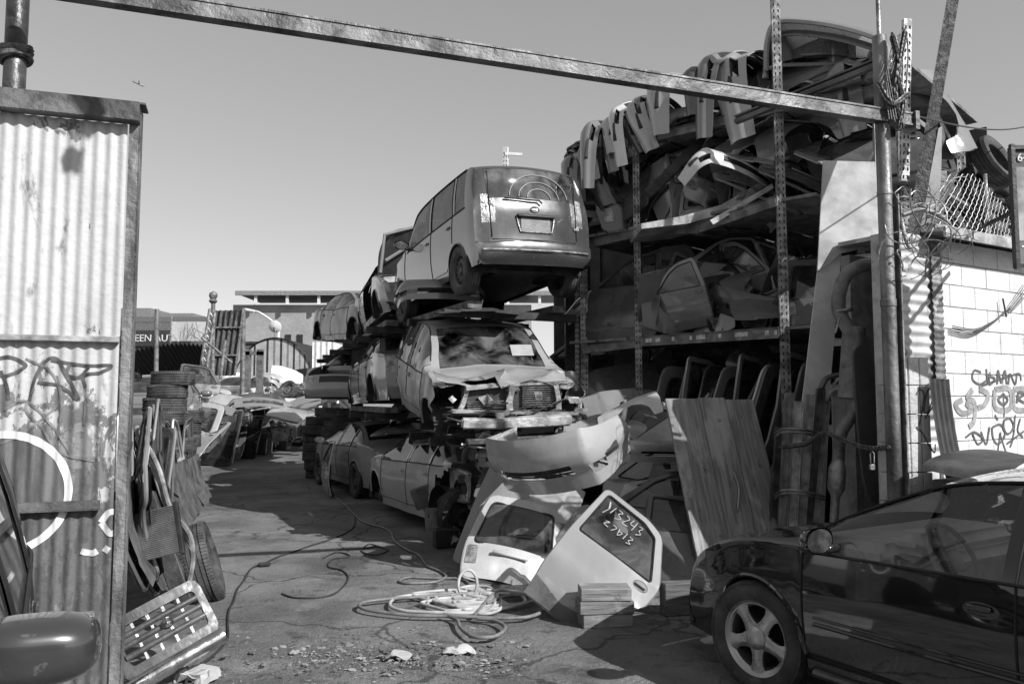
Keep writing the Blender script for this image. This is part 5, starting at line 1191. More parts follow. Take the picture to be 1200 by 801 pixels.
# wooden board, blocks, timber
def wood(v, name='weathered_wood', hor=False):
    m, t, b, o = newmat(name); co = coords(t)
    c = mixc(t, noise_fac(t, co, 6, .3, .7, 7, .4, (.5, 5, 5) if hor else (6, 6, .35)), v*.6, v*1.25); c = mixc(t, mul(t, noise_fac(t, co, 2.5, .5, .62, 6, .3, (1.5, 1.5, .5)), .6), c, v*1.9)
    c = mixc(t, mul(t, noise_fac(t, co, 8, .62, .7, 5), .6), c, .04); t.links.new(c, b.inputs['Base Color']); b.inputs['Roughness'].default_value = .8
    bump(t, b, noise_fac(t, co, 9, .2, .8, 6, .3, (.5, 4, 4) if hor else (8, 8, .3)), .5, .01); return m
wb = thing('plank_board', 'big weathered wooden board of three planks leaning against the rack', 'board'); WM = wood(.22)
for k, (a, b) in enumerate([(0, .36), (.365, .66), (.665, .98)]):
    bm = bmesh.new(); box(bm, ((a+b)/2, rnd.uniform(-.004, .004), 1.0+[0, .012, -.01][k]), (b-a, .035, 2.0), bev=.004); link_mesh('plank', bm, WM, wb, 30)
wb.matrix_world = lean(P(826, 704, 7.35), P(790, 474, 8.15), (.97, .22))
blk = []
for k, (px, py, a, lab) in enumerate([(709, 722, .10, 'bottom wooden block of the three stacked before the doors'), (706, 712, .02, 'middle wooden block of the three stacked before the doors'), (708, 700, -.04, 'top wooden block of the three stacked before the doors')]):
    bm = bmesh.new(); box(bm, (0, 0, .052), (.40+.03*(k == 1), .2, .098), bev=.006); o = link_mesh('wooden_block', bm, wood(.17+.05*(k == 2), 'block_wood', True), None, 30); tag(o, lab, 'wood block', 'wooden blocks in front of the doors')
    o.matrix_world = yaw((.73, 6.42, .1*k), a+.08)
bm = bmesh.new(); box(bm, (0, 0, .14), (1.0, .12, .26), bev=.008); o = tag(link_mesh('timber', bm, wood(.11, 'dark_timber', True), None, 30), 'thick dark timber lying beside the front of the black sedan', 'timber'); o.matrix_world = yaw((1.72, 6.78, 0), .22)
# tall white sheet split at its shadow edge, exhaust, strips by the gate post
board('tall_metal_sheet', 'tall pale metal sheet cut at its slanted shadow edge, upright beside the gate post', 'sheet', [(965, 188), (1037, 190), (1037, 285), (985, 297), (958, 318)], 7.85, plain('pale_metal', .48, .5, .2, .18, 3, .1, spots=.2, spotv=.2), .02, 7.75)  # slanted lower edge is the sheet's shadow edge, put into the shape
board('shaded_sheet_part', 'long narrow shaded lower part of the tall pale sheet, below its shadow edge', 'board', [(958, 319), (986, 297), (974, 440), (966, 612), (922, 612), (944, 440)], 7.95, plain('white_board', .62, .6, 0, .15, 3, .1, spots=.25, spotv=.2), .02, 7.9)  # shaded lower part of the same sheet, built as a separate piece
board('pale_panel', 'pale dirty panel at ground level behind the exhaust', 'panel', [(975, 450), (1012, 450), (1005, 610), (978, 610)], 7.95, plain('white_board', .62, .6, 0, .15, 3, .1, spots=.25, spotv=.2), .02)
ex = thing('exhaust_system', 'rusty car exhaust with big muffler and catalytic converter hanging upright', 'exhaust', P(975, 640, 7.35)); e0 = ex.location.copy(); EM = plain('exhaust_metal', .20, .6, .5, .5, 6, .4, spots=.5, spotv=.25)
def epart(name, fn, mat=EM): bm = bmesh.new(); fn(bm); bm.transform(Matrix.Translation(-e0)); link_mesh(name, bm, mat, ex, 40)
EY = 7.35
epart('upper_pipe', lambda bm: tube(bm, catmull([P(1046, 275, EY+.1), P(1042, 292, EY), P(1030, 306, EY), P(1008, 312, EY), P(992, 322, EY), P(984, 342, EY), P(983, 362, EY), P(990, 378, EY), P(998, 392, EY)], 7), .062, 14))
epart('clamp', lambda bm: (tube(bm, [P(988, 364, EY)+V((.075*math.cos(t), .075*math.sin(t), .01*math.cos(t))) for t in [2*PI*k/16 for k in range(16)]], .018, 6, True), tube(bm, [P(984, 372, EY-.08), P(979, 390, EY-.08)], .01)), STEEL())
mu0, mu1 = P(995, 467, EY), P(1001, 384, EY); ax = (mu1-mu0).normalized()
Mm = Matrix.Translation(mu0) @ ax.to_track_quat('Z', 'Y').to_matrix().to_4x4()
epart('muffler', lambda bm: (lathe(bm, [(.0, -.0), (.135, .0), (.145, .004), (.15, .02), (.145, .03), (.145, .63), (.15, .64), (.145, .655), (.135, .66), (0, .655)], 36, 'Z', Mm @ Matrix.Diagonal((1, .62, 1, 1))),))
epart('lower_pipe', lambda bm: tube(bm, catmull([P(1004, 466, EY), P(1003, 480, EY), P(992, 496, EY), P(985, 510, EY), P(983, 530, EY), P(982, 545, EY)], 7), .055, 14))
cm0 = P(979, 582, EY); cm1 = P(982, 538, EY); Mc = Matrix.Translation(cm0) @ (cm1-cm0).normalized().to_track_quat('Z', 'Y').to_matrix().to_4x4()
epart('catalytic_converter', lambda bm: lathe(bm, [(.05, -.35), (.052, 0), (.098, .07), (.102, .09), (.102, .25), (.098, .27), (.055, .345)], 28, 'Z', Mc @ Matrix.Diagonal((1, .7, 1, 1))), plain('cat_metal', .30, .45, .6, .4, 8, .3))
rb = thing('running_board', 'dark ribbed plastic running board standing upright beside the gate post', 'running board'); 
bm = panel_bm([(-.10, 0), (.10, 0), (.10, 1.25), (.08, 1.36), (0, 1.39), (-.08, 1.36), (-.10, 1.25)], [], lambda x, z: -.02+.6*x*x, .03, .1); link_mesh('board', bm, plain('black_plastic', .055, .5, 0, .3, 6, .1), rb, 40)
for k in range(5): bm = bmesh.new(); tube(bm, [(-.06+.03*k, -.02, .05), (-.06+.03*k, -.02, 1.22)], .007, 6); link_mesh('rib', bm, plain('black_plastic', .055, .5, 0, .3, 6, .1), rb, 40)
rb.matrix_world = frame(P(1021, 588, 7.1), (1, .2, 0), (.05, .08, 1))
# bundle of rails tied to the rack
r3 = random.Random(11)
for k, (x0, x1, yt, yb, v, lab) in enumerate([(917, 925, 460, 620, .2, 'leftmost'), (928, 936, 470, 625, .45, 'second'), (938, 950, 462, 620, .3, 'third'), (946, 962, 455, 618, .12, 'fourth'), (953, 968, 470, 612, .4, 'fifth'), (906, 914, 500, 612, .07, 'short outer')]):
    bm = bmesh.new(); a = P(x0, yb, 7.62+.04*k); b = P(x1, yt, 7.74+.04*k); bar(bm, a, b, .06, .012, V((0, -1, 0))); bar(bm, a+V((.035, 0, 0)), b+V((.035, 0, 0)), .012, .05, V((0, -1, 0))); bar(bm, a-V((.035, 0, 0)), b-V((.035, 0, 0)), .012, .05, V((0, -1, 0)))
    if k in (3, 4): tube(bm, catmull([b, b+V((.06, 0, .1)), b+V((.2, 0, .14))], 5), .028, 6)
    tag(link_mesh('metal_rail', bm, plain('rail_metal', v, .5, .4, .5, 7, .4), None, 30), '%s upright metal rail in the bundle strapped beside the rack post' % lab, 'rail', 'rails strapped beside the rack post')
for k, py in enumerate((508, 580)):
    bm = bmesh.new()
    for dz in (0, .03): tube(bm, catmull([P(908, py+4, 7.8)+UZ*dz, P(918, py-2, 7.58)+UZ*dz, P(945, py, 7.54)+UZ*dz, P(966, py+5, 7.7)+UZ*dz], 6), .012, 6)
    tag(link_mesh('strap_bracket', bm, STEEL(), None, 50), '%s curved metal bracket strapping the rails together' % ('upper', 'lower')[k], 'bracket')
bm = bmesh.new(); chain(bm, [P(915, 523, 7.7), P(930, 522, 7.5), P(948, 518, 7.4), P(965, 507, 7.2), P(980, 512, 7.0), P(1000, 520, 6.8), P(1020, 525, 6.6), P(1042, 524, 6.23)], .009, .055)
tag(link_mesh('chain', bm, plain('chain_dark', .12, .5, .7, .4, 20, .2), None, 60), 'chain stretched from the rail bundle to the gate post', 'chain')
bm = bmesh.new(); box(bm, P(1022, 547, 6.58), (.045, .022, .05), bev=.006); c = P(1022, 535, 6.58); tube(bm, [c+V((-.015, 0, -.05)), c+V((-.015, 0, .03)), c+V((0, 0, .045)), c+V((.015, 0, .03)), c+V((.015, 0, -.05))], .005, 6)
tag(link_mesh('padlock', bm, STEEL(), None, 40), 'small steel padlock hanging from the stretched chain', 'padlock')
# ---- rack contents
RUx, RVx = (RU.x, RU.y), (RV.x, RV.y)
rr = random.Random(21)
def J(s=.05): return rr.uniform(-s, s)
# lower bay: row of hatches and doors on edge
A1 = 'in the row under the lower shelf'
t = .12
for k in range(13):
    kk = 'hdrhhdrhhdhrh'[k]; sh = ['grey', 'white', 'light', 'dark', 'white', 'grey', 'light', 'grey', 'black', 'white', 'grey', 'light', 'grey'][k]
    o = rk(t, .10+(.62 if kk == 'h' else .0)+J(.06), .95); add(A1, kk, sh, frame(o, RV*1+RU*J(.1), UZ+RU*(-.30+J(.06))-RU*.1), (1, 1, 1.15)); add('on the ground at the foot of the rack', kk, sh, frame(o-UZ*.88+RV*.1, RV*1+RU*J(.2), UZ+RU*(-.2+J(.1))), (1, 1, .8)); t += .145
A2 = 'heaped in the dark bay behind the wrecked suv'
for k in range(7):
    kk = 'dhfbrdh'[k]; sh = ['dark', 'grey', 'dark', 'black', 'grey', 'black', 'dark'][k]
    add(A2, kk, sh, frame(rk(2.1+.12*k, .3+.2*J(1), .2+.25*(k % 3)), RV+RU*J(.6)+UZ*J(.3), UZ+RU*J(.8)))
# middle shelf
add('on the middle shelf left of the rack post', 'd', 'dark', frame(rk(2.92, .06, 2.58), -RU-RV*.03, UZ+RV*.12), (1.12, 1, 1.0), 'long')
A3 = 'on the middle rack shelf'
for px, Y, k, sh, x, z, sc_ in ((757, 10.35, 'f', 'black', (.7, -.5, -.75), (.55, 0, .7), 1.1), (778, 10.4, 'f', 'dark', (.6, -.3, -.8), (.6, 0, .6), 1.1), (800, 10.2, 'b', 'dark', (.9, .2, -.15), (.1, .3, 1), .8), (835, 9.95, 'b', 'light', (.75, -.6, .2), (.35, .3, 1), (.42, 1, .78)), (850, 10.3, 'r', 'grey', (.6, .5, .2), (-.4, .3, .8), .9), (868, 10.1, 'h', 'black', (.8, .5, .2), (.15, .1, 1), .7), (905, 9.6, 'd', 'light', (-.25, .9, 0), (.05, -.1, 1), 1.0), (918, 9.5, 'r', 'grey', (.6, .6, 0), (-.05, .2, 1), .95), (975, 8.9, 'h', 'dark', (.8, -.2, 0), (0, .3, 1), .8), (1005, 8.6, 'd', 'black', (.7, -.5, 0), (0, .3, 1), .9), (940, 9.3, 'f', 'black', (.8, .5, .3), (0, .3, 1), .9), (775, 11.3, 'd', 'black', (.8, -.6, .1), (.1, .3, 1), 1.0), (830, 11.0, 'h', 'dark', (.8, -.6, .1), (.1, .3, 1), 1.0), (880, 10.7, 'd', 'black', (.8, -.6, .1), (.1, .3, 1), 1.0)):
    p = P(px, 395, Y); p.z = 2.63; add(A3, k, sh, frame(p, x, z), sc_)
add(A3, 'b', 'grey', frame(P(905, 375, 9.25)+V((0, 0, .05)), (1, -.15, .02), (0, .8, .55)), (.62, .6, .42), 'emblem-marked')
# upper shelf
A4 = 'crammed on the upper rack shelf'
for px, Y, z0, k, sh, x, z, sc_ in ((706, 11.0, 4.05, 'd', 'dark', (.5, -.7, .3), (.3, .2, 1), .9), (722, 10.9, 4.05, 'r', 'black', (.6, -.6, .2), (.5, .2, 1), .95), (735, 10.7, 4.05, 'd', 'grey', (.4, .7, .1), (.5, 0, 1), .8), (700, 11.3, 4.05, 'h', 'dark', (.7, -.6, 0), (.1, .3, 1), .85), (765, 10.5, 4.0, 'f', 'light', (.4, .6, .3), (.5, -.2, .8), .8), (788, 10.2, 4.0, 'r', 'light', (.62, .3, 0), (.35, .2, 1), .85), (800, 10.5, 4.0, 'd', 'grey', (.7, .4, 0), (.3, .2, 1), .9), (822, 9.95, 4.0, 'h', 'grey', (.98, -.2, 0), (0, .1, 1), (.42, .6, .5)), (850, 9.9, 4.02, 'd', 'dark', (.3, .8, 0), (.2, .1, 1), .9), (862, 10.2, 4.0, 'r', 'black', (.8, .3, 0), (-.2, .2, 1), .9), (890, 9.5, 4.3, 'h', 'light', (.9, -.1, -.45), (.2, .6, .55), .9), (905, 9.4, 4.62, 'b', 'white', (.95, -.1, -.25), (.1, .7, .3), .72), (940, 9.0, 4.25, 'h', 'grey', (.8, -.3, -.5), (.3, .6, .5), .85), (965, 8.8, 4.2, 'f', 'light', (.8, -.2, -.6), (.4, .4, .6), .9), (985, 8.6, 4.3, 'b', 'light', (.8, -.3, -.55), (.3, .7, .3), .8), (1000, 8.8, 4.15, 'd', 'dark', (.8, -.4, -.3), (.2, .5, .7), .9), (760, 11.4, 4.05, 'b', 'black', (.8, -.5, 0), (0, .2, 1), .9), (820, 11.1, 4.05, 'd', 'black', (.8, -.5, 0), (0, .2, 1), .95), (880, 10.6, 4.05, 'h', 'black', (.8, -.5, 0), (0, .2, 1), .9), (930, 10.2, 4.05, 'b', 'dark', (.8, -.5, 0), (0, .2, 1), .9), (975, 9.8, 4.05, 'd', 'black', (.8, -.5, 0), (0, .2, 1), .95)):
    p = P(px, 250, Y); p.z = z0; add(A4, k, sh, frame(p, x, z), sc_)
board('bent_sheet', 'long bent metal sheet sliding off the upper shelf', 'sheet', [(751, 262), (800, 253), (845, 240), (900, 208), (903, 214), (850, 250), (805, 262), (752, 268)], 9.55, plain('bent_sheet', .34, .5, .3, .4, 6, .3), .9)
board('loose_strip', 'straight pale metal strip lying diagonally over the upper shelf edge', 'strip', [(832, 258), (905, 215), (907, 220), (836, 263)], 9.3, plain('strip_metal', .4, .5, .3, .4, 6, .3), .03)
# top: bumper covers hung over the top beam and piled
A5 = 'hanging over the top beam left of the rack post'
A7 = 'piled on the very top of the rack'
rq = random.Random(77)
for t0, t1, v0, v1, z0, dz, n, A_ in ((.1, 2.7, .4, 1.1, 2.62, .35, 15, A3), (-1.1, 2.8, .3, 1.1, 4.08, .3, 24, A4), (-1.1, 2.9, .0, 1.2, 5.22, .3, 20, A7), (2.0, 2.8, .4, 1.0, .1, 1.4, 9, A2)):
    for k in range(n):
        kk = rq.choice('dfrbhudbhr'); o = rk(rq.uniform(t0, t1), rq.uniform(v0, v1), z0+rq.uniform(0, dz))
        top = A_ == A7
        if top and o.x > 3.7: o = rk(.5, .6, 5.3)
        add(A_, kk, rq.choice(['light', 'grey', 'white', 'dark', 'black', 'grey']), frame(o-V((.25, 0, 0)), (1, rq.uniform(-.9, .9), rq.uniform(-.5, .5)), (rq.uniform(-.6, .6), rq.uniform(.7, 1.2), .15) if top and kk != 'u' else (rq.uniform(-.6, .6), rq.uniform(-.2, .9), .7)), rq.uniform(.7, 1.0))
for k in range(11):
    t = 2.98-.105*k; sh = ['grey', 'light', 'dark', 'white', 'grey', 'black', 'light', 'grey', 'dark', 'white', 'light'][k]
    hz = 4.86+.055*k+J(.03)
    add(A5, 'u', sh, cols(rk(t, .50+J(.1), hz+.34), RV, -UZ, RU) @ Matrix.Rotation(J(.22), 4, 'Y') @ Matrix.Rotation(J(.25)-.15, 4, 'X') @ Matrix.Rotation(J(.15), 4, 'Z'), (.75, rr.uniform(1.1, 1.9), .75))
A6 = 'hung over the top beam right of the rack post'
for px, Y, py, sh, s in ((800, 9.9, 92, 'light', (.75, 1.5, 1)), (830, 9.75, 88, 'dark', (.8, 1.2, .8)), (858, 9.4, 72, 'grey', (.75, 1.9, .9)), (885, 9.25, 64, 'light', (.7, 2.1, 1.25)), (765, 10.2, 112, 'grey', (.6, 1.2, .9)), (1015, 8.4, 70, 'grey', (.6, 1.6, 1))):
    add(A6, 'u', sh, cols(P(px, py, Y)+RV*.4, RV, -UZ, RU) @ Matrix.Rotation(J(.2), 4, 'Y') @ Matrix.Rotation(J(.15), 4, 'X'), s)
A7 = 'piled on the very top of the rack'
for px, Y, z0, k, sh, x, z, sc_ in ((800, 10.3, 5.25, 'u', 'light', (.95, -.3, .3), (-.1, -.3, .9), (1.0, 1, .8)), (850, 10.1, 5.25, 'u', 'grey', (.95, -.4, .1), (0, -.4, .9), 1.0), (905, 9.6, 5.5, 'b', 'grey', (.9, -.4, .0), (0, .5, .6), .9), (965, 8.9, 5.72, 'h', 'grey', (.93, -.35, -.12), (.05, .85, .3), (1.0, 1.2, .95)), (975, 9.0, 5.25, 'u', 'dark', (.8, -.5, 0), (0, -.2, 1), .9), (940, 9.6, 5.3, 'u', 'white', (.8, -.5, .3), (0, -.2, 1), .8), (1015, 8.6, 5.3, 'f', 'dark', (.2, -.3, -1), (.8, .2, .1), 1.0), (1030, 8.5, 5.3, 'f', 'grey', (.3, -.3, -1), (.8, .2, .1), 1.0), (815, 10.8, 5.25, 'b', 'black', (.9, -.4, 0), (0, .5, .3), 1.0), (720, 11.4, 5.2, 'b', 'black', (.9, -.4, 0), (0, .5, .2), 1.0), (870, 10.4, 5.25, 'b', 'black', (.9, -.4, 0), (0, .5, .2), 1.1)):
    p = P(px, 100, Y); p.z = z0; add(A7, k, sh, frame(p, x, z), sc_)
bm = bmesh.new(); bar(bm, P(862, 143, 9.0), P(1034, 74, 7.9), .07, .05); bar(bm, P(862, 143, 9.0)+UZ*.06, P(1034, 74, 7.9)+UZ*.06, .07, .02)
tag(link_mesh('diagonal_beam', bm, plain('dark_beam', .10, .5, .3, .5, 6, .3), None), 'dark diagonal steel beam under the topmost hatch', 'beam')
bm = bmesh.new()
for k in range(3): perf_post(bm, P(792+k*3, 128, 9.9)+UZ*.0, P(832+k*3, 98, 9.9), .05, .03)
bm2 = bmesh.new()
for k in range(7): box(bm2, P(765+11*k, 222-11*k, 10.1), (.20, .12, .13), Matrix.Rotation(R_(-40), 4, 'Y'), bev=.01)
bm.free(); tag(link_mesh('foam_absorber', bm2, plain('black_foam', .045, .8), None), 'segmented black foam bumper absorber slanting across the upper bay', 'absorber')
# the big van tailgate lying on top of the whole rack, seen from below
rim_ = catmull([P(897, 92, 9.3), P(899, 48, 9.3), P(912, 26, 9.2), P(960, 27, 8.8), P(1010, 38, 8.35), P(1036, 52, 8.1), P(1038, 84, 8.1)], 8)
vt = thing('van_tailgate', 'large upturned van tailgate resting on top of the whole rack', 'tailgate', rim_[0]); o_ = rim_[0].copy(); dv = V((.62, .95, .05))
bm = bmesh.new(); rws = [[bm.verts.new(p-o_+dv*t+UZ*.05*math.sin(PI*t)) for t in (0, .25, .5, .75, 1)] for p in rim_]
for a, b in zip(rws, rws[1:]):
    for k in range(4): bm.faces.new((a[k], b[k], b[k+1], a[k+1]))
bmesh.ops.solidify(bm, geom=bm.faces[:], thickness=.02); link_mesh('shell', bm, paint(.22, .4, .25), vt, 40)
for t in (0, 1): bm = bmesh.new(); tube(bm, [p-o_+dv*t for p in rim_], .035, 6); link_mesh('rim', bm, paint(.32, .4), vt, 50)
bm = bmesh.new(); tube(bm, [p-o_+dv*.12-UZ*.10+V((.02, 0, 0)) for p in rim_[10:40]], .05, 6, flat=.6); link_mesh('inner_rib', bm, paint(.10, .5), vt, 50)
bm = bmesh.new(); bar(bm, rim_[8]-o_+dv*.5-UZ*.35, rim_[40]-o_+dv*.5-UZ*.30, .14, .05); link_mesh('cross_rib', bm, STEEL(), vt)
for k, (q, v) in enumerate(((14, .25), (26, .12), (34, .3))): bm = bmesh.new(); box(bm, rim_[q]-o_+dv*.3-UZ*.28, (.22, .2, .5), Matrix.Rotation(.3*k-.3, 4, 'Y'), bev=.04); link_mesh('hanging_bracket', bm, paint(v, .5), vt, 40)
# dish on the roof
bm = bmesh.new(); lathe(bm, [(.0, 0), (.12, .01), (.24, .045), (.25, .05)], 32, M=None); bmesh.ops.solidify(bm, geom=bm.faces[:], thickness=.01); tube(bm, [(0, 0, 0), (0, .2, -.3)], .02); o = tag(link_mesh('satellite_dish', bm, WHITEP(), None, 50), 'small white satellite dish edge-on between the gate post and rack top', 'dish'); o.matrix_world = yaw(P(1030, 170, 8.3), R_(68), R_(0)) @ Matrix.Diagonal((1, 1, 1.2, 1))
# posts and rails seen above the wagon
bm = bmesh.new(); perf_post(bm, P(592, 215, 14), P(592, 172, 14), .09, .06); bar(bm, P(592, 180, 14), P(612, 181, 14), .03, .05); tag(link_mesh('perforated_upright', bm, [WHITEP(), HOLE], None), 'short white perforated upright showing above the boxy wagon roof', 'post')
bm = bmesh.new(); perf_post(bm, rk(3.3, .3, 0), rk(3.3, .3, 5.0), .06, .05); tag(link_mesh('perforated_upright', bm, [WHITEP(), HOLE], None), 'pale thin upright at the far left end of the rack', 'post')
add('heaped above the boxy wagon roof', 'b', 'light', frame(P(628, 203, 13.2), (.9, .2, .05), (0, .9, .12)), .6)
bm = bmesh.new(); box(bm, (0, 0, 0), (1.9, .06, .05)); 
bm.free()
# floors carrying the stacked cars
for i, (c, hx, L, z, lab) in enumerate([((-.62, 12.05), (-.42, .9), 3.3, 3.01, 'under the boxy wagon'), ((-1.95, 14.8), (-.3, .95), 4.2, 3.0, 'under the sedan with the raised hood'), ((-3.5, 19.0), (-.3, .95), 4.4, 2.9, 'under the crushed wreck'), ((-.45, 11.3), (-.27, .96), 3.6, 1.38, 'under the wrecked suv'), ((-1.95, 14.6), (-.32, .95), 4.2, 1.62, 'under the middle grey sedan')]):
    d = V((hx[0], hx[1], 0)).normalized(); s = V((d.y, -d.x, 0)); root = thing('steel_platform', 'dark steel beams '+lab, 'platform', V((c[0], c[1], z)), 'beams carrying the stacked cars')
    for sg in (-1, 1):
        bm = bmesh.new(); bar(bm, -d*L/2+s*sg*.62, d*L/2+s*sg*.62, .2, .09); link_mesh('long_beam', bm, RUST(), root)
    for k in (-.45, 0, .45):
        bm = bmesh.new(); bar(bm, d*L*k-s*1.0-UZ*.1, d*L*k+s*.95-UZ*.1, .12, .1); link_mesh('cross_beam', bm, DARK(), root)
add('lying under the boxy wagon', 'b', 'dark', frame(P(560, 362, 10.2), (1, .1, 0), (0, 1, .08)), .8); add('lying under the boxy wagon', 'u', 'grey', frame(P(520, 352, 11), (1, .3, 0), (0, .3, 1)), .7)
# ---- things by the cut sedan
wheelp.put(yaw(P(543, 600, 10.2), R_(28), R_(8), 0), 'dusty steel wheel standing on edge beside the cut-open sedan')
bt = thing('car_battery', 'small black car battery on the ground below the standing wheel', 'battery', G(523, 640)); bt.rotation_euler = (0, 0, .3)
bm = bmesh.new(); box(bm, (0, 0, .10), (.30, .19, .2), bev=.008); link_mesh('case', bm, plain('battery_black', .02, .4), bt); bm = bmesh.new(); box(bm, (0, 0, .205), (.31, .2, .02), bev=.004); link_mesh('cover', bm, plain('battery_top', .035, .4), bt)
for s in (-1, 1): bm = bmesh.new(); lathe(bm, [(.012, .21), (.01, .235), (0, .235)], 10, 'Z', Matrix.Translation((s*.11, .05, 0))); link_mesh('terminal', bm, STEEL(), bt)
bk = thing('plastic_bucket', 'grey plastic bucket standing under the cut sedan quarter', 'bucket', G(508, 628)+V((0, .2, 0))); bm = bmesh.new(); lathe(bm, [(.12, 0), (.15, .34), (.16, .345), (.155, .36), (.145, .34), (.115, .01), (0, .01)], 28, 'Z'); link_mesh('tub', bm, plain('bucket', .22, .5), bk, 40); bm = bmesh.new(); tube(bm, [V((.155*math.cos(t), .0, .33-.12*math.sin(t))) for t in [PI*k/12 for k in range(13)]], .005, 5); link_mesh('handle', bm, STEEL(), bk)
bm = bmesh.new(); box(bm, (0, 0, .08), (.42, .05, .30), bev=.01); o = tag(link_mesh('grey_box', bm, plain('cardboard', .15, .8), None), 'flat dark grey box tilted on top of the plastic bucket', 'box'); o.matrix_world = yaw(G(508, 628)+V((-.06, .12, .45)), .1, .3, -.35)
engp.put(yaw(P(560, 545, 10.4)-UZ*.0, .3), 'dirty engine block with a curved hose resting on timber by the suv', None, None, .9)
bm = bmesh.new(); tube(bm, catmull([P(545, 553, 10.2), P(545, 530, 10.1), P(555, 519, 10.1), P(566, 524, 10.1), P(569, 540, 10.1)], 6), .04, 10); tag(link_mesh('rubber_hose', bm, plain('hose_grey', .15, .6), None, 50), 'thick grey rubber hose arched over the engine block', 'hose')
bm = bmesh.new(); box(bm, P(566, 560, 10.1), (.62, .3, .10), bev=.01); tag(link_mesh('timber', bm, wood(.10, 'dark_timber', True), None), 'short timber slab under the engine block', 'timber')
hoodp.put(frame(P(520, 515, 11.0), (1, -.2, .06), (.05, .9, .12)), 'pale crumpled hood lying behind the cut-open sedan', None, colour(PL), (.7, .8, .5))
A8 = 'wedged below the suv'
A17 = 'leaning at the foot of the centre pile'
for x, y, z, k, sh, xa, up, s in ((.75, 7.9, .02, 'h', 'grey', (.93, -.2, -.1), (.45, .5, .8), .75), (-.25, 8.9, .02, 'd', 'grey', (.9, -.2, -.1), (.3, .5, .8), .75), (1.0, 8.05, .5, 'd', 'light', (.9, -.1, -.35), (.35, .6, .7), .8), (1.2, 7.55, .0, 'r', 'dark', (.9, -.2, -.1), (.15, .5, .9), .85), (.3, 8.5, .55, 'b', 'light', (.85, -.4, -.25), (.3, .7, .5), .5), (-.05, 9.1, 1.0, 'u', 'grey', (.8, -.2, .5), (.1, .2, 1), .5)):
    add(A17, k, sh, frame_up((x, y, z), xa, up), s)
A16 = 'in the pile left of the board'
for x, y, z, k, sh, xa, up, s in ((.9, 8.9, .9, 'h', 'grey', (.9, .2, .1), (.2, .6, .7), .85), (1.5, 8.8, .75, 'd', 'light', (.8, .1, .5), (-.5, .5, .6), .85), (.55, 9.2, .9, 'f', 'light', (.9, -.1, .2), (.1, .4, .8), .9), (1.45, 8.4, .35, 'h', 'black', (.9, -.3, .1), (.1, .5, .9), .9), (1.05, 8.9, 1.15, 'f', 'white', (.8, -.4, .3), (-.1, .5, .7), .7), (.2, 9.0, .25, 'r', 'dark', (.9, .2, .1), (.3, .5, .8), .9), (1.3, 9.1, 1.25, 'b', 'grey', (.8, -.4, -.2), (.1, .8, .5), .6), (-.1, 9.4, .6, 'b', 'grey', (.8, -.4, -.2), (.3, .6, .6), .6), (.1, 8.7, .1, 'h', 'grey', (.9, .1, .1), (.4, .5, .8), .7), (1.6, 8.6, 1.1, 'u', 'light', (.8, .4, -.2), (.0, .1, 1), .55)):
    add(A16, k, sh, frame_up((x, y, z), xa, up), s)
for px, py, Y, k, sh, x, z, s in ((590, 520, 10.2, 'f', 'grey', (.9, 0, .5), (-.2, .6, .6), .8), (605, 535, 9.9, 'h', 'dark', (.9, .2, .5), (-.3, .6, .5), .7), (640, 500, 10.5, 'b', 'black', (.9, .2, .1), (0, .9, .2), .9), (470, 505, 12.3, 'b', 'dark', (.9, -.2, .06), (.05, .9, .12), .8), (700, 560, 9.6, 'd', 'black', (.9, .2, .3), (0, .6, .7), .8), (660, 610, 9.2, 'h', 'black', (.9, .2, .1), (0, .5, .8), .8), (600, 590, 9.9, 'b', 'dark', (.9, .2, .1), (0, .5, .8), .8), (745, 520, 9.9, 'b', 'grey', (.9, .2, .1), (0, .5, .8), .7), (500, 490, 12.6, 'u', 'grey', (.9, -.2, .06), (.05, .5, .8), .8), (640, 470, 12.4, 'd', 'black', (.9, -.2, .06), (.05, .3, .8), 1.0)):
    add(A8, k, sh, frame(P(px, py, Y), x, z), s)
front_door.put(frame(G(395, 577)+V((-.25, 0, 0)), (.35, -.93, 0), (-.12, .1, 1)), 'light dented door standing on end beside the tyre stacks', None, colour(paint(.45, .3)), (.8, 1, .85))
# ---- tyres
def tyre_stack(px, py, n, where, seedv, z0=0, p=None):
    g = p or G(px, py); r = random.Random(seedv)
    for i in range(n):
        tyrep.put(yaw((g.x+r.uniform(-.07, .07), g.y+r.uniform(-.07, .07), z0+.105+.2*i), r.uniform(0, 3), r.uniform(-.02, .02), r.uniform(-.02, .02)), '%s tyre from the bottom in %s' % (ORD[i], where), 'tyres in '+where, None, (r.uniform(.9, 1.06),)*2+(1,))
tyre_stack(398, 562, 8, 'the tall stack by the light dented door', 1, p=V((-3.75, 17.2, 0)))
tyre_stack(384, 572, 7, 'the stack farthest left by the aisle', 2, p=V((-4.5, 18.5, 0)))
tyre_stack(380, 560, 8, 'the stack behind the ground sedans', 3, p=V((-4.55, 19.7, 0)))
tyre_stack(430, 560, 8, 'the stack touching the middle sedan', 4, p=V((-3.0, 18.5, 0)))
tyre_stack(190, 605, 11, 'the tall stack left by the gate', 5, p=V((-5.2, 12.1, 0)))
tyre_stack(210, 590, 8, 'the short stack left behind the tall one', 6, p=V((-5.55, 13.4, 0)))
tyrep.put(frame(P(236, 660, 7.25), (.25, -.97, .1), (.93, .2, .3)) @ Matrix.Rotation(0, 4, 'X'), 'large dusty tyre standing on edge at the left, above the chrome grille', None, None, 1.12)
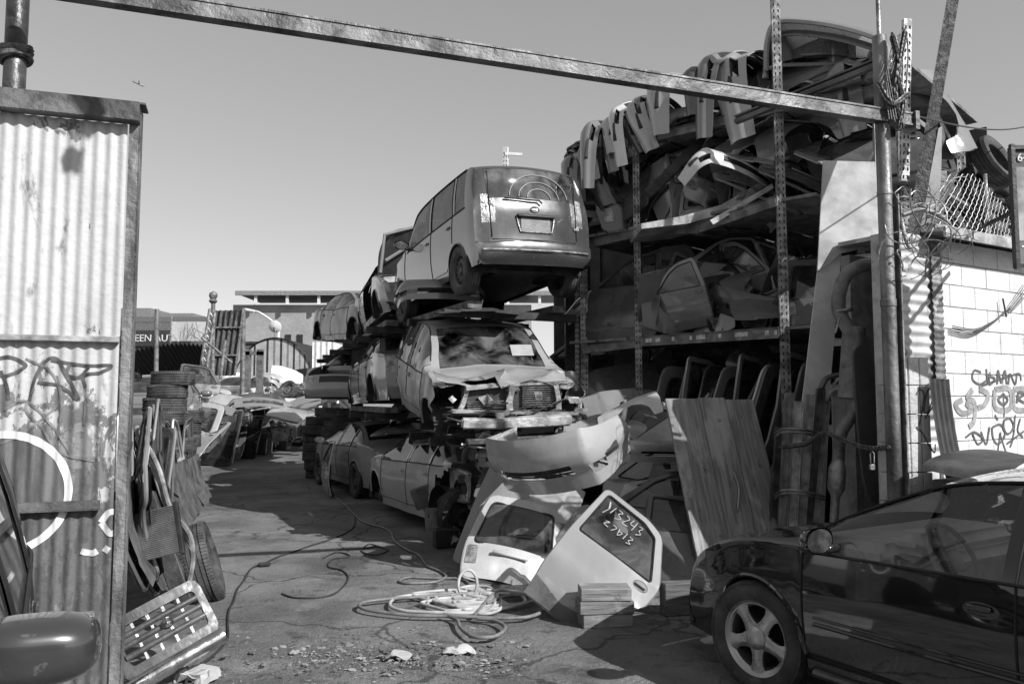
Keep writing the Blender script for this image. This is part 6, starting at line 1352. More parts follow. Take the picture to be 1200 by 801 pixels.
# ---- left foreground: chrome truck grille, radiator, doors
gr = thing('truck_grille', 'big silver truck grille and bumper with oval badge on the ground left', 'grille'); SM = plain('silver_plastic', .075, .45, .2, .3, 6, .1, spots=.3, spotv=.03)
def gcurve(x, z): return -.10*math.cos(x*1.2)
def rrect(x0, x1, z0, z1, r, n=5):
    out = []
    for cx, cz, a in ((x1-r, z1-r, 0), (x0+r, z1-r, PI/2), (x0+r, z0+r, PI), (x1-r, z0+r, 1.5*PI)):
        for k in range(n): t = a+PI/2*k/(n-1); out.append((cx+r*math.cos(t), cz+r*math.sin(t)))
    return out
link_mesh('surround', panel_bm(rrect(-.62, .62, 0, .52, .1), [rrect(-.50, .52, .09, .43, .05)], gcurve, .06, .07, smooth=0), SM, gr, 35)
for z in (.18, .27, .355): bm = bmesh.new(); tube(bm, [V((x, gcurve(x, 0)-.0, z)) for x in [-.52+.08*k for k in range(14)]], .022, 8, flat=1.2); link_mesh('bar', bm, SM, gr, 50)
bm = bmesh.new()
for x in (-.3, -.1, .1, .3): box(bm, (x, gcurve(x, 0)+.03, .26), (.035, .03, .34))
link_mesh('divider', bm, plain('silver_dark', .3, .4, .4), gr)
bm = bmesh.new(); lathe(bm, [(.0, -.03), (.07, -.025), (.085, -.015), (.085, .02)], 32, M=Matrix.Translation((.06, gcurve(0, 0)-.02, .27)) @ Matrix.Diagonal((1, 1, .5, 1))); link_mesh('badge', bm, plain('badge', .05, .3, .3), gr, 40)
link_mesh('corner_panel', panel_bm(rrect(-1.05, -.60, .0, .46, .12), [], lambda x, z: gcurve(x, z)+.25*max(0, -x-.6)**1.2, .04, .07, smooth=0), SM, gr, 35)
bm = bmesh.new(); tube(bm, [V((x, gcurve(x, 0)-.03+.25*max(0, -x-.6)**1.2, -.06)) for x in [-1.1+.1*k for k in range(18)]], .07, 8); link_mesh('bumper', bm, CHROME(), gr, 50)
gr.matrix_world = frame(P(206, 768, 5.15), (.80, .55, .42), (-.45, .18, .85)) @ Matrix.Diagonal((.48, .8, .72, 1))
radp.put(frame(P(183, 655, 5.75), (.9, .1, .22), (-.15, .2, 1)), 'pale finned radiator core hanging among the doors at left', None, None, (.62, .8, .9))
A9 = 'leaning in the left pile beside the gate leaf'
for px, py, Y, k, sh, x, z, s in ((176, 660, 6.2, 'd', 'dark', (.35, -.9, 0), (-.35, .1, 1), 1.0), (184, 640, 6.8, 'r', 'light', (.35, -.9, 0), (-.40, .1, 1), 1.0), (197, 655, 7.4, 'd', 'black', (.30, -.95, 0), (-.42, .1, 1), 1.05), (205, 640, 8.3, 'd', 'light', (.3, -.95, 0), (-.36, .1, 1), 1.1), (213, 620, 9.2, 'r', 'grey', (.3, -.95, 0), (-.38, .1, 1), 1.1), (185, 610, 9.6, 'h', 'dark', (.5, -.8, 0), (-.25, .1, 1), 1.0), (180, 560, 8.6, 'h', 'grey', (.5, -.8, 0), (-.25, .3, 1), .8), (225, 600, 10.6, 'd', 'black', (.25, -.95, 0), (-.35, .1, 1), 1.1), (232, 590, 11.5, 'd', 'white', (.25, -.95, 0), (-.35, .1, 1), 1.1), (240, 585, 12.6, 'r', 'dark', (.25, -.95, 0), (-.35, .1, 1), 1.1), (243, 580, 13.6, 'd', 'grey', (.25, -.95, 0), (-.35, .1, 1), 1.1)):
    p = P(px, py, Y); p.z = max(.02, p.z) if Y < 6.5 else .03+max(0, p.z)*.6; add(A9, k, sh, frame(p, x, z), s)
rq = random.Random(5)
for k in range(14):
    Y = 6.3+k*.42; p = V(((176+rq.uniform(0, 34)+2.2*k-600)/F*Y-.1, Y, rq.uniform(.02, .5)))
    add(A9, 'rdhfrdbdr'[k % 9], ['grey', 'light', 'dark', 'grey', 'black'][k % 5], frame_up(p, (.35, -.8+rq.uniform(-.3, .3), rq.uniform(-.15, .15)), (-.32+rq.uniform(-.15, .1), .15, 1)), rq.uniform(.8, 1.05))
bm = bmesh.new(); box(bm, (0, 0, .4), (.13, .06, .85), bev=.006); o = tag(link_mesh('steel_channel', bm, plain('dark_channel', .06, .6, .3, .5, 6, .3), None), 'short dark steel channel leaning above the silver grille', 'channel'); o.matrix_world = frame(P(214, 700, 6.0), (.9, .1, .4), (-.5, .1, .8))
bm = bmesh.new()
for k in range(3): tube(bm, catmull([P(160, 500+6*k, 6.6), P(185, 545+8*k, 6.4), P(200, 595+8*k, 6.2), P(222, 625+6*k, 6.0), P(226, 655, 6.0), P(220, 690, 6.0)], 7), .018, 6)
tag(link_mesh('door_seal', bm, plain('pale_seal', .25, .4, .2, .5, 9, 0), None, 50), 'curved pale door seals draped over the left pile', 'seal')
# ---- left row further back
A10 = 'leaning in the row along the left of the aisle'
row = [(246, 545, 21.5), (262, 541, 22.2), (277, 537, 23), (290, 534, 24), (302, 532, 24.8), (313, 529, 25.6), (322, 527, 26.4), (332, 524, 27.4), (342, 522, 28.5), (352, 520, 29.5), (252, 543, 21.8), (270, 539, 22.6), (308, 530, 25.2)]
for i, (px, py, Y) in enumerate(row):
    g = G(px, py); add(A10, 'drdhdrdhdrdhd'[i], ['black', 'white', 'black', 'light', 'grey', 'white', 'dark', 'light', 'black', 'grey', 'light', 'dark', 'white'][i], frame(V((g.x-.5, g.y, .03)), (.9, -.5+J(.3), 0), (-.25, .35, 1)), 1.3)
A11 = 'piled on top of the left row'
for i in range(36):
    px = 250+rr.uniform(0, 105); Y = rr.uniform(23, 29); z0 = rr.uniform(.8, 1.9)*(1.05-.25*(px-250)/105); p = P(px, 480, Y); p.z = z0
    add(A11, 'bufhbdefbuseb'[i % 13], ['black', 'grey', 'dark', 'light', 'black', 'white', 'dark'][i % 7], frame(p, (1, J(.6), J(.25)), (J(.4), .9, .3+J(.3))), 1.1)
A12 = 'heaped across the far end of the aisle'
for i in range(52):
    px = 255+rr.uniform(0, 130); Y = rr.uniform(31, 40); p = P(px, 470, Y); p.z = rr.uniform(.3, 2.6)
    add(A12, 'ebuewfhbstedw'[i % 13], ['grey', 'white', 'dark', 'light', 'black', 'white', 'grey'][(i*3) % 7], frame(p, (1, J(.8), J(.4)), (J(.5), .6+J(.4), .5)), 1.2)
A13 = 'heaped behind the gate leaf at left'
for i in range(14):
    px = 175+rr.uniform(0, 40); Y = rr.uniform(18.5, 21); p = P(px, 470, Y); p.z = rr.uniform(.2, 1.7)
    add(A13, 'bdehtufdhbetr'[i % 13], ['dark', 'black', 'grey', 'light'][i % 4], frame(p, (1, J(.8), J(.4)), (J(.5), .6+J(.4), .5)), 1.1)
A14 = 'propping up the grey sedan at left'
for i in range(10):
    p = V((-7.7+rr.uniform(-.7, .5), 15.4+rr.uniform(-.6, .6), rr.uniform(.1, .7))); add(A14, 'bdehtufdhb'[i], ['dark', 'black', 'grey', 'light'][i % 4], frame(p, (1, J(.5), J(.3)), (J(.4), .3, .8)), .95)
A15 = 'piled around the ground sedans on the right of the aisle'
for i, (x, y, z) in enumerate([(-.2, 12.8, 1.3), (.1, 12.9, .6), (-1.4, 14.6, 1.35), (-1.0, 14.2, .7), (-2.2, 16.5, 1.3), (.6, 10.6, .5), (.7, 10.4, .2), (1.2, 10.0, .6), (1.3, 9.6, .2), (.2, 10.1, .2), (1.5, 9.4, .5)]):
    add(A15, 'bdeuhbfdhub'[i], ['dark', 'black', 'grey', 'dark'][i % 4], frame((x, y, z), (1, J(.5), J(.3)), (J(.4), .6, .6)), 1.0)
flush()
# ------------------------------------------------------------------ far background
wh = thing('brick_warehouse', 'long brick warehouse with flat roof canopy behind the yard', 'warehouse', (0, 62, 0))
def brick(v=.22):
    m, t, b, o = newmat('brick'); co = coords(t, False); br = nn(t, 'ShaderNodeTexBrick'); mp = nn(t, 'ShaderNodeMapping'); mp.inputs['Rotation'].default_value = (PI/2, 0, 0); mp.inputs['Scale'].default_value = (1.2, 1.2, 1.2)
    t.links.new(co, mp.inputs[0]); t.links.new(mp.outputs[0], br.inputs[0]); br.inputs['Color1'].default_value = (v,)*3+(1,); br.inputs['Color2'].default_value = (v*1.4,)*3+(1,); br.inputs['Mortar'].default_value = (v*1.9,)*3+(1,); br.inputs['Scale'].default_value = 3
    c = mixc(t, mul(t, noise_fac(t, co, .4, .4, .7), .4), br.outputs[0], v*.6); t.links.new(c, b.inputs['Base Color']); b.inputs['Roughness'].default_value = .9; return m
bm = bmesh.new(); box(bm, (-10, 3, 4.6), (23, 8, 9.2)); link_mesh('wall', bm, brick(), wh)
bm = bmesh.new(); box(bm, (-8, 1, 10.05), (26, 6, .2)); box(bm, (-8, -2, 9.95), (26, .2, .3)); link_mesh('roof_canopy', bm, plain('canopy', .2, .5), wh)
for k in range(10): bm = bmesh.new(); box(bm, (-19.5+2.4*k, -1.8, 9.5), (.2, .2, .8)); link_mesh('canopy_post', bm, WHITEP(), wh)
for k in range(4):
    for d in (0, .9): bm = bmesh.new(); box(bm, (-17.2+(k*5.8)+d, -1.03, 5.6), (.45, .08, 2.6)); link_mesh('window', bm, plain('window_dark', .02, .3), wh)
pa = thing('low_brick_building', 'dark low brick building in front of the warehouse at right end', 'building', (-15.3, 52, 0)); bm = bmesh.new(); box(bm, (0, 0, 2.7), (3.2, 4, 5.4)); link_mesh('wall', bm, brick(.07), pa); bm = bmesh.new(); box(bm, (0, 0, 5.45), (3.4, 4.2, .15)); link_mesh('roof', bm, DARK(), pa)
wc = thing('white_container', 'white painted container between low brick building and stacked wrecks', 'container', (-9.95, 42, 0)); bm = grid_bm(60, 4, lambda u, v: V(((u-.5)*1.2, corr(u*1.2, .03, .3), v*4.9))); link_mesh('side', bm, WHITEP(), wc); bm = bmesh.new(); box(bm, (0, 1, 2.44), (1.2, 1.9, 4.85)); link_mesh('body', bm, WHITEP(), wc)
# arched shed with striped end
sh = thing('arched_shed', 'arched shed roof with pale vertical stripes in the far yard', 'shed', (-13.4, 45, 3.5))
bm = bmesh.new(); n = 44
def arch(u): a = PI*(.12+.76*u); return V((-2.2*math.cos(a)*1.08, 0, -1.2+3.0*math.sin(a)))
for u in range(n):
    a, b = arch(u/n), arch((u+1)/n); q = [V((a.x, 0, -1)), V((b.x, 0, -1)), b, a]; f = bm.faces.new([bm.verts.new(p) for p in q]); f.material_index = 1 if (u % 6) in (0,) else (2 if u % 6 in (3,) and u > 18 else 0)
link_mesh('end_wall', bm, [plain('canvas', .34, .7, 0, .2, 2, .1), DARK(), plain('canvas_grey', .16, .7)], sh)
bm = grid_bm(30, 1, lambda u, v: arch(u)+V((0, -.15+5*v, .08))); bmesh.ops.solidify(bm, geom=bm.faces[:], thickness=.06); link_mesh('roof', bm, plain('shed_roof', .1, .5, .3), sh, 50)
bm = bmesh.new(); box(bm, (0, 1, -2.2), (4.5, 3, 2.4)); link_mesh('base', bm, DARK(), sh)
# corrugated canopy left of it
ca = thing('curved_canopy', 'dark curved corrugated canopy left of the leaning container doors', 'canopy', (-17.4, 42, 0)); bm = grid_bm(140, 6, lambda u, v: V(((u-.5)*5.4, v*2.2-1.4, 3.7+1.0*math.sin(PI*(.15+.6*u))+corr(u*5.4, .07, .22)-v*1.3))); bmesh.ops.solidify(bm, geom=bm.faces[:], thickness=.03); link_mesh('sheet', bm, plain('canopy_dark', .06, .6), ca)
bm = grid_bm(10, 2, lambda u, v: V(((u-.5)*5.0, .6, .3+3.6*v))); link_mesh('back', bm, plain('canopy_back', .05, .7), ca)
for x in (-2.3, 2.3): bm = bmesh.new(); tube(bm, [(x, 0, 0), (x, 0, 4)], .08); link_mesh('post', bm, DARK(), ca)
# street lamp, dish
sl = thing('street_lamp', 'curved white street lamp in front of the brick warehouse', 'street lamp', (-16.3, 54, 0)); bm = bmesh.new(); tube(bm, [(.4, 0, 0), (.4, 0, 6.6)], .11); link_mesh('pole', bm, WHITEP(), sl); bm = bmesh.new(); tube(bm, catmull([V((.4, 0, 6.5)), V((.1, 0, 7.1)), V((-.9, 0, 7.8)), V((-1.3, 0, 7.9))], 6), .07); link_mesh('arm', bm, WHITEP(), sl); bm = bmesh.new(); box(bm, (-1.6, 0, 7.95), (.8, .3, .22), Matrix.Rotation(R_(10), 4, 'Y'), bev=.08); link_mesh('lamp_head', bm, WHITEP(), sl)
sd_ = thing('satellite_dish', 'white round satellite dish on a mast before the brick warehouse', 'dish', P(322, 383, 50)); bm = bmesh.new(); lathe(bm, [(0, 0), (.2, .02), (.35, .07), (.40, .1)], 28, M=Matrix.Rotation(R_(20), 4, 'X')); link_mesh('bowl', bm, WHITEP(), sd_, 50); bm = bmesh.new(); tube(bm, [(0, .05, 0), (0, .1, -1.4)], .05); link_mesh('mast', bm, STEEL(), sd_); bm = bmesh.new(); tube(bm, [(0, 0, -.3), (.1, -.6, -.1)], .03); link_mesh('arm', bm, DARK(), sd_)
# elevated track, sign, banner
et = thing('elevated_track', 'distant elevated rail track and its parapet on the left horizon', 'viaduct', (-32, 75, 0)); bm = bmesh.new(); box(bm, (2, 0, 9.3), (44, 4, .5)); box(bm, (2, -2, 8.5), (44, .2, 1.0)); link_mesh('deck', bm, plain('viaduct', .12, .6), et)
for k in range(6): bm = bmesh.new(); box(bm, (-16+7*k, 0, 4.4), (.8, .8, 8.8)); link_mesh('pier', bm, plain('viaduct', .12, .6), et)
for k, (x, w_, h) in enumerate(((-12, 4, .3), (-7, 4, .0), (-2, 5, -.5))): tag(link_mesh('far_building', mk(lambda bm: box(bm, (-32+x, 95, 6+h), (w_, 6, 12+2*h))), plain('far_building', .18, .8), None), ('tallest', 'middle', 'lowest')[k]+' distant flat-roofed building behind the elevated track', 'building')
sb = thing('shop_sign', 'dark sign with pale letters reading GREEN AUTO on the left', 'sign', P(150, 396, 50)); bm = bmesh.new(); box(bm, (1.6, .1, .0), (4.6, .1, 1.0)); link_mesh('board', bm, plain('sign_dark', .03, .5), sb); bm = bmesh.new(); box(bm, (1.6, 1.2, -1.9), (4.6, 2, 4.6)); link_mesh('building', bm, brick(.06), sb)
o = text_obj('GREEN AUTO', .62, plain('sign_letters', .55, .6), Matrix.Identity(4), sb, .02); o.matrix_parent_inverse = Matrix.Identity(4); o.matrix_local = Matrix.Translation((-.45, .03, -.2))
bn = thing('white_banner', 'large blank white banner stretched across the far yard at left', 'banner', P(224, 388, 47)); bm = grid_bm(16, 6, lambda u, v: V(((u-.5)*2.3, .03*math.sin(9*u), (v-.5)*1.15))); bmesh.ops.solidify(bm, geom=bm.faces[:], thickness=.02); link_mesh('cloth', bm, plain('banner_white', .75, .7, 0, .08, 4, 0), bn)
for x in (-1.2, 1.2): bm = bmesh.new(); tube(bm, [(x, .05, -5.3), (x, .05, .9)], .05); link_mesh('pole', bm, STEEL(), bn)
bm = bmesh.new(); r5 = random.Random(2)
for k in range(13): a = V((r5.uniform(-1.2, 1.2), -.3, r5.uniform(-.7, -.3))); tube(bm, [a, a+V((r5.uniform(-.9, .9), 0, r5.uniform(.4, 1.0)))], .018, 4)
link_mesh('bare_branches', bm, plain('branch', .12, .8), bn)
# container doors leaning in the yard
cd_ = thing('container_door', 'tall corrugated container doors tilted upright at the left of the aisle', 'container door'); bm = grid_bm(96, 4, lambda u, v: V(((u-.5)*1.15, corr(u*1.15, .03, .19), v*2.35))); bmesh.ops.solidify(bm, geom=bm.faces[:], thickness=.01); link_mesh('sheet', bm, plain('door_sheet', .06, .5, .2, .4, 3, .2), cd_, 60)
bm = bmesh.new(); [bar(bm, (x, -.05, 0), (x, -.05, 2.4), .06, .06) for x in (-.6, .6)]; link_mesh('side_frame', bm, STEEL(), cd_); bm = bmesh.new(); [bar(bm, (-.6, -.06, z), (.6, -.06, z), .05, .05) for z in (.7, 1.7)]; link_mesh('cross_bar', bm, STEEL(), cd_)
cd_.matrix_world = frame(P(256, 440, 27), (1, -.1, .0), (.35, .2, 1))
for k, (px, Y, yt, lab) in enumerate(((250, 26, 345, 'ornate post with round cap beside the tilted container doors'), (285, 28, 362, 'right upright post carrying the tilted container doors'), (184, 24, 362, 'pale timber post standing behind the gate leaf'))):
    a = P(px, 470, Y); a.z = 0; b = P(px, yt, Y); bm = bmesh.new(); tube(bm, [a, b], .07 if k != 1 else .09, 8)
    if k == 0: lathe(bm, [(.07, -.3), (.14, -.22), (.09, -.15), (.14, -.05), (.12, .05), (0, .12)], 16, 'Z', Matrix.Translation(b))
    tag(link_mesh('upright_post', bm, plain('post_grey', .15, .5, .3, .5, 9, .2), None, 50), lab, 'post')
bm = bmesh.new(); r6 = random.Random(9)
for (px0, px1, y0, y1) in ((246, 234, 362, 440), (252, 240, 366, 446)): tube(bm, [P(px0, y0, 25), P(px1, y1, 25)], .05, 6)
for k in range(9): y = 366+8.5*k; x0 = 246-12*k/8.5; tube(bm, [P(x0, y, 25), P(x0+6-1, y+8, 25)], .03, 5); tube(bm, [P(x0, y+8, 25), P(x0+6, y, 25)], .03, 5)
tube(bm, [P(236, 395, 24.5), P(272, 425, 24.5)], .04); tube(bm, [P(264, 398, 24), P(258, 445, 24)], .05)
tag(link_mesh('lattice_boom', bm, plain('boom', .2, .5, .3, .6, 9, .2), None, 50), 'narrow lattice boom leaning beside the ornate post', 'boom')
# forklift
fk = thing('forklift', 'forklift with tall grey mast standing in the far aisle', 'forklift', (-9.9, 30.5, 0)); FM = plain('mast_grey', .14, .5, .3, .4, 5, .2)
for x in (-.24, .24): bm = bmesh.new(); box(bm, (x, 0, 1.9), (.22, .22, 3.7)); link_mesh('mast', bm, FM, fk)
bm = bmesh.new(); [box(bm, (0, -.02, z), (.7, .18, .14)) for z in (.5, 1.9, 3.6)]; link_mesh('cross_member', bm, FM, fk); bm = bmesh.new(); box(bm, (.1, 1.1, 1.0), (1.1, 1.7, 1.1), bev=.08); link_mesh('body', bm, plain('forklift_paint', .25, .5), fk)
for s in (-1, 1): bm = bmesh.new(); box(bm, (s*.25, -.6, .15), (.12, 1.1, .05)); link_mesh('fork', bm, DARK(), fk)
# far cars and wreck rows
for i, (px, Y, z, hx, hy, v, sp, lab) in enumerate(((284, 33, 1.45, -.2, -1, .5, SEDAN, 'white small car facing the camera in the far heap'), (350, 41, 1.0, 1, .1, .3, SUV, 'pale van body lying crosswise in the far yard'), (322, 44, 1.9, 1, -.1, .12, SEDAN, 'dark car crosswise on the far heap below the striped shed'), (368, 45, 2.3, 1, .1, .5, SEDAN, 'white car on the far heap beside the white container'), (238, 34, 1.2, .4, -1, .2, SUV, 'grey wagon behind the raised left sedan'), (300, 47, 1.2, 1, .1, .2, SUV, 'grey truck body behind the forklift mast'), (395, 34, .4, 1, .1, .1, SUV, 'dark car body at the far end behind the tyre stacks'), (265, 38, .1, .3, -1, .3, SEDAN, 'grey sedan low in the far heap left of the forklift'), (318, 36, 1.3, 1, .3, .4, SEDAN, 'pale sedan crosswise in the heap right of the forklift'), (342, 36, .1, -.2, -1, .15, SUV, 'dark suv facing the camera low in the far heap'), (375, 37, 1.2, .1, -1, .45, SEDAN, 'white sedan in the far heap nearest the tyre stacks'), (252, 46, 1.4, 1, .2, .35, SUV, 'pale truck body behind the tilted container doors'))):
    p = P(px, 470, Y); car('far_car', lab, carM(p.x, p.y, z, hx, hy, rnd.uniform(-3, 3), rnd.uniform(-3, 3)), sp, paint(v, .4), wheels=None, mirrors=(), handles=False, interior=False, dmg=.02, seed=i)
hb = thing('junk_bench', 'long workbench of scrap along the far end of the aisle', 'bench', (-7.6, 30.5, 0)); bm = bmesh.new(); box(bm, (0, 0, 1.0), (3.0, 1.0, .3)); link_mesh('top', bm, DARK(), hb); bm = bmesh.new(); tube(bm, [(1.0, -.5, 0), (1.3, -.5, .9)], .04); link_mesh('leg', bm, STEEL(), hb)
for i, x in enumerate((-1.2, -.6, 0, .6)): tyrep.put(yaw((-7.6+x, 30.2, .36), 0, 0, .15), ORD[i]+' tyre from the left standing under the far scrap bench', 'tyres under the scrap bench')
# airplane
ap = thing('airplane', 'tiny airliner crossing the sky over the gate leaf', 'airplane', P(162, 98, 1400)); bm = bmesh.new(); tube(bm, [(-10, 0, 1.5), (-8, 0, 1), (8, 0, -1.5), (11, 0, -2)], [.4, 1.4, 1.5, .3], 10); link_mesh('fuselage', bm, plain('plane', .2, .4), ap); bm = bmesh.new(); tube(bm, [(0, -9, 2.5), (1.5, 0, -.5), (-1, 9, 3)], [.4, 1.2, .4], 6, flat=.2); link_mesh('wing', bm, plain('plane', .2, .4), ap); bm = bmesh.new(); tube(bm, [(-8, 0, 1), (-10.5, 0, 5)], [1, .4], 6, flat=.3); link_mesh('tail', bm, plain('plane', .2, .4), ap); ap.rotation_euler = (0, .15, .5)
# yard fence closing the left side
fe = thing('yard_fence', 'dark sheet fence closing the left side of the yard behind the junk', 'fence', (-9.6, 14, 0)); bm = grid_bm(200, 2, lambda u, v: V((-2.0*u+corr(u*26, .03, .25), -6+26*u, 2.2*v))); link_mesh('sheet', bm, plain('fence_sheet', .09, .6, .2, .5, 2, .3), fe)
# tyres and junk on the roof of the block building
for i, (px, py, a, b) in enumerate(((1164, 190, .5, .2), (1150, 222, 1.35, .1), (1178, 222, 1.2, -.2), (1168, 244, 1.5, .0), (1130, 246, 1.55, .1), (1192, 246, 1.4, .2), (1110, 250, 1.5, 0))):
    tyrep.put(yaw(P(px, py, 9.2+.1*(i % 3)), .3+b, a if i else 1.15, .25 if i == 0 else 0), ['topmost tilted', 'upper left', 'upper right', 'lower middle', 'flat leftward', 'rightmost', 'far left flat'][i]+' tyre heaped behind the roof fence', 'tyres on the roof', None, 1.0)
# ---- cables and hoses on the ground
def gpath(pts, r, h=.0, seed=0):
    out = []
    for p in catmull([V((a, b, 0)) for a, b in pts], 7):
        g = G(p.x, p.y); g.z = r*.8+.012*noise.noise(V((g.x*2.2, g.y*2.2, 0)))+.02*noise.noise(V((g.x*.5, g.y*.5, 0)))+.004+h; out.append(g)
    return out
HM = plain('hose_rubber', .16, .5, 0, .3, 9, .1); CM_ = plain('cord_black', .03, .6, 0, .3, 9, .1)
def cord(label, cat, name, paths, r, mat, h=0): 
    bm = bmesh.new(); [tube(bm, gpath(p, r, h), r, 7) for p in paths]; tag(link_mesh(name, bm, mat, None, 60), label, cat)
cord('thick air hose running down the aisle and ending in a loop', 'hose', 'air_hose', [[(371, 560), (385, 575), (402, 590), (410, 598), (425, 612), (445, 618), (458, 624), (462, 634), (478, 645), (492, 652), (502, 665), (518, 672), (522, 678), (508, 684), (478, 685), (468, 682), (480, 678), (510, 679), (540, 681), (552, 688)]], .014, HM)
cord('thin black cord zigzagging across the lit ground from grille to aisle', 'cord', 'power_cord', [[(413, 598), (416, 608), (412, 620), (390, 632), (365, 640), (335, 650), (310, 660), (294, 668), (285, 682), (278, 692), (274, 705), (268, 718), (267, 735), (266, 750), (250, 768), (222, 790), (218, 801)]], .009, CM_)
cord('black cord curling in the middle of the lit ground', 'cord', 'power_cord', [[(330, 697), (345, 702), (370, 702), (390, 698), (402, 688), (408, 676), (400, 668), (385, 664), (390, 656), (410, 652), (395, 648), (378, 655)], [(396, 645), (425, 643), (440, 640), (455, 644), (440, 650), (424, 646), (432, 638), (446, 640)]], .008, CM_)
bm = bmesh.new(); box(bm, G(310, 664)+V((0, 0, .03)), (.12, .05, .04), Matrix.Rotation(.5, 4, 'Z'), bev=.01); tag(link_mesh('plug', bm, BLACK(), None), 'black plug on the thin cord across the lit ground', 'plug')
r7 = random.Random(4); loops = []
for k in range(9):
    cx, cy, a, b = 540+r7.uniform(-28, 28), 708+r7.uniform(-7, 5), r7.uniform(25, 62), r7.uniform(6, 13); loops.append([(cx+a*math.cos(t)+r7.uniform(-3, 3), cy+b*math.sin(t)+r7.uniform(-1.5, 1.5)) for t in [r7.uniform(0, 6)+2*PI*q/9 for q in [0]*1] for t in [t+2*PI*q/9 for q in range(9)]])
cord('tangled pile of pale hose coils in front of the doors', 'hose', 'hose_pile', loops, .015, plain('hose_pale', .36, .5, 0, .3, 6, .1), .02)
cord('long hose looping wide around the pale coil pile', 'hose', 'air_hose', [[(560, 700), (500, 705), (450, 708), (425, 712), (422, 718), (440, 723), (480, 727), (540, 728), (600, 730), (625, 727), (640, 718), (632, 708), (600, 704), (570, 712)], [(520, 726), (535, 732), (540, 742), (555, 752), (580, 752), (592, 742), (580, 733), (560, 730)], [(555, 727), (575, 705), (588, 698), (605, 702), (618, 703)]], .015, HM, .03)
bm = bmesh.new(); c = G(548, 700); tube(bm, [c+V((.085*math.cos(t), .03*math.sin(t), .12+.12*math.sin(t))) for t in [2*PI*k/20 for k in range(20)]], .014, 8, True); tag(link_mesh('hose_loop', bm, plain('hose_pale', .36, .5, 0, .3, 6, .1), None, 60), 'small upright hose loop rising from the pale coil pile', 'hose')
# rubble and litter
r8 = random.Random(6)
bm = bmesh.new()
def stone(bm, p, s, r):
    rr_ = bmesh.ops.create_icosphere(bm, subdivisions=1, radius=s)
    for v in rr_['verts']: v.co = V(((v.co.x)*1.3, v.co.y, v.co.z*.5))*(1+.8*noise.noise(v.co*9/s*.1+V((p.x*7, p.y*7, 0)))); v.co += p+V((0, 0, s*.15))
for k in range(2600):
    if k < 1300: px = r8.gauss(455, 95); py = r8.gauss(764, 15)
    else: px = r8.uniform(180, 860); py = r8.uniform(600, 801)
    if not (0 < px < 1200 and py > 560): continue
    g = G(px, py); stone(bm, g-V((0, 0, .01)), r8.choice((.003, .003, .004, .005, .006, .008, .012, .022 if k < 500 else .006)), r8)
o = link_mesh('rubble', bm, plain('stone', .2, .9, 0, .6, 3, .5), None, 20); tag(o, 'loose stones and broken crumbs of asphalt strewn over the ground', 'rubble'); o['kind'] = 'stuff'
for k, (px, py, s, lab) in enumerate(((538, 763, .07, 'pale crumpled paper scrap on the rubble near the shade edge'), (470, 768, .05, 'flattened white cup among the rubble holes'), (836, 752, .06, 'crumpled white tissue beside the black sedan wheel'), (232, 793, .09, 'crumpled pale rag at the bottom left below the grille'))):
    bm = bmesh.new(); bmesh.ops.create_icosphere(bm, subdivisions=3, radius=s)
    for v in bm.verts: v.co = V((v.co.x*1.6, v.co.y, abs(v.co.z)*.5))+V(noise.noise_vector(v.co*18+V((k, 0, 0))))*s*.6
    o = tag(link_mesh('paper_scrap', bm, plain('litter', .42, .8, 0, .2, 9, .2), None, 25), lab, 'litter'); o.location = G(px, py)
m_ = plain('cardboard_flat', .42, .8, 0, .2, 6, .2)
for k, (q, lab) in enumerate((([(505, 700), (560, 690), (600, 712), (548, 722)], 'flattened pale cardboard under the hose coils'), )):
    bm = bmesh.new(); f = bm.faces.new([bm.verts.new(G(*p)+V((0, 0, .028))) for p in q]); bmesh.ops.subdivide_edges(bm, edges=bm.edges[:], cuts=6, use_grid_fill=True)
    for v in bm.verts: v.co.z += .02*noise.noise(v.co*6)
    bmesh.ops.solidify(bm, geom=bm.faces[:], thickness=.005); tag(link_mesh('cardboard', bm, m_, None), lab, 'cardboard')
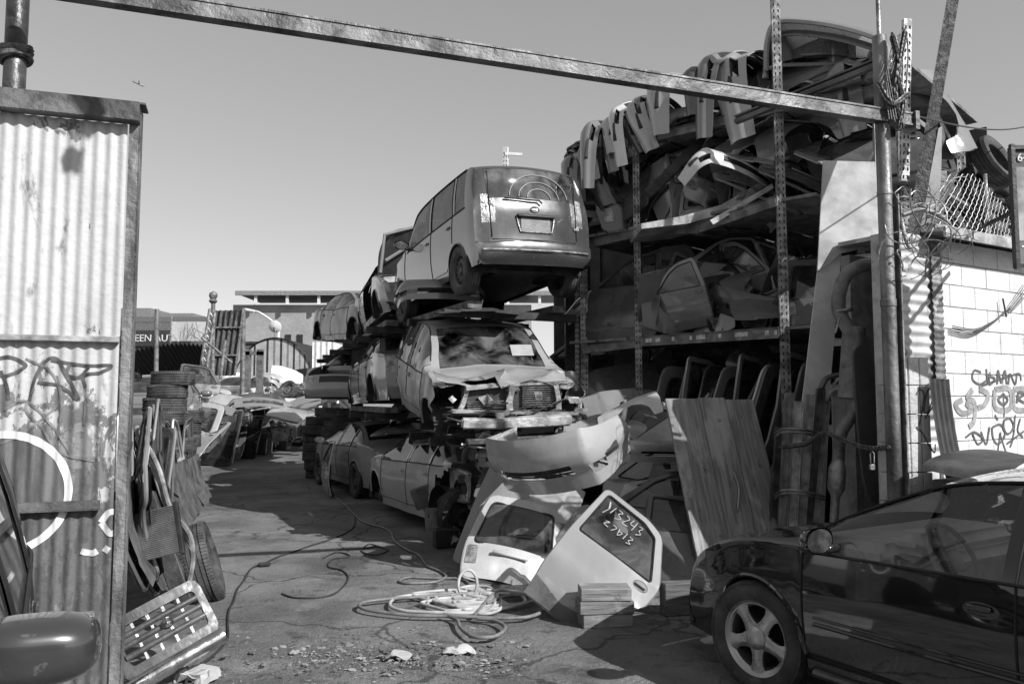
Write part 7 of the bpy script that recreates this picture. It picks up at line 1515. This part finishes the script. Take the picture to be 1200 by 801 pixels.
for k, (x, y, w_, d) in enumerate(((.35, 4.75, .9, .5), (-.1, 4.62, .7, .5))):
    bm = grid_bm(14, 10, lambda u, v: V((x+(u-.5)*w_+.04*noise.noise(V((u*3, v*3, k))), y+(v-.5)*d, .032+.01*noise.noise(V((u*6, v*6, k)))-.05*(max(abs(u-.5), abs(v-.5))*2)**6))); tag(link_mesh('concrete_slab', bm, plain('concrete', .36, .9, 0, .2, 9, .5), None, 50), ('broken pale concrete slab', 'smaller concrete piece')[k]+' at the bottom edge of the yard entrance', 'slab')

# unseen plates on a wire, added to throw the shadow patches on the gate
hp_ = gplane(88, 150)+sv*3.2; hs = thing('shadow_plate', 'unseen dark plates added on a wire above the entrance to shadow the gate', 'plate', hp_)
for nm, quad in (('upper_plate', [(66, 108), (112, 112), (106, 128), (116, 150), (102, 166), (84, 150), (70, 130)]), ('lower_plate', [(78, 172), (98, 176), (94, 204), (74, 202), (70, 188)])):
    bm = bmesh.new(); f = bm.faces.new([bm.verts.new(gplane(*p)+sv*3.2-hp_) for p in quad]); bmesh.ops.solidify(bm, geom=[f], thickness=.01); link_mesh(nm, bm, DARK(), hs)
bm = bmesh.new(); tube(bm, [V((-4, 1.5, .7)), V((0, 0, .33)), V((4, -1.5, .7))], .006, 5); tube(bm, [V((0, 0, .33)), V((0, 0, -.1)), V((0, 0, -.3))], .004, 4); link_mesh('wire', bm, DARK(), hs)
# the street behind the photographer, seen only as reflections in paint and glass
for k, (x, y, v, sp, lab) in enumerate(((-9.5, -4.0, .6, SEDAN, 'white car parked across the street behind the viewpoint'), (-4.5, -5.4, .3, SUV, 'grey suv parked across the street behind the viewpoint'), (.8, -6.8, .6, SEDAN, 'pale sedan parked across the street behind the viewpoint'))):
    car('street_car', lab, carM(x, y, 0, .96, -.27), sp, paint(v, .2), interior=False, handles=False, mirrors=())
sf = thing('street_building', 'long pale building across the street behind the viewpoint', 'building', (-5, -13, 0)); bm = bmesh.new(); box(bm, (0, 0, 2.2), (34, 3, 4.4)); link_mesh('wall', bm, plain('render_wall', .3, .8, 0, .3, 1, .1), sf)
for k in range(9): bm = bmesh.new(); box(bm, (-14+3.5*k, 1.52, 2.2), (1.6, .06, 1.5)); link_mesh('window', bm, plain('window_dark', .02, .2), sf)
